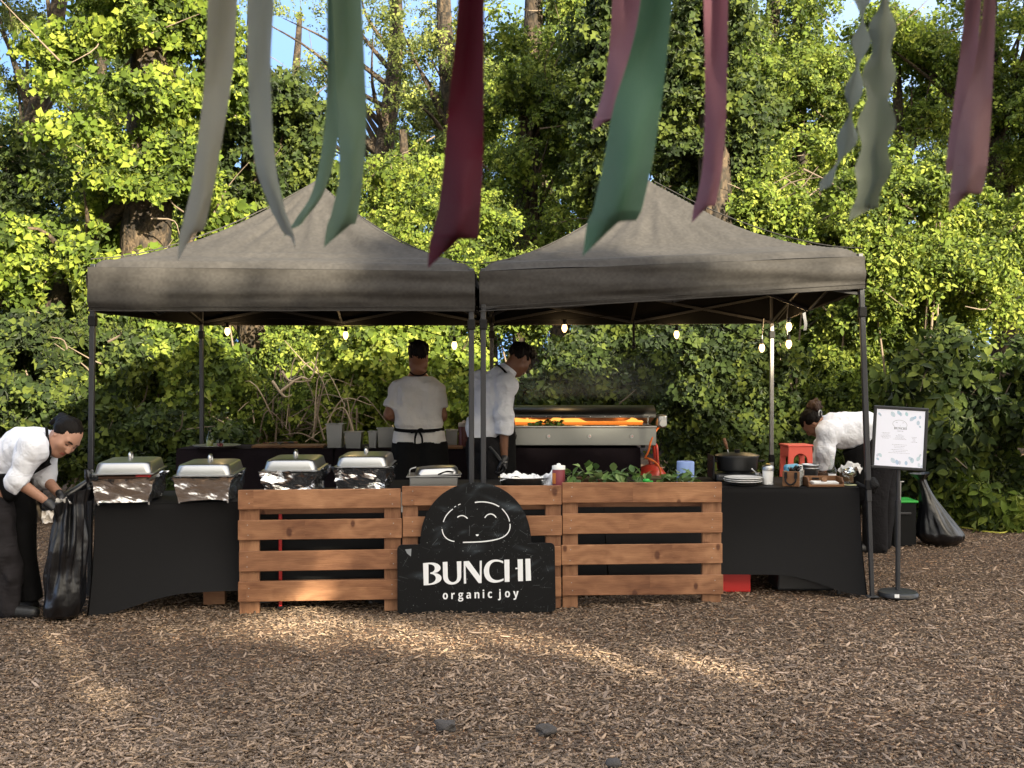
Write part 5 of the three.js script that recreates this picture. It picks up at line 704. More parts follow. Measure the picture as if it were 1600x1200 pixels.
{ // framed menu on its stand
  const D = 7.42, base = onT(1404, D, 0), g = thing('menu_stand', 'black floor stand holding a framed white menu beside the right canopy leg', 'menu stand', base);
  part('base', lathe([[0, 0.0], [0.132, 0.0], [0.135, 0.006], [0.13, 0.026], [0.12, 0.034], [0.03, 0.042], [0, 0.042]], 48).translate(0, 0.012, 0), std(rgb(0.02, 0.021, 0.023), 0.38), g); part('sticker', mv(rbox(0.03, 0.024, 0.004, 0.002), -0.05, 0.036, 0.124, -0.2, -0.35, 0), M.white, g);
  part('pole', merge([mv(cyl(0.0165, 0.0165, 0.62, 18), 0, 0.04, -0.005), mv(cyl(0.0135, 0.0135, 0.3, 18), 0, 0.62, -0.005), mv(cyl(0.02, 0.02, 0.04, 18), 0, 0.62, -0.005)]), M.darkMetal, g);
  const f = part('frame', (() => { const w = 0.355, h = 0.425, t = 0.022; return merge([mv(rbox(w, t, 0.018, 0.006, 3), 0, h / 2 - t / 2, 0), mv(rbox(w, t, 0.018, 0.006, 3), 0, -h / 2 + t / 2, 0), mv(rbox(t, h - 2 * t + 0.004, 0.0175, 0.006, 3), w / 2 - t / 2, 0, 0), mv(rbox(t, h - 2 * t + 0.004, 0.0175, 0.006, 3), -w / 2 + t / 2, 0, 0), mv(rbox(w - 0.02, h - 0.02, 0.006, 0.002), 0, 0, -0.006)]); })(), std(rgb(0.03, 0.031, 0.034), 0.35, { metalness: 0.5 }), g);
  f.position.set(0.0, 1.08, 0.018); f.rotation.set(-0.04, -0.16, -0.055, 'ZYX');
  const menu = canvasTex(1024, 1240, (c, w, h) => { const X = (x) => (x - 95) / 755 * w, Y = (y) => (y - 110) / 950 * h; seed = 19; c.fillStyle = '#eef0f8'; c.fillRect(0, 0, w, h);
    const petal = (x, y, r, a, col) => { c.save(); c.translate(X(x), Y(y)); c.rotate(a); c.fillStyle = col; c.strokeStyle = 'rgba(70,95,105,0.45)'; c.lineWidth = 2.5; c.beginPath(); c.moveTo(0, -r); c.bezierCurveTo(r * 0.9, -r * 0.6, r * 0.8, r * 0.6, 0, r); c.bezierCurveTo(-r * 0.8, r * 0.6, -r * 0.9, -r * 0.6, 0, -r); c.fill(); c.stroke(); c.beginPath(); c.moveTo(0, -r); c.lineTo(0, r); c.stroke(); c.restore(); };
    for (const [x, y, r] of [[140, 200, 30], [160, 220, 22], [350, 195, 55], [440, 165, 45], [470, 190, 35], [560, 180, 40], [645, 255, 50], [690, 230, 34], [745, 315, 44], [775, 375, 24], [770, 220, 30], [145, 885, 32], [185, 885, 40], [150, 950, 30], [385, 960, 55], [450, 985, 48], [490, 990, 36], [590, 990, 40], [680, 940, 52], [650, 910, 40], [775, 905, 48], [800, 850, 26], [790, 1010, 36], [830, 1030, 30]]) petal(x, y, r * 1.15, R(-0.8, 0.8), `rgba(${Math.round(R(120, 165))},${Math.round(R(165, 190))},${Math.round(R(185, 205))},${R(0.25, 0.6)})`);
    c.strokeStyle = '#5d636e'; c.lineWidth = 5; c.beginPath(); c.moveTo(X(385), Y(395)); c.bezierCurveTo(X(310), Y(340), X(380), Y(280), X(470), Y(285)); c.bezierCurveTo(X(560), Y(290), X(600), Y(370), X(560), Y(400)); c.stroke();
    for (const x of [415, 515]) { c.beginPath(); c.arc(X(x), Y(338), 18, Math.PI * 1.15, Math.PI * 1.85); c.stroke(); } c.beginPath(); c.arc(X(470), Y(375), 7, 0, Math.PI); c.stroke();
    c.fillStyle = '#3c4048'; c.textAlign = 'center'; c.font = 'bold 66px serif'; c.fillText('BUNCHI', X(475), Y(440)); c.font = '26px sans-serif'; c.fillText('organic joy', X(475), Y(472));
    c.fillStyle = 'rgba(70,74,84,0.75)'; const lines = (x, y, ws, dy) => ws.forEach((ww, i) => { let u = X(x) - ww / 2 * 1.35; const end = u + ww * 1.35; while (u < end) { const k = R(8, 34); c.fillRect(u, Y(y + i * dy), Math.min(k, end - u), 6); u += k + 9; } });   // body text too small to read
    lines(255, 505, [130, 100, 150, 150, 110], 22); lines(475, 525, [60, 130, 110, 150, 200], 19); lines(695, 555, [80, 60, 40, 40, 100], 20); lines(475, 690, [230, 170, 150], 26); lines(475, 775, [260, 200, 330], 27); });
  menu.wrapS = menu.wrapT = THREE.ClampToEdgeWrapping;
  part('menu_sheet', mv(new THREE.BoxGeometry(0.315, 0.385, 0.003), 0, 0, 0.0), M.white, f); const face = part('print', mv(new THREE.PlaneGeometry(0.315, 0.385), 0, 0, 0.0035), phys(rgb(0.93, 0.94, 1.0), 0.5, { map: menu, clearcoat: 0.4, clearcoatRoughness: 0.12 }), f);
}
{ // cords on the ground
  const g = thing('yellow_cord', 'thin yellow cord lying on the mulch at the foot of the hedge on the right', 'cord'); const P = (px, py) => { const D = EYE * F / (py - CY); return onT(px, D, 0.02); };
  part('cord', tube([P(1492, 826), P(1515, 829), P(1540, 834), P(1565, 836), P(1580, 832), P(1600, 833), P(1640, 829)], [0.008], 6, 5), std(rgb(0.42, 0.4, 0.06), 0.6), g);
  for (const [px, py, s, label] of [[697, 1140, 0.05, 'dark stone lying on the mulch below the name board'], [853, 1145, 0.045, 'dark stone on the mulch right of the other dark stone'], [960, 1196, 0.04, 'brown lump of bark at the bottom edge of the mulch']]) { const q = P(px, py), geo = new THREE.IcosahedronGeometry(s, 3), pp = geo.attributes.position; for (let i = 0; i < pp.count; i++) { const k = 1 + 0.4 * noise(pp.getX(i) * 28 + px, pp.getY(i) * 28, pp.getZ(i) * 28); pp.setXYZ(i, pp.getX(i) * k, pp.getY(i) * k * 0.6, pp.getZ(i) * k * 0.8); } geo.computeVertexNormals(); single('stone', geo, std(rgb(0.05, 0.045, 0.043), 0.9), label, 'stone', [q.x, groundY(q.x, q.z) + 0.018, q.z]); }
}
{ // string lights under the canopies
  const g = thing('string_lights', 'string of warm glowing bulbs hung under the rear canopy edges', 'string lights'), bulbs = [[355, 518, 9.9], [540, 524, 9.9], [710, 540, 9.7], [882, 513, 9.9], [1057, 523, 9.9], [1190, 544, 9.6], [1232, 511, 9.3], [1232, 538, 9.3]];
  const glow = std(rgb(0.9, 0.8, 0.6), 0.4, { emissive: rgb(1, 0.60, 0.22), emissiveIntensity: 1.5 });
  const tops = bulbs.map(([x, y, D]) => at(x, y - (D < 9.5 ? 14 : 12), D));
  const run = []; tops.forEach((p, i) => { if (i && i < 6) run.push(tops[i - 1].clone().lerp(p, 0.5).add(V3(0, 0.07, 0))); if (i < 6) run.push(p.clone().add(V3(0, 0.01, 0))); });
  part('cable', tube([at(290, 505, 9.92), ...run, at(1215, 500, 9.6), at(1232, 478, 9.3)], [0.004], 5, 4), M.black, g); part('cable', tube([at(1232, 470, 9.3), at(1229, 500, 9.3), at(1230, 527, 9.3)], [0.004], 5, 4), std(rgb(0.6, 0.6, 0.58), 0.6), g); part('cable', tube([at(1193, 498, 9.6), at(1191, 520, 9.6), at(1190, 534, 9.6)], [0.004], 5, 3), std(rgb(0.6, 0.6, 0.58), 0.6), g);
  bulbs.forEach(([x, y, D]) => { const p = at(x, y, D), b = part('bulb', lathe([[0, -0.038], [0.010, -0.034], [0.020, -0.018], [0.025, 0.0], [0.022, 0.018], [0.015, 0.034], [0.012, 0.04], [0, 0.04]], 20), glow, g); b.position.copy(p); part('socket', mv(cyl(0.016, 0.014, 0.045, 14), 0, 0.034, 0), M.black, b); const l = new THREE.PointLight(new THREE.Color(1, 0.66, 0.3), 0.06); l.name = 'bulb_light'; l.position.copy(p); l.castShadow = true; l.shadow.radius = 1.2; scene.add(l); });
  const st = thing('hanging_strap', 'grey webbing strap hanging from the right canopy corner', 'strap', at(1257, 500, 9.0)); part('strap', sheet(4, 12, (a, b) => [(a - 0.5) * 0.025 + 0.004 * Math.sin(b * 6), (b - 0.5) * 0.17, 0.01 * Math.sin(b * 5)]), std(rgb(0.2, 0.2, 0.21), 0.8), st);
  const st2 = thing('hanging_rod', 'dark rod hanging from the middle of the rear right canopy edge', 'rod', at(990, 524, 9.9)); part('rod', merge([rod(V3(0, -0.12, 0), V3(0, 0.14, 0), 0.022), mv(rbox(0.032, 0.05, 0.032, 0.006), 0, -0.1, 0)]), M.black, st2);
  const tw = thing('tie_wrap', 'knotted black cloth tied round the right canopy leg at table height', 'cloth', [2.405, 0.76, -7.42]); part('knot', (() => { const s = new THREE.IcosahedronGeometry(0.04, 3), p = s.attributes.position; for (let i = 0; i < p.count; i++) { const k = 1 + 0.35 * noise(p.getX(i) * 40, p.getY(i) * 40, p.getZ(i) * 40); p.setXYZ(i, p.getX(i) * k, p.getY(i) * k * 1.3, p.getZ(i) * k); } s.computeVertexNormals(); return s; })(), spandex, tw); part('tail', tube([[0, 0, 0.02], [-0.05, -0.01, 0.0], [-0.09, 0.015, -0.05]], [0.012, 0.016, 0.01], 7, 4), spandex, tw);
}
// ------------------------------------------------------------------ ribbons hanging near the photographer
{
  const cord = thing('overhead_line', 'thin cord strung overhead that carries the ribbons', 'cord'); part('cord', tube([[-1.4, 2.36, -1.55], [0, 2.27, -1.55], [1.6, 2.36, -1.55]], [0.004], 6, 8), M.white, cord);
  const weave = dataTex(256, 256, (x, y) => { const f = 0.5 + 0.25 * Math.sin(x * 0.8) + 0.25 * Math.sin(y * 1.4); return [f, f, f]; }, { rx: 2, ry: 12 });
  const cloth = (r, g, b, t = 0.3) => phys(rgb(r, g, b), 0.95, { transmission: t, thickness: 0, specularIntensity: 0.3, bumpMap: weave, bumpScale: 0.0008 });
  // [y, left edge, right edge, bow] rows in the photograph's pixels, from the top down
  const ribbon = (label, D, rows, mat, scallop = 0, sd = 1) => {
    const y0 = EYE - (rows[0][0] - CY) / F * D, topY = 2.30, rr = [[CY - (topY - EYE) * F / D, rows[0][1], rows[0][2], 0], ...rows];
    const pick = (v, k) => { const s = v * (rr.length - 1), i = Math.min(rr.length - 2, Math.floor(s)), t = s - i, p = (j) => rr[clamp(j, 0, rr.length - 1)][k] ?? 0, a = p(i - 1), b = p(i), c = p(i + 1), d = p(i + 2); return k === 0 ? lerp(b, c, t) : 0.5 * (2 * b + (c - a) * t + (2 * a - 5 * b + 4 * c - d) * t * t + (3 * b - a - 3 * c + d) * t * t * t); };
    const g = sheet(10, 90, (a, b) => { const v = 1 - b, last = sstep(0.9, 1, v), y = pick(v, 0), l = pick(v, 1), r = pick(v, 2), tip = rows.at(-1)[4] ?? 0; let x = lerp(l, r, a), py = y + tip * last * (a - 0.5); if (scallop) x += (a - 0.5) * 2 * scallop * Math.sin(y * 0.085 + sd) + 1.5 * noise(y * 0.05, a * 3, sd); const w = Math.max(4, r - l), bow = 0.00035 * w * Math.sin(a * Math.PI) * Math.sin(v * 5 + sd) * 2.4 + 0.004 * noise(a * 2.5 + v * 3, v * 7, sd + 2) + 0.03 * noise(v * 1.6, 2, sd) + (a - 0.5) * 0.035 * noise(v * 2.4, 7, sd), p = at(x, py, D + bow); return [p.x, p.y, p.z]; });
    return single('ribbon', g, mat, label, 'ribbon', [0, 0, 0], 0, 'ribbons hanging across the top');
  };
  ribbon('pale grey ribbon hanging farthest left, swept left at its tip', 1.5, [[0, 326, 372], [120, 321, 364], [220, 310, 348], [300, 298, 334], [350, 286, 322], [378, 277, 312, 0, -62]], cloth(0.315, 0.305, 0.245));
  ribbon('pale blue-grey ribbon, second from the left, curving right towards its tip', 1.54, [[0, 388, 429], [100, 388, 424], [190, 392, 426], [270, 402, 433], [330, 424, 446], [360, 440, 457], [380, 455, 462, 0, 20]], cloth(0.335, 0.36, 0.325));
  ribbon('narrow half of the sage green ribbon, sweeping left', 1.56, [[0, 512, 531], [120, 512, 532], [200, 508, 531], [270, 497, 518], [310, 484, 502], [350, 458, 472], [366, 442, 452, 0, -14]], cloth(0.15, 0.235, 0.15));
  ribbon('broad sage green ribbon beside its narrow twin', 1.5, [[0, 520, 566], [120, 525, 571], [200, 529, 573], [280, 530, 567], [335, 518, 560], [368, 506, 551, 0, -38]], cloth(0.135, 0.21, 0.13));
  ribbon('dark wine red ribbon hanging over the joint of the canopies', 1.32, [[0, 716, 757], [150, 703, 756], [250, 694, 755], [320, 686, 752], [365, 676, 748], [385, 668, 744, 0, -70]], cloth(0.07, 0.002, 0.012, 0.12));
  ribbon('short pink-mauve ribbon left of the big green one', 1.6, [[0, 956, 1002], [80, 951, 992], [140, 943, 983], [185, 930, 972], [192, 925, 968, 0, -26]], cloth(0.26, 0.115, 0.15));
  ribbon('wide deep green ribbon in front of the right canopy peak', 1.35, [[0, 1000, 1048], [80, 985, 1042], [170, 958, 1032], [260, 942, 1018], [330, 926, 1002], [365, 910, 985, 0, -72]], cloth(0.07, 0.165, 0.095));
  ribbon('mauve ribbon hanging right of the canopy peak', 1.55, [[0, 1098, 1136], [100, 1100, 1135], [200, 1100, 1133], [270, 1096, 1127], [315, 1087, 1119], [332, 1080, 1113, 0, -34]], cloth(0.235, 0.092, 0.125));
  ribbon('thin grey ribbon with scalloped edges', 1.7, [[0, 1336, 1352], [60, 1335, 1353], [110, 1328, 1346], [180, 1318, 1336], [235, 1308, 1328], [280, 1288, 1300], [296, 1284, 1292, 0, -8]], cloth(0.20, 0.235, 0.20, 0.5), 6, 2);
  ribbon('wide grey-green ribbon with scalloped edges', 1.5, [[0, 1368, 1392], [60, 1357, 1394], [130, 1348, 1393], [210, 1341, 1391], [280, 1337, 1384], [320, 1330, 1374], [335, 1328, 1362, 0, -22]], cloth(0.155, 0.18, 0.13, 0.5), 5, 4);
  ribbon('left one of the two dusty mauve ribbons at far right', 1.55, [[0, 1504, 1529], [100, 1495, 1523], [190, 1484, 1516], [245, 1477, 1510], [264, 1475, 1508, 0, -20]], cloth(0.24, 0.11, 0.125));
  ribbon('right one of the two dusty mauve ribbons at far right, the longer', 1.5, [[0, 1533, 1552], [100, 1520, 1549], [190, 1497, 1545], [260, 1487, 1540], [300, 1482, 1533], [310, 1480, 1528, 0, -44]], cloth(0.25, 0.125, 0.13));
}
// ------------------------------------------------------------------ people: bodies and clothes are meshed from distance fields
const sub = (a, b) => a.clone().sub(b), add = (a, b, k = 1) => a.clone().addScaledVector(b, k);
function cone(a, b, ra, rb, o = {}) {                                             // tapered capsule, optionally flattened along n and cut by planes
  const ba = sub(b, a), L2 = ba.lengthSq() || 1e-9, n = o.n?.clone().normalize(), s = o.s ?? 1, cuts = (o.cut ?? []).map(([p, d]) => [p, d.clone().normalize()]);
  return { k: o.k, sub: o.sub, f(x, y, z) {
    let px = x - a.x, py = y - a.y, pz = z - a.z; const t = clamp((px * ba.x + py * ba.y + pz * ba.z) / L2); px -= ba.x * t; py -= ba.y * t; pz -= ba.z * t;
    if (n) { const q = (px * n.x + py * n.y + pz * n.z) * (s - 1); px += n.x * q; py += n.y * q; pz += n.z * q; }
    let d = Math.sqrt(px * px + py * py + pz * pz) - lerp(ra, rb, t); if (n && s > 1) d /= Math.sqrt(s);
    for (const [p, m] of cuts) d = Math.max(d, (x - p.x) * m.x + (y - p.y) * m.y + (z - p.z) * m.z);
    return d;
  } };
}
function ell(c, ax, r, o = {}) { const [u, v, w] = ax, m = Math.min(...r); return { k: o.k, sub: o.sub, f(x, y, z) { const px = x - c.x, py = y - c.y, pz = z - c.z, a = (px * u.x + py * u.y + pz * u.z) / r[0], b = (px * v.x + py * v.y + pz * v.z) / r[1], e = (px * w.x + py * w.y + pz * w.z) / r[2], q = Math.sqrt(a * a + b * b + e * e); return (q - 1) * m * (q < 1 ? 1 : Math.min(1, 0.6 + 0.4 / q)); } }; }
const field = (prims, o = {}) => (x, y, z) => {
  let d = 1e3;
  for (const p of prims) { const e = p.f(x, y, z), k = p.k ?? 0.03; if (p.sub) { const h = Math.max(k - Math.abs(d + e), 0) / k; d = Math.max(d, -e) + h * h * k * 0.25; } else { const h = Math.max(k - Math.abs(d - e), 0) / k; d = Math.min(d, e) - h * h * k * 0.25; } }
  if (o.fold && d < 0.05) d += o.fold(x, y, z);
  if (o.cut) for (const [p, n] of o.cut) d = Math.max(d, (x - p.x) * n.x + (y - p.y) * n.y + (z - p.z) * n.z);
  if (o.shell) d = Math.abs(d) - o.shell;
  return d;
};
function surface(f, lo, hi, cell) {                                               // surface nets
  const N = [0, 1, 2].map((i) => Math.ceil((hi.getComponent(i) - lo.getComponent(i)) / cell) + 2), [nx, ny, nz] = N, val = new Float32Array(nx * ny * nz), id = new Int32Array(nx * ny * nz).fill(-1), pos = [], idx = [];
  const I = (i, j, k) => (k * ny + j) * nx + i;
  for (let k = 0; k < nz; k++) for (let j = 0; j < ny; j++) for (let i = 0; i < nx;) { const v = f(lo.x + i * cell, lo.y + j * cell, lo.z + k * cell); val[I(i, j, k)] = v; const skip = v > cell * 3 ? Math.min(nx - i - 1, Math.floor(v * 0.55 / cell)) : 0; for (let s = 1; s <= skip; s++) val[I(i + s, j, k)] = cell; i += skip + 1; }
  for (let k = 0; k < nz - 1; k++) for (let j = 0; j < ny - 1; j++) for (let i = 0; i < nx - 1; i++) {
    let m = 0, c = 0, sx = 0, sy = 0, sz = 0; const v = [];
    for (let q = 0; q < 8; q++) { v[q] = val[I(i + (q & 1), j + ((q >> 1) & 1), k + (q >> 2))]; if (v[q] < 0) m |= 1 << q; }
    if (m === 0 || m === 255) continue;
    for (let q = 0; q < 8; q++) for (const b of [1, 2, 4]) { if (q & b) continue; const p = q | b; if ((v[q] < 0) === (v[p] < 0)) continue; const t = v[q] / (v[q] - v[p]); sx += (q & 1) + (b === 1 ? t : 0); sy += ((q >> 1) & 1) + (b === 2 ? t : 0); sz += (q >> 2) + (b === 4 ? t : 0); c++; }
    id[I(i, j, k)] = pos.length / 3; pos.push(lo.x + (i + sx / c) * cell, lo.y + (j + sy / c) * cell, lo.z + (k + sz / c) * cell);
  }
  const quad = (a, b, c, d, flip) => { if (a < 0 || b < 0 || c < 0 || d < 0) return; flip ? idx.push(a, c, b, a, d, c) : idx.push(a, b, c, a, c, d); };
  for (let k = 1; k < nz - 1; k++) for (let j = 1; j < ny - 1; j++) for (let i = 1; i < nx - 1; i++) {
    const s = val[I(i, j, k)] < 0;
    if (s !== val[I(i + 1, j, k)] < 0) quad(id[I(i, j - 1, k - 1)], id[I(i, j, k - 1)], id[I(i, j, k)], id[I(i, j - 1, k)], !s);
    if (s !== val[I(i, j + 1, k)] < 0) quad(id[I(i - 1, j, k - 1)], id[I(i - 1, j, k)], id[I(i, j, k)], id[I(i, j, k - 1)], !s);
    if (s !== val[I(i, j, k + 1)] < 0) quad(id[I(i - 1, j - 1, k)], id[I(i, j - 1, k)], id[I(i, j, k)], id[I(i - 1, j, k)], !s);
  }
  const g = new THREE.BufferGeometry(), uv = new Float32Array(pos.length / 3 * 2); for (let i = 0; i < pos.length / 3; i++) { uv[i * 2] = pos[i * 3] + pos[i * 3 + 2] * 0.7; uv[i * 2 + 1] = pos[i * 3 + 1]; }
  g.setAttribute('position', new THREE.Float32BufferAttribute(pos, 3)); g.setAttribute('uv', new THREE.BufferAttribute(uv, 2)); g.setIndex(idx); g.computeVertexNormals(); return g;
}
const box3 = (pts, m) => { const b = new THREE.Box3().setFromPoints(pts); b.expandByScalar(m); return [b.min, b.max]; };
// a head in its own axes: r right, u up, f forward
function headPrims(c, u, f, female) {
  f = f.clone().normalize(); const r = new THREE.Vector3().crossVectors(f, u).normalize(); u = new THREE.Vector3().crossVectors(r, f).normalize();
  const P = (x, y, z) => c.clone().addScaledVector(r, x).addScaledVector(u, y).addScaledVector(f, z), ax = [r, u, f], list = [
    ell(P(0, 0.032, -0.014), ax, [0.074, 0.088, 0.094], { k: 0.03 }), ell(P(0, -0.035, 0.028), ax, [0.058, 0.074, 0.062], { k: 0.05 }), ell(P(0, -0.092, 0.056), ax, [0.03, 0.02, 0.025], { k: 0.035 }),
    cone(P(-0.05, -0.062, 0.0), P(-0.012, -0.094, 0.052), 0.02, 0.017, { k: 0.035 }), cone(P(0.05, -0.062, 0.0), P(0.012, -0.094, 0.052), 0.02, 0.017, { k: 0.035 }),
    cone(P(-0.042, 0.024, 0.066), P(0.042, 0.024, 0.066), 0.012, 0.012, { k: 0.02 }), ell(P(-0.042, -0.028, 0.056), ax, [0.022, 0.02, 0.02], { k: 0.03 }), ell(P(0.042, -0.028, 0.056), ax, [0.022, 0.02, 0.02], { k: 0.03 }),
    ell(P(-0.031, 0.004, 0.09), ax, [0.02, 0.012, 0.016], { sub: true, k: 0.014 }), ell(P(0.031, 0.004, 0.09), ax, [0.02, 0.012, 0.016], { sub: true, k: 0.014 }),
    ell(P(-0.031, 0.003, 0.071), ax, [0.0125, 0.0115, 0.0115], { k: 0.004 }), ell(P(0.031, 0.003, 0.071), ax, [0.0125, 0.0115, 0.0115], { k: 0.004 }),
    cone(P(0, 0.014, 0.082), P(0, -0.03, 0.104), 0.0075, 0.0115, { k: 0.014 }), ell(P(-0.011, -0.034, 0.094), ax, [0.008, 0.007, 0.009], { k: 0.008 }), ell(P(0.011, -0.034, 0.094), ax, [0.008, 0.007, 0.009], { k: 0.008 }),
    cone(P(-0.019, -0.060, 0.080), P(0, -0.0575, 0.089), 0.0045, 0.0065, { k: 0.008 }), cone(P(0.019, -0.060, 0.080), P(0, -0.0575, 0.089), 0.0045, 0.0065, { k: 0.008 }), cone(P(-0.014, -0.068, 0.081), P(0.014, -0.068, 0.081), 0.007, 0.007, { k: 0.008 }),
    ...[-1, 1].flatMap((s) => [ell(P(s * 0.074, -0.004, -0.012), [r.clone().addScaledVector(f, -s * 0.35).normalize(), u, f.clone().addScaledVector(r, s * 0.35).normalize()], [0.009, 0.031, 0.019], { k: 0.008 }), ell(P(s * 0.082, -0.0, -0.006), ax, [0.007, 0.017, 0.010], { sub: true, k: 0.006 })]),
  ];
  // inside the region where hair grows this is negative
  const tint = (p) => { const d = p.clone().sub(c), x = Math.abs(d.dot(r)), y = d.dot(u), z = d.dot(f); if (z > 0.055 && Math.abs(y - 0.027 + 0.1 * Math.abs(x - 0.03)) < 0.0055 && x > 0.013 && x < 0.05) return 'brow'; if (z > 0.06 && Math.abs(y - 0.0) < 0.0045 && x > 0.019 && x < 0.044) return 'lash'; if (z > 0.068 && y < -0.052 && y > -0.074 && x < 0.022) return 'lip'; return ''; };
  return { P, r, u, f, list, tint };
}
function handPrims(w, dir, palm, side, curl, len = 0.185) {                        // wrist, pointing direction, palm normal, +1 / -1 thumb side
  dir = dir.clone().normalize(); const across = new THREE.Vector3().crossVectors(dir, palm).normalize().multiplyScalar(side); palm = new THREE.Vector3().crossVectors(across, dir).normalize().multiplyScalar(side); const k = len / 0.185;
  const P = (a, d, n) => w.clone().addScaledVector(across, a * k).addScaledVector(dir, d * k).addScaledVector(palm, n * k), out = [cone(P(0, -0.02, 0), P(0, 0.02, 0), 0.024 * k, 0.025 * k, { k: 0.02 })], pts = [];
  [[0.031, 0.075, 1], [0.010, 0.082, 1.1], [-0.011, 0.078, 1.02], [-0.031, 0.068, 0.8]].forEach(([a, d, s]) => {
    out.push(cone(P(a * 0.55, 0.015, 0), P(a, d, 0), 0.016 * k, 0.0125 * k, { k: 0.018 }));
    let p = P(a, d, 0), ang = curl * 0.5; const seg = [0.042 * s, 0.026 * s, 0.02 * s];
    seg.forEach((L, i) => { const q = p.clone().addScaledVector(dir, Math.cos(ang) * L * k).addScaledVector(palm, Math.sin(ang) * L * k).addScaledVector(across, a * 0.10 * L / 0.03 * k); out.push(cone(p, q, (0.0098 - i * 0.001) * k, (0.009 - i * 0.001) * k, { k: 0.006 })); p = q; ang += curl * 0.75; pts.push(q); });
  });
  const t0 = P(0.024, 0.02, 0.004), t1 = P(0.052, 0.048, 0.014), t2 = P(0.058, 0.078, 0.022 + 0.012 * curl), t3 = P(0.052, 0.1, 0.03 + 0.016 * curl); out.push(cone(t0, t1, 0.016 * k, 0.012 * k, { k: 0.014 }), cone(t1, t2, 0.0115 * k, 0.0105 * k, { k: 0.006 }), cone(t2, t3, 0.0103 * k, 0.008 * k, { k: 0.005 })); pts.push(t1, t2, t3, w);
  return { list: out, pts };
}
const foldTex = clothWrinkle.clone(); foldTex.repeat.set(2.2, 2.2); foldTex.needsUpdate = true;
const fabric = (c, rough = 0.9, bs = 0.013) => phys(c, rough, { bumpMap: foldTex, bumpScale: bs, specularIntensity: 0.25 });
const shirtWhite = fabric(rgb(0.70, 0.72, 0.78)), teeGrey = fabric(rgb(0.58, 0.56, 0.545)), trouserDark = fabric(rgb(0.012, 0.0115, 0.013), 0.9, 0.012), apronBlack = fabric(rgb(0.006, 0.006, 0.0066), 0.9, 0.008), gloveBlack = std(rgb(0.012, 0.012, 0.014), 0.42), hairBlack = phys(rgb(0.0065, 0.005, 0.0042), 0.5, { specularIntensity: 0.15 }), hairBrown = phys(rgb(0.035, 0.017, 0.009), 0.55, { specularIntensity: 0.5 }), shoeBlack = std(rgb(0.012, 0.012, 0.013), 0.45);
const hairFold = (amp, fr) => (x, y, z) => amp * noise(x * fr, y * fr * 0.45, z * fr) + amp * 0.6 * noise(x * fr * 2.3, y * fr, z * fr * 2.3);
function person(label, base, spec) {
  const g = thing('person', label, 'person', [base.x, 0, base.z]), off = V3(base.x, 0, base.z), back = (geo) => geo.translate(-off.x, 0, -off.z);
  const H = spec.head, tone = spec.skin;
  const bodyF = field([...spec.body, ...H.list, ...(spec.hands ?? []).flatMap((h) => h.list)]);
  const headBox = box3([H.P(0, 0, 0)], 0.165), parts = [];
  const low = field([...spec.body, ...(spec.hands ?? []).flatMap((h) => h.list)]);
  parts.push(surface(field([...spec.body]), ...box3(spec.pts, 0.16), 0.014));
  parts.push(surface(field([...spec.body.slice(0, 2), ...H.list]), ...headBox, 0.0042));
  for (const h of spec.hands ?? []) if (!h.glove) parts.push(surface(field(h.list), ...box3(h.pts, 0.035), 0.0036));
  const bodyG = merge(parts), p = bodyG.attributes.position, col = new Float32Array(p.count * 3), q = V3();
  for (let i = 0; i < p.count; i++) { const k = H.tint(q.fromBufferAttribute(p, i)), c = k === 'lip' ? [tone[0] * 0.85, tone[1] * 0.5, tone[2] * 0.55] : k ? [0.012, 0.009, 0.008] : tone; col.set(c, i * 3); }
  bodyG.setAttribute('color', new THREE.BufferAttribute(col, 3));
  part('body', back(bodyG), phys(0xffffff, 0.52, { vertexColors: true }), g);
  for (const c of spec.clothes) { const m = part(c.name, back(surface(field(c.prims, c), ...box3(c.pts, c.margin ?? 0.2), c.cell ?? 0.009)), c.mat, g, c.label); }
  for (const h of spec.hands ?? []) if (h.glove) part('glove', back(surface(field(h.list.map((e) => ({ ...e, f: (x, y, z) => e.f(x, y, z) - 0.0022 }))), ...box3(h.pts, 0.04), 0.0036)), gloveBlack, g);
  for (const e of spec.extra ?? []) part(e[0], back(e[1]), e[2], g);
  return g;
}
const wrinkle = (sd, amp = 0.011) => (x, y, z) => amp * noise(x * 9 + 2.5 * noise(x * 3, y * 3, z * 3), y * 13 + x * 5, z * 9 + sd) + amp * 0.55 * noise(x * 24, y * 17 + x * 14, z * 24 + sd) - amp * 0.5 * Math.abs(noise(x * 7 + y * 9, y * 5 - x * 8, z * 7 + sd));
const DOWN = V3(0, -1, 0), UPV = V3(0, 1, 0);

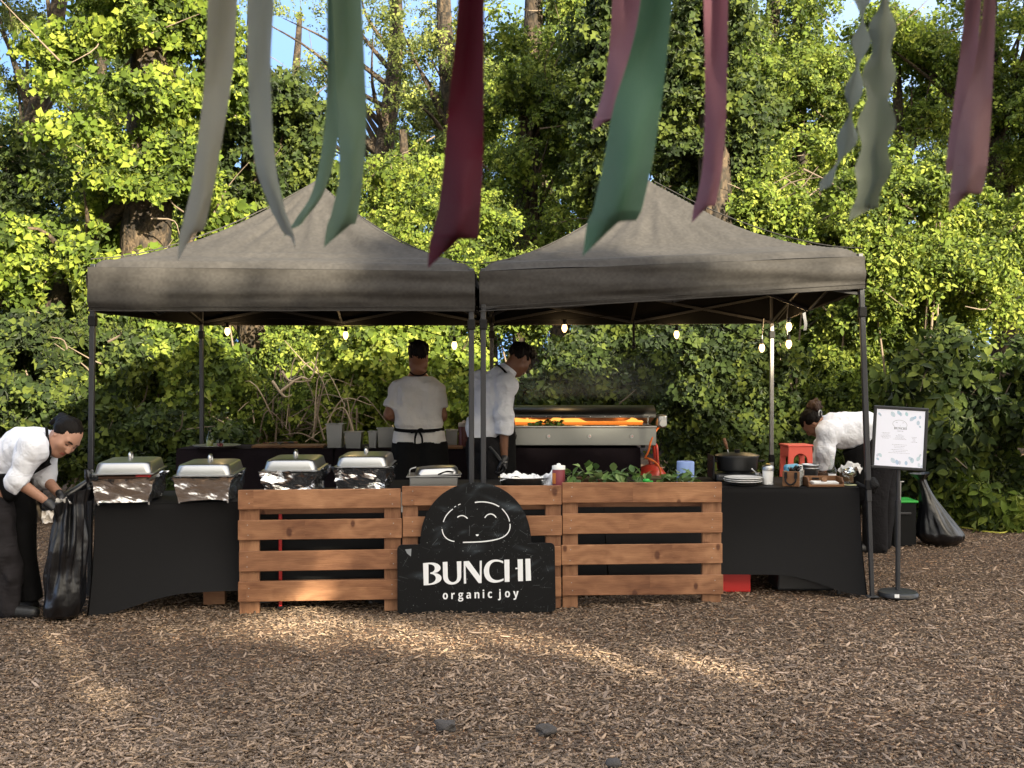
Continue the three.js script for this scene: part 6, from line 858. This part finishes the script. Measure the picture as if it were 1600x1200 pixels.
{ // the man in the grey T-shirt, seen from behind
  const D = 9.0, J = (x, y, d = 0) => at(x, y, D + d), H = headPrims(J(654, 559, 0.02), V3(0.02, 1, -0.12), V3(0.05, -0.12, -1));
  const neck = J(653, 592, 0.02), nb = J(653, 578, 0.03), sl = J(621, 611, 0.02), sr = J(682, 611, 0.02), el = J(608, 648, -0.02), er = J(690, 650, 0.0), wl = J(634, 660, 0.27), wr = J(676, 662, 0.27), pl = J(640, 700), pr = J(671, 700), cl = J(637, 620), cr = J(670, 620), fl = V3(pl.x - 0.03, 0.06, pl.z), fr = V3(pr.x + 0.05, 0.06, pr.z);
  const kl = V3(pl.x - 0.015, 0.5, pl.z - 0.03), kr = V3(pr.x + 0.025, 0.5, pr.z - 0.03), zed = V3(0, 0, 1);
  const L = handPrims(wl, V3(0.4, -0.1, -1), V3(0.2, -1, 0), 1, 0.6), Rr = handPrims(wr, V3(-0.4, -0.1, -1), V3(-0.2, -1, 0), -1, 0.6);
  const tors = (e) => [cone(cl, pl, 0.092 + e, 0.098 + e, { k: 0.08, n: zed, s: 1.0 }), cone(cr, pr, 0.092 + e, 0.098 + e, { k: 0.08, n: zed, s: 1.0 }), cone(J(652, 594, 0.02), sl, 0.05 + e * 0.7, 0.05 + e, { k: 0.06 }), cone(J(654, 594, 0.02), sr, 0.05 + e * 0.7, 0.05 + e, { k: 0.06 }), cone(J(645, 612), J(661, 612), 0.085 + e, 0.085 + e, { k: 0.06 })];
  const hem = J(655, 692), tee = [...tors(0.026), cone(sl, el, 0.068, 0.068, { k: 0.03, cut: [[sl.clone().lerp(el, 0.70), sub(el, sl)]] }), cone(sr, er, 0.068, 0.068, { k: 0.03, cut: [[sr.clone().lerp(er, 0.70), sub(er, sr)]] }), cone(pl, add(pl, DOWN, 0.1), 0.125, 0.13, { k: 0.06 }), cone(pr, add(pr, DOWN, 0.1), 0.125, 0.13, { k: 0.06 })];
  const waist = J(655, 672);
  person('person in a grey T-shirt and black apron standing with back turned at the rear table', add(pl.clone().lerp(pr, 0.5), DOWN, 0), {
    head: H, skin: [0.20, 0.085, 0.045], pts: [H.P(0, 0, 0), sl, sr, fl, fr, wl, wr],
    body: [cone(nb, neck, 0.052, 0.066, { k: 0.03 }), cone(neck, J(654, 606), 0.066, 0.08, { k: 0.05 }), ...tors(0), cone(sl, el, 0.056, 0.045, { k: 0.04 }), cone(sr, er, 0.056, 0.045, { k: 0.04 }), cone(el, wl, 0.045, 0.03, { k: 0.02 }), cone(er, wr, 0.045, 0.03, { k: 0.02 }), cone(pl, kl, 0.095, 0.06), cone(pr, kr, 0.095, 0.06), cone(kl, fl, 0.06, 0.04), cone(kr, fr, 0.06, 0.04)],
    hands: [L, Rr],
    clothes: [
      { name: 'tshirt', prims: tee, pts: [sl, sr, el, er, hem, neck], margin: 0.14, fold: (x, y, z) => wrinkle(2, 0.012)(x, y, z) + 0.016 * Math.exp(-Math.pow((y - waist.y - 0.02) / 0.018, 2)), cut: [[hem, DOWN], [J(653, 588), UPV]], mat: teeGrey },
      { name: 'trousers', prims: [cone(pl, kl, 0.112, 0.085, { k: 0.02 }), cone(pr, kr, 0.112, 0.085, { k: 0.02 }), cone(kl, fl, 0.085, 0.07, { k: 0.01 }), cone(kr, fr, 0.085, 0.07, { k: 0.01 }), cone(pl, pr, 0.112, 0.112)], pts: [pl, pr, fl, fr], margin: 0.14, cell: 0.012, fold: wrinkle(5, 0.012), mat: trouserDark },
      { name: 'apron', prims: [cone(add(pl, UPV, 0.06), V3(pl.x - 0.03, 0.5, pl.z + 0.0), 0.137, 0.16, { k: 0.05 }), cone(add(pr, UPV, 0.06), V3(pr.x + 0.03, 0.5, pr.z + 0.0), 0.137, 0.16, { k: 0.05 })], pts: [pl, pr, V3(pl.x, 0.5, pl.z)], margin: 0.24, cell: 0.012, fold: (x, y, z) => 0.012 * noise(x * 14, y * 2, z * 14), cut: [[add(hem, UPV, 0.015), UPV], [V3(0, 0.48, 0), DOWN]], mat: apronBlack },
      { name: 'hair', prims: [ell(H.P(0, 0.047, -0.020), [H.r, H.u, H.f], [0.081, 0.091, 0.099], { k: 0.02 }), ell(H.P(0, 0.095, -0.01), [H.r, H.u, H.f], [0.07, 0.04, 0.08], { k: 0.03 })], pts: [H.P(0, 0.04, 0)], margin: 0.16, cell: 0.005, fold: hairFold(0.006, 60), cut: [[H.P(0, -0.006, 0), add(H.u, H.f, -0.62).multiplyScalar(-1).normalize()]], mat: hairBlack },
      { name: 'shoe', prims: [cone(V3(fl.x, 0.05, fl.z + 0.03), V3(fl.x - 0.02, 0.04, fl.z - 0.16), 0.05, 0.042), cone(V3(fr.x, 0.05, fr.z + 0.03), V3(fr.x + 0.02, 0.04, fr.z - 0.16), 0.05, 0.042)], pts: [fl, fr], margin: 0.22, cell: 0.01, mat: shoeBlack },
    ],
    extra: [
      ['apron_strap', sheet(60, 2, (a, b) => { const t = -2.0 + a * 4.0 + 0; return [waist.x + Math.sin(t) * 0.206, waist.y + (b - 0.5) * 0.028 - 0.012 * Math.cos(t) + 0.012, waist.z + Math.cos(t) * 0.152]; }), apronBlack],
      ['apron_bow', merge([tube([add(waist, V3(0.0, 0, 0.152)), add(waist, V3(-0.02, 0.0, 0.168)), add(waist, V3(-0.055, -0.012, 0.16))], [0.012, 0.014, 0.008], 7, 4), tube([add(waist, V3(0, 0, 0.152)), add(waist, V3(0.03, 0.012, 0.168)), add(waist, V3(0.058, -0.008, 0.16))], [0.012, 0.016, 0.009], 7, 4), tube([add(waist, V3(-0.005, 0, 0.158)), add(waist, V3(-0.02, -0.06, 0.166)), add(waist, V3(-0.018, -0.13, 0.165))], [0.011, 0.009, 0.008], 6, 4), tube([add(waist, V3(0.012, 0, 0.158)), add(waist, V3(0.035, -0.05, 0.166)), add(waist, V3(0.04, -0.12, 0.165))], [0.011, 0.009, 0.008], 6, 4)]), apronBlack],
      ['neck_strap', tube([J(640, 581, -0.075), J(647, 586, -0.09), J(660, 586, -0.09), J(668, 580, -0.075)].map((p) => add(p, V3(0, 0.0, 0.0))), [0.007], 6, 5), apronBlack],
    ],
  });
}
{ // the man in the white shirt, leaning over the grill tray
  const D = 8.75, J = (x, y, d = 0) => at(x, y, D + d), H = headPrims(J(811, 562, 0.05), V3(0.42, 0.85, -0.28), V3(0.62, -0.62, -0.50));
  const nb = J(800, 574, 0.03), neck = J(786, 586, 0.03), sr = J(790, 603, -0.09), sl = J(752, 596, 0.17), er = J(787, 645, -0.14), wr = J(788, 712, -0.12), el = J(757, 645, 0.33), wl = J(785, 665, 0.46), chest = J(771, 620, 0.03), waist = J(757, 670, 0.02), hip = J(757, 690, 0.0), hl = J(750, 700, 0.06), hr = J(768, 700, -0.04), flat = V3(0.7, 0, -0.7);
  const fl = V3(hl.x - 0.04, 0.06, hl.z - 0.05), fr = V3(hr.x + 0.02, 0.06, hr.z + 0.04), kl = V3(hl.x, 0.48, hl.z), kr = V3(hr.x + 0.03, 0.48, hr.z);
  const hand = handPrims(add(wr, V3(0.0, -0.005, 0)), V3(0.08, -1, 0.02), V3(-1, -0.1, -0.2), -1, 0.95, 0.19); hand.glove = true; const other = handPrims(wl, V3(0.8, -0.4, -0.3), V3(0, -1, 0), 1, 0.6); other.glove = true;
  const tors = (e) => [cone(chest, waist, 0.135 + e, 0.12 + e, { k: 0.06, n: flat, s: 1.2 }), cone(sl, sr, 0.07 + e, 0.07 + e, { k: 0.06 }), cone(neck, chest, 0.07 + e, 0.13 + e, { k: 0.06, n: flat, s: 1.1 }), cone(waist, hip, 0.115 + e, 0.125 + e, { k: 0.06, n: flat, s: 1.15 })];
  const hem = J(750, 683), cuff = J(788, 676);
  person('person in white shirt, sleeves rolled, leaning beside the grill with black tongs', hip, {
    head: H, skin: [0.17, 0.075, 0.04], pts: [H.P(0, 0, 0), sl, sr, fl, fr, wl, wr],
    body: [cone(nb, neck, 0.052, 0.06, { k: 0.03 }), cone(H.P(0, -0.06, -0.03), nb, 0.05, 0.052, { k: 0.03 }), ...tors(0), cone(sr, er, 0.052, 0.043, { k: 0.03 }), cone(er, wr, 0.043, 0.029, { k: 0.02 }), cone(sl, el, 0.052, 0.043, { k: 0.03 }), cone(el, wl, 0.043, 0.029), cone(hl, kl, 0.095, 0.06), cone(hr, kr, 0.095, 0.06), cone(kl, fl, 0.06, 0.04), cone(kr, fr, 0.06, 0.04)],
    hands: [hand, other],
    clothes: [
      { name: 'shirt', prims: [...tors(0.024), cone(sr, er, 0.075, 0.068, { k: 0.035 }), cone(er, J(788, 690, -0.13), 0.074, 0.062, { k: 0.02, cut: [[cuff, V3(0.05, -1, 0)]] }), cone(J(788, 667, -0.135), J(788, 676, -0.135), 0.072, 0.069, { k: 0.008, cut: [[cuff, V3(0.05, -1, 0)], [J(788, 664), UPV]] }), cone(sl, el, 0.08, 0.07, { k: 0.04 }), cone(el, wl, 0.07, 0.058, { cut: [[el.clone().lerp(wl, 0.5), sub(wl, el)]] })], pts: [sl, sr, er, hem, neck, cuff, el], margin: 0.16, fold: wrinkle(9, 0.013), mat: shirtWhite, cut: [[add(neck, V3(0.035, 0.075, 0)), V3(0.62, 0.78, -0.1).normalize()], [hem, DOWN]] },
      { name: 'collar', prims: [cone(add(neck, V3(0.005, 0.01, 0)), add(nb, V3(-0.006, -0.008, 0)), 0.078, 0.068, { k: 0.01 })], pts: [neck, nb], margin: 0.1, cell: 0.006, fold: wrinkle(3, 0.004), shell: 0.004, cut: [[J(799, 577), V3(0.62, 0.78, -0.1).normalize()], [J(782, 588), V3(-0.62, -0.78, 0.1).normalize()]], mat: shirtWhite },
      { name: 'trousers', prims: [cone(hl, kl, 0.112, 0.085, { k: 0.03 }), cone(hr, kr, 0.112, 0.085, { k: 0.03 }), cone(kl, fl, 0.085, 0.07, { k: 0.01 }), cone(kr, fr, 0.085, 0.07, { k: 0.01 }), cone(waist, hip, 0.125, 0.14, { k: 0.04, n: flat, s: 1.1 })], pts: [hip, fl, fr], margin: 0.2, cell: 0.012, fold: wrinkle(5, 0.012), cut: [[J(755, 681), UPV]], mat: trouserDark },
      { name: 'apron', prims: [cone(J(778, 655, 0.05), J(778, 800, 0.02), 0.135, 0.16, { k: 0.05 })], pts: [J(778, 655), J(778, 800)], margin: 0.2, cell: 0.012, fold: (x, y, z) => 0.012 * noise(x * 14, y * 3, z * 14), cut: [[J(757, 680), V3(-0.62, 0.72, 0).normalize()], [J(757, 690), V3(-0.95, -0.05, 0.3).normalize()], [V3(0, 0.42, 0), DOWN]], mat: apronBlack },
      { name: 'hair', prims: [ell(H.P(0, 0.043, -0.022), [H.r, H.u, H.f], [0.081, 0.091, 0.099], { k: 0.02 }), ell(H.P(0, 0.09, 0.02), [H.r, H.u, H.f], [0.07, 0.05, 0.085], { k: 0.03 })], pts: [H.P(0, 0.04, 0)], margin: 0.17, cell: 0.005, fold: hairFold(0.008, 55), cut: [[H.P(0, -0.006, 0), add(H.u, H.f, -0.62).multiplyScalar(-1).normalize()], [H.P(0, 0.055, 0.07), add(H.f, H.u, -0.75).normalize()]], mat: hairBlack },
      { name: 'shoe', prims: [cone(V3(fl.x, 0.05, fl.z), V3(fl.x + 0.13, 0.04, fl.z - 0.12), 0.05, 0.042), cone(V3(fr.x, 0.05, fr.z), V3(fr.x + 0.13, 0.04, fr.z - 0.12), 0.05, 0.042)], pts: [fl, fr], margin: 0.25, cell: 0.01, mat: shoeBlack },
    ],
    extra: [
      ['neck_strap', tube([J(777, 570, -0.055), J(786, 577, -0.085), J(795, 588, -0.1)], [0.009, 0.01], 6, 5), apronBlack],
      ['apron_bib', sheet(10, 14, (a, b) => { const p = J(lerp(790, 803, b * 0.9) + a * 7, lerp(665, 605, b), -0.02 + a * 0.1); return [p.x, p.y, p.z]; }), apronBlack],
    ],
  });
  const tg = thing('grill_tongs', 'long black tongs in the gloved hand of the leaning man', 'tongs'); for (const k of [0, 1]) part('arm', tube([J(764 + k * 2, 698, -0.16 - k * 0.02), J(778 + k * 2, 715, -0.16), J(790 + k, 733, -0.15 - k * 0.02)], [0.008, 0.009, 0.007], 7, 4), M.darkMetal, tg); part('ring', mv(new THREE.TorusGeometry(0.016, 0.004, 8, 20), 0, 0, 0, 1.57).translate(...J(789, 722, -0.16).toArray()), M.steel, tg);
}
{ // the woman bending over the bin bag
  const D = 6.85, J = (x, y, d = 0) => at(x, y, D + d), H = headPrims(J(101, 683, 0.0), V3(0.78, 0.58, 0.02), V3(0.50, -0.66, 0.42), true);
  const nb = J(82, 687, 0.03), neck = J(68, 694, 0.03), sn = J(50, 700, -0.17), sf = J(66, 700, 0.2), en = J(24, 752, -0.22), wn = J(70, 784, -0.12), ef = J(68, 748, 0.16), wf = J(93, 775, 0.05), chest = J(40, 705, 0.02), waist = J(-5, 735, 0.03), hip = J(-25, 765, 0.03), hn = J(-18, 775, -0.09), hf = J(-22, 772, 0.12), side = V3(0, 0, 1);
  const fn = V3(J(22, 0).x, 0.06, -(D - 0.08)), ff = V3(J(-5, 0).x, 0.06, -(D + 0.16)), kn = J(6, 868, -0.1), kf = J(2, 865, 0.14);
  const hand1 = handPrims(wn, V3(0.75, -0.45, -0.1), V3(-0.25, -0.8, -0.4), 1, 0.7, 0.175), hand2 = handPrims(wf, V3(0.5, -0.7, 0.15), V3(-0.5, -0.7, 0), -1, 0.7, 0.175); hand1.glove = hand2.glove = true;
  const tors = (e) => [cone(chest, waist, 0.125 + e, 0.105 + e, { k: 0.06 }), cone(sn, sf, 0.064 + e, 0.064 + e, { k: 0.07 }), cone(neck, chest, 0.045 + e, 0.12 + e, { k: 0.06, cut: e ? [[J(76, 690), V3(0.85, 0.45, 0).normalize()]] : [] }), cone(waist, hip, 0.11 + e, 0.135 + e, { k: 0.06 })];
  const cuffN = en.clone().lerp(wn, 0.17), cuffF = ef.clone().lerp(wf, 0.02), dn = sub(wn, en).normalize(), df = sub(wf, ef).normalize(), spine = sub(hip, chest).normalize();
  const strands = tube([H.P(0, 0.03, -0.10), H.P(0, -0.0, -0.145), H.P(0.01, -0.05, -0.15)], [0.03, 0.028, 0.012], 8, 5);
  person('person in white shirt and black gloves bending over the bin bag at the left', V3(hip.x, 0, hip.z), {
    head: H, skin: [0.40, 0.215, 0.145], pts: [H.P(0, 0, 0), sn, sf, fn, ff, wn, wf, hip],
    body: [cone(nb, neck, 0.046, 0.052, { k: 0.03 }), cone(H.P(0, -0.055, -0.035), nb, 0.046, 0.046, { k: 0.03 }), ...tors(0), cone(sn, en, 0.047, 0.038, { k: 0.03 }), cone(en, wn, 0.04, 0.026, { k: 0.02 }), cone(sf, ef, 0.047, 0.038, { k: 0.03 }), cone(ef, wf, 0.04, 0.026), cone(hn, kn, 0.1, 0.06), cone(hf, kf, 0.1, 0.06), cone(kn, fn, 0.06, 0.038), cone(kf, ff, 0.06, 0.038)],
    hands: [hand1, hand2],
    clothes: [
      { name: 'shirt', prims: [...tors(0.026), cone(sn, en, 0.078, 0.062, { k: 0.045 }), cone(en, add(cuffN, dn, 0.1), 0.07, 0.062, { k: 0.03, cut: [[cuffN, dn]] }), cone(add(cuffN, dn, -0.04), add(cuffN, dn, 0.1), 0.067, 0.066, { k: 0.01, cut: [[cuffN, dn], [add(cuffN, dn, -0.045), dn.clone().negate()]] }), cone(sf, ef, 0.078, 0.068, { k: 0.04 }), cone(ef, add(cuffF, df, 0.1), 0.07, 0.064, { k: 0.03, cut: [[cuffF, df]] })], pts: [sn, sf, en, ef, hip, neck], margin: 0.17, fold: wrinkle(4, 0.011), mat: shirtWhite, cell: 0.008, cut: [[J(-16, 752), spine]] },
      { name: 'collar', prims: [cone(add(neck, V3(0.0, 0.0, 0)), add(nb, V3(0.0, -0.0, 0)), 0.072, 0.062, { k: 0.01 }), cone(J(75, 690, -0.07), J(80, 706, -0.09), 0.016, 0.012, { k: 0.02 })], pts: [neck, nb], margin: 0.14, cell: 0.006, fold: wrinkle(3, 0.003), cut: [[J(81, 690), V3(0.95, 0.2, 0).normalize()], [J(70, 692), V3(-0.95, -0.2, 0).normalize()]], mat: shirtWhite },
      { name: 'trousers', prims: [cone(hn, kn, 0.125, 0.088, { k: 0.02 }), cone(hf, kf, 0.125, 0.088, { k: 0.02 }), cone(kn, fn, 0.088, 0.068, { k: 0.01 }), cone(kf, ff, 0.088, 0.068, { k: 0.01 }), cone(waist, hip, 0.12, 0.15, { k: 0.04 })], pts: [hip, fn, ff, hn], margin: 0.18, cell: 0.011, fold: wrinkle(5, 0.014), cut: [[J(-12, 742), spine.clone().negate()]], mat: fabric(rgb(0.022, 0.020, 0.022), 0.95, 0.012) },
      { name: 'apron', prims: [cone(J(20, 748, 0.05), J(44, 940, 0.06), 0.10, 0.085, { k: 0.04, n: V3(1, 0, 0), s: 1.2 }), cone(J(18, 745, 0.12), J(34, 940, 0.16), 0.11, 0.11, { k: 0.05 }), cone(J(0, 740, -0.12), J(14, 772, -0.10), 0.05, 0.05, { k: 0.05 })], pts: [J(18, 745), J(44, 940), J(20, 745, 0.2)], margin: 0.19, cell: 0.011, fold: (x, y, z) => 0.014 * noise(x * 13, y * 3, z * 13), cut: [[J(20, 738), UPV], [V3(0, 0.09, 0), DOWN]], mat: apronBlack },
      { name: 'hair', prims: [ell(H.P(0, 0.037, -0.021), [H.r, H.u, H.f], [0.078, 0.088, 0.097], { k: 0.02 }), ell(H.P(0.066, 0.01, -0.03), [H.r, H.u, H.f], [0.02, 0.03, 0.04], { k: 0.02 }), ell(H.P(-0.066, 0.01, -0.03), [H.r, H.u, H.f], [0.02, 0.03, 0.04], { k: 0.02 }), ell(H.P(0, 0.02, -0.09), [H.r, H.u, H.f], [0.04, 0.045, 0.04], { k: 0.04 }), ell(H.P(0, 0.03, -0.135), [H.r, H.u, H.f], [0.034, 0.04, 0.036], { k: 0.02 })], pts: [H.P(0, 0.03, -0.05)], margin: 0.19, cell: 0.0045, fold: (x, y, z) => { const q = V3(x, y, z).sub(H.P(0, 0, 0)); return 0.0009 * Math.sin(Math.atan2(q.dot(H.r), q.dot(H.u)) * 46 + 3 * noise(x * 20, y * 20, z * 20)) + 0.003 * noise(x * 40, y * 40, z * 40); }, cut: [[H.P(0, 0.0, 0.0), add(H.u, H.f, -0.72).multiplyScalar(-1).normalize()], [H.P(0, 0.062, 0.068), add(H.f, H.u, -0.5).normalize()]].slice(0, 2), mat: hairBlack },
      { name: 'shoe', prims: [cone(V3(fn.x - 0.03, 0.05, fn.z), V3(fn.x + 0.15, 0.04, fn.z + 0.02), 0.05, 0.04), cone(V3(ff.x - 0.03, 0.05, ff.z), V3(ff.x + 0.15, 0.04, ff.z + 0.02), 0.05, 0.04)], pts: [fn, ff], margin: 0.24, cell: 0.01, mat: shoeBlack },
    ],
    extra: [
      ['neck_strap', tube([J(71, 668, -0.03), J(73, 690, -0.105), J(76, 706, -0.13), J(66, 728, -0.10)], [0.009, 0.01, 0.012], 6, 5), apronBlack],
      ['apron_bib', sheet(12, 12, (a, b) => { const p = J(lerp(50, 79, a) - 3 * Math.sin(b * 3), lerp(722, 716, a) + b * lerp(20, 10, a) - 6 * Math.sin(a * 3) * (1 - b), -0.115 + 0.05 * a); return [p.x, p.y, p.z]; }), apronBlack],
      ['ponytail', strands, hairBlack],
    ],
  });
}
{ // the woman bending at the right end of the stall
  const D = 9.3, J = (x, y, d = 0) => at(x, y, D + d), H = headPrims(J(1270, 661, 0.03), V3(-0.62, 0.76, 0.05), V3(-0.45, -0.80, -0.38), true);
  const nb = J(1285, 663, 0.03), neck = J(1296, 662, 0.03), sn = J(1294, 675, -0.15), sf = J(1299, 668, 0.2), en = J(1290, 706, -0.2), wn = J(1287, 737, -0.12), ef = J(1284, 700, 0.24), wf = J(1276, 735, 0.2), chest = J(1315, 672, 0.02), waist = J(1352, 672, 0.03), hip = J(1376, 694, 0.03), hn = J(1374, 704, -0.08), hf = J(1376, 704, 0.1);
  const fn = V3(J(1364, 0).x, 0.06, -(D - 0.06)), ff = V3(J(1382, 0).x, 0.06, -(D + 0.12)), kn = J(1366, 790, -0.08), kf = J(1380, 790, 0.12);
  const h1 = handPrims(wn, V3(-0.1, -1, 0), V3(-1, 0, 0), 1, 0.7, 0.17), h2 = handPrims(wf, V3(-0.1, -1, 0), V3(-1, 0, 0), -1, 0.7, 0.17);
  const tors = (e) => [cone(chest, waist, 0.125 + e, 0.115 + e, { k: 0.07 }), cone(sn, sf, 0.062 + e, 0.062 + e, { k: 0.07 }), cone(neck, chest, 0.05 + e, 0.12 + e, { k: 0.06, cut: e ? [[J(1289, 662), V3(-0.95, 0.1, 0).normalize()]] : [] }), cone(waist, hip, 0.115 + e, 0.14 + e, { k: 0.06 })];
  person('person with a high hair bun and white shirt bending behind the right table', V3(hip.x, 0, hip.z), {
    head: H, skin: [0.26, 0.125, 0.075], pts: [H.P(0, 0, 0), sn, sf, fn, ff, wn, wf, hip],
    body: [cone(nb, neck, 0.046, 0.052, { k: 0.03 }), cone(H.P(0, -0.05, -0.035), nb, 0.046, 0.046, { k: 0.03 }), ...tors(0), cone(sn, en, 0.047, 0.038, { k: 0.03 }), cone(en, wn, 0.039, 0.026, { k: 0.02 }), cone(sf, ef, 0.047, 0.038, { k: 0.03 }), cone(ef, wf, 0.039, 0.026), cone(hn, kn, 0.1, 0.06), cone(hf, kf, 0.1, 0.06), cone(kn, fn, 0.06, 0.038), cone(kf, ff, 0.06, 0.038)],
    hands: [h1, h2],
    clothes: [
      { name: 'shirt', prims: [...tors(0.028), cone(sn, en, 0.085, 0.074, { k: 0.05 }), cone(en, wn, 0.076, 0.066, { k: 0.03, cut: [[J(1288, 731), DOWN]] }), cone(sf, ef, 0.08, 0.07, { k: 0.04 }), cone(ef, wf, 0.07, 0.06, { cut: [[J(1288, 729), DOWN]] })], pts: [sn, sf, en, ef, wn, waist, hip, neck], margin: 0.18, fold: wrinkle(12, 0.012), mat: shirtWhite, cut: [[J(1352, 690), V3(0.62, -0.78, 0).normalize()]] },
      { name: 'trousers', prims: [cone(hn, kn, 0.13, 0.1, { k: 0.02 }), cone(hf, kf, 0.13, 0.1, { k: 0.02 }), cone(kn, fn, 0.1, 0.1, { k: 0.01 }), cone(kf, ff, 0.1, 0.1, { k: 0.01 }), cone(waist, hip, 0.12, 0.152, { k: 0.04 })], pts: [hip, fn, ff, waist], margin: 0.18, cell: 0.011, fold: (x, y, z) => 0.016 * noise(x * 12, y * 2.5, z * 12), mat: trouserDark },
      { name: 'apron', prims: [cone(J(1338, 694, 0), J(1352, 770, 0), 0.11, 0.13, { k: 0.04 }), cone(J(1318, 698, 0.0), J(1345, 700, 0), 0.05, 0.09, { k: 0.06 })], pts: [J(1338, 694), J(1350, 790)], margin: 0.2, cell: 0.011, fold: (x, y, z) => 0.014 * noise(x * 13, y * 3, z * 13), cut: [[J(1330, 700), V3(-0.55, 0.83, 0).normalize()], [V3(0, 0.4, 0), DOWN]], mat: apronBlack },
      { name: 'hair', prims: [ell(H.P(0, 0.037, -0.021), [H.r, H.u, H.f], [0.079, 0.089, 0.098], { k: 0.02 })], pts: [H.P(0, 0.03, -0.02)], margin: 0.17, cell: 0.005, fold: hairFold(0.005, 50), cut: [[H.P(0, 0.0, 0.0), add(H.u, H.f, -0.7).multiplyScalar(-1).normalize()], [H.P(0, 0.055, 0.07), add(H.f, H.u, -0.6).normalize()]], mat: hairBlack },
      { name: 'hair_bun', prims: [ell(J(1272, 635, 0.02), [H.r, H.u, H.f], [0.068, 0.055, 0.062])], pts: [J(1272, 635, 0.02)], margin: 0.1, cell: 0.005, fold: hairFold(0.014, 40), mat: hairBrown },
      { name: 'shoe', prims: [cone(V3(fn.x + 0.03, 0.05, fn.z), V3(fn.x - 0.14, 0.04, fn.z + 0.02), 0.05, 0.04), cone(V3(ff.x + 0.03, 0.05, ff.z), V3(ff.x - 0.14, 0.04, ff.z + 0.02), 0.05, 0.04)], pts: [fn, ff], margin: 0.24, cell: 0.01, mat: shoeBlack },
    ],
    extra: [['hair_clip', mv(new THREE.TorusGeometry(0.026, 0.007, 8, 20), 0, 0, 0, 0, 0.8, 0.4).translate(...J(1281, 646, -0.02).toArray()), M.satin]],
  });
}
scene.traverse((o) => { if (o.isMesh) { o.castShadow = true; o.receiveShadow = true; } });
renderer.render(scene, camera);
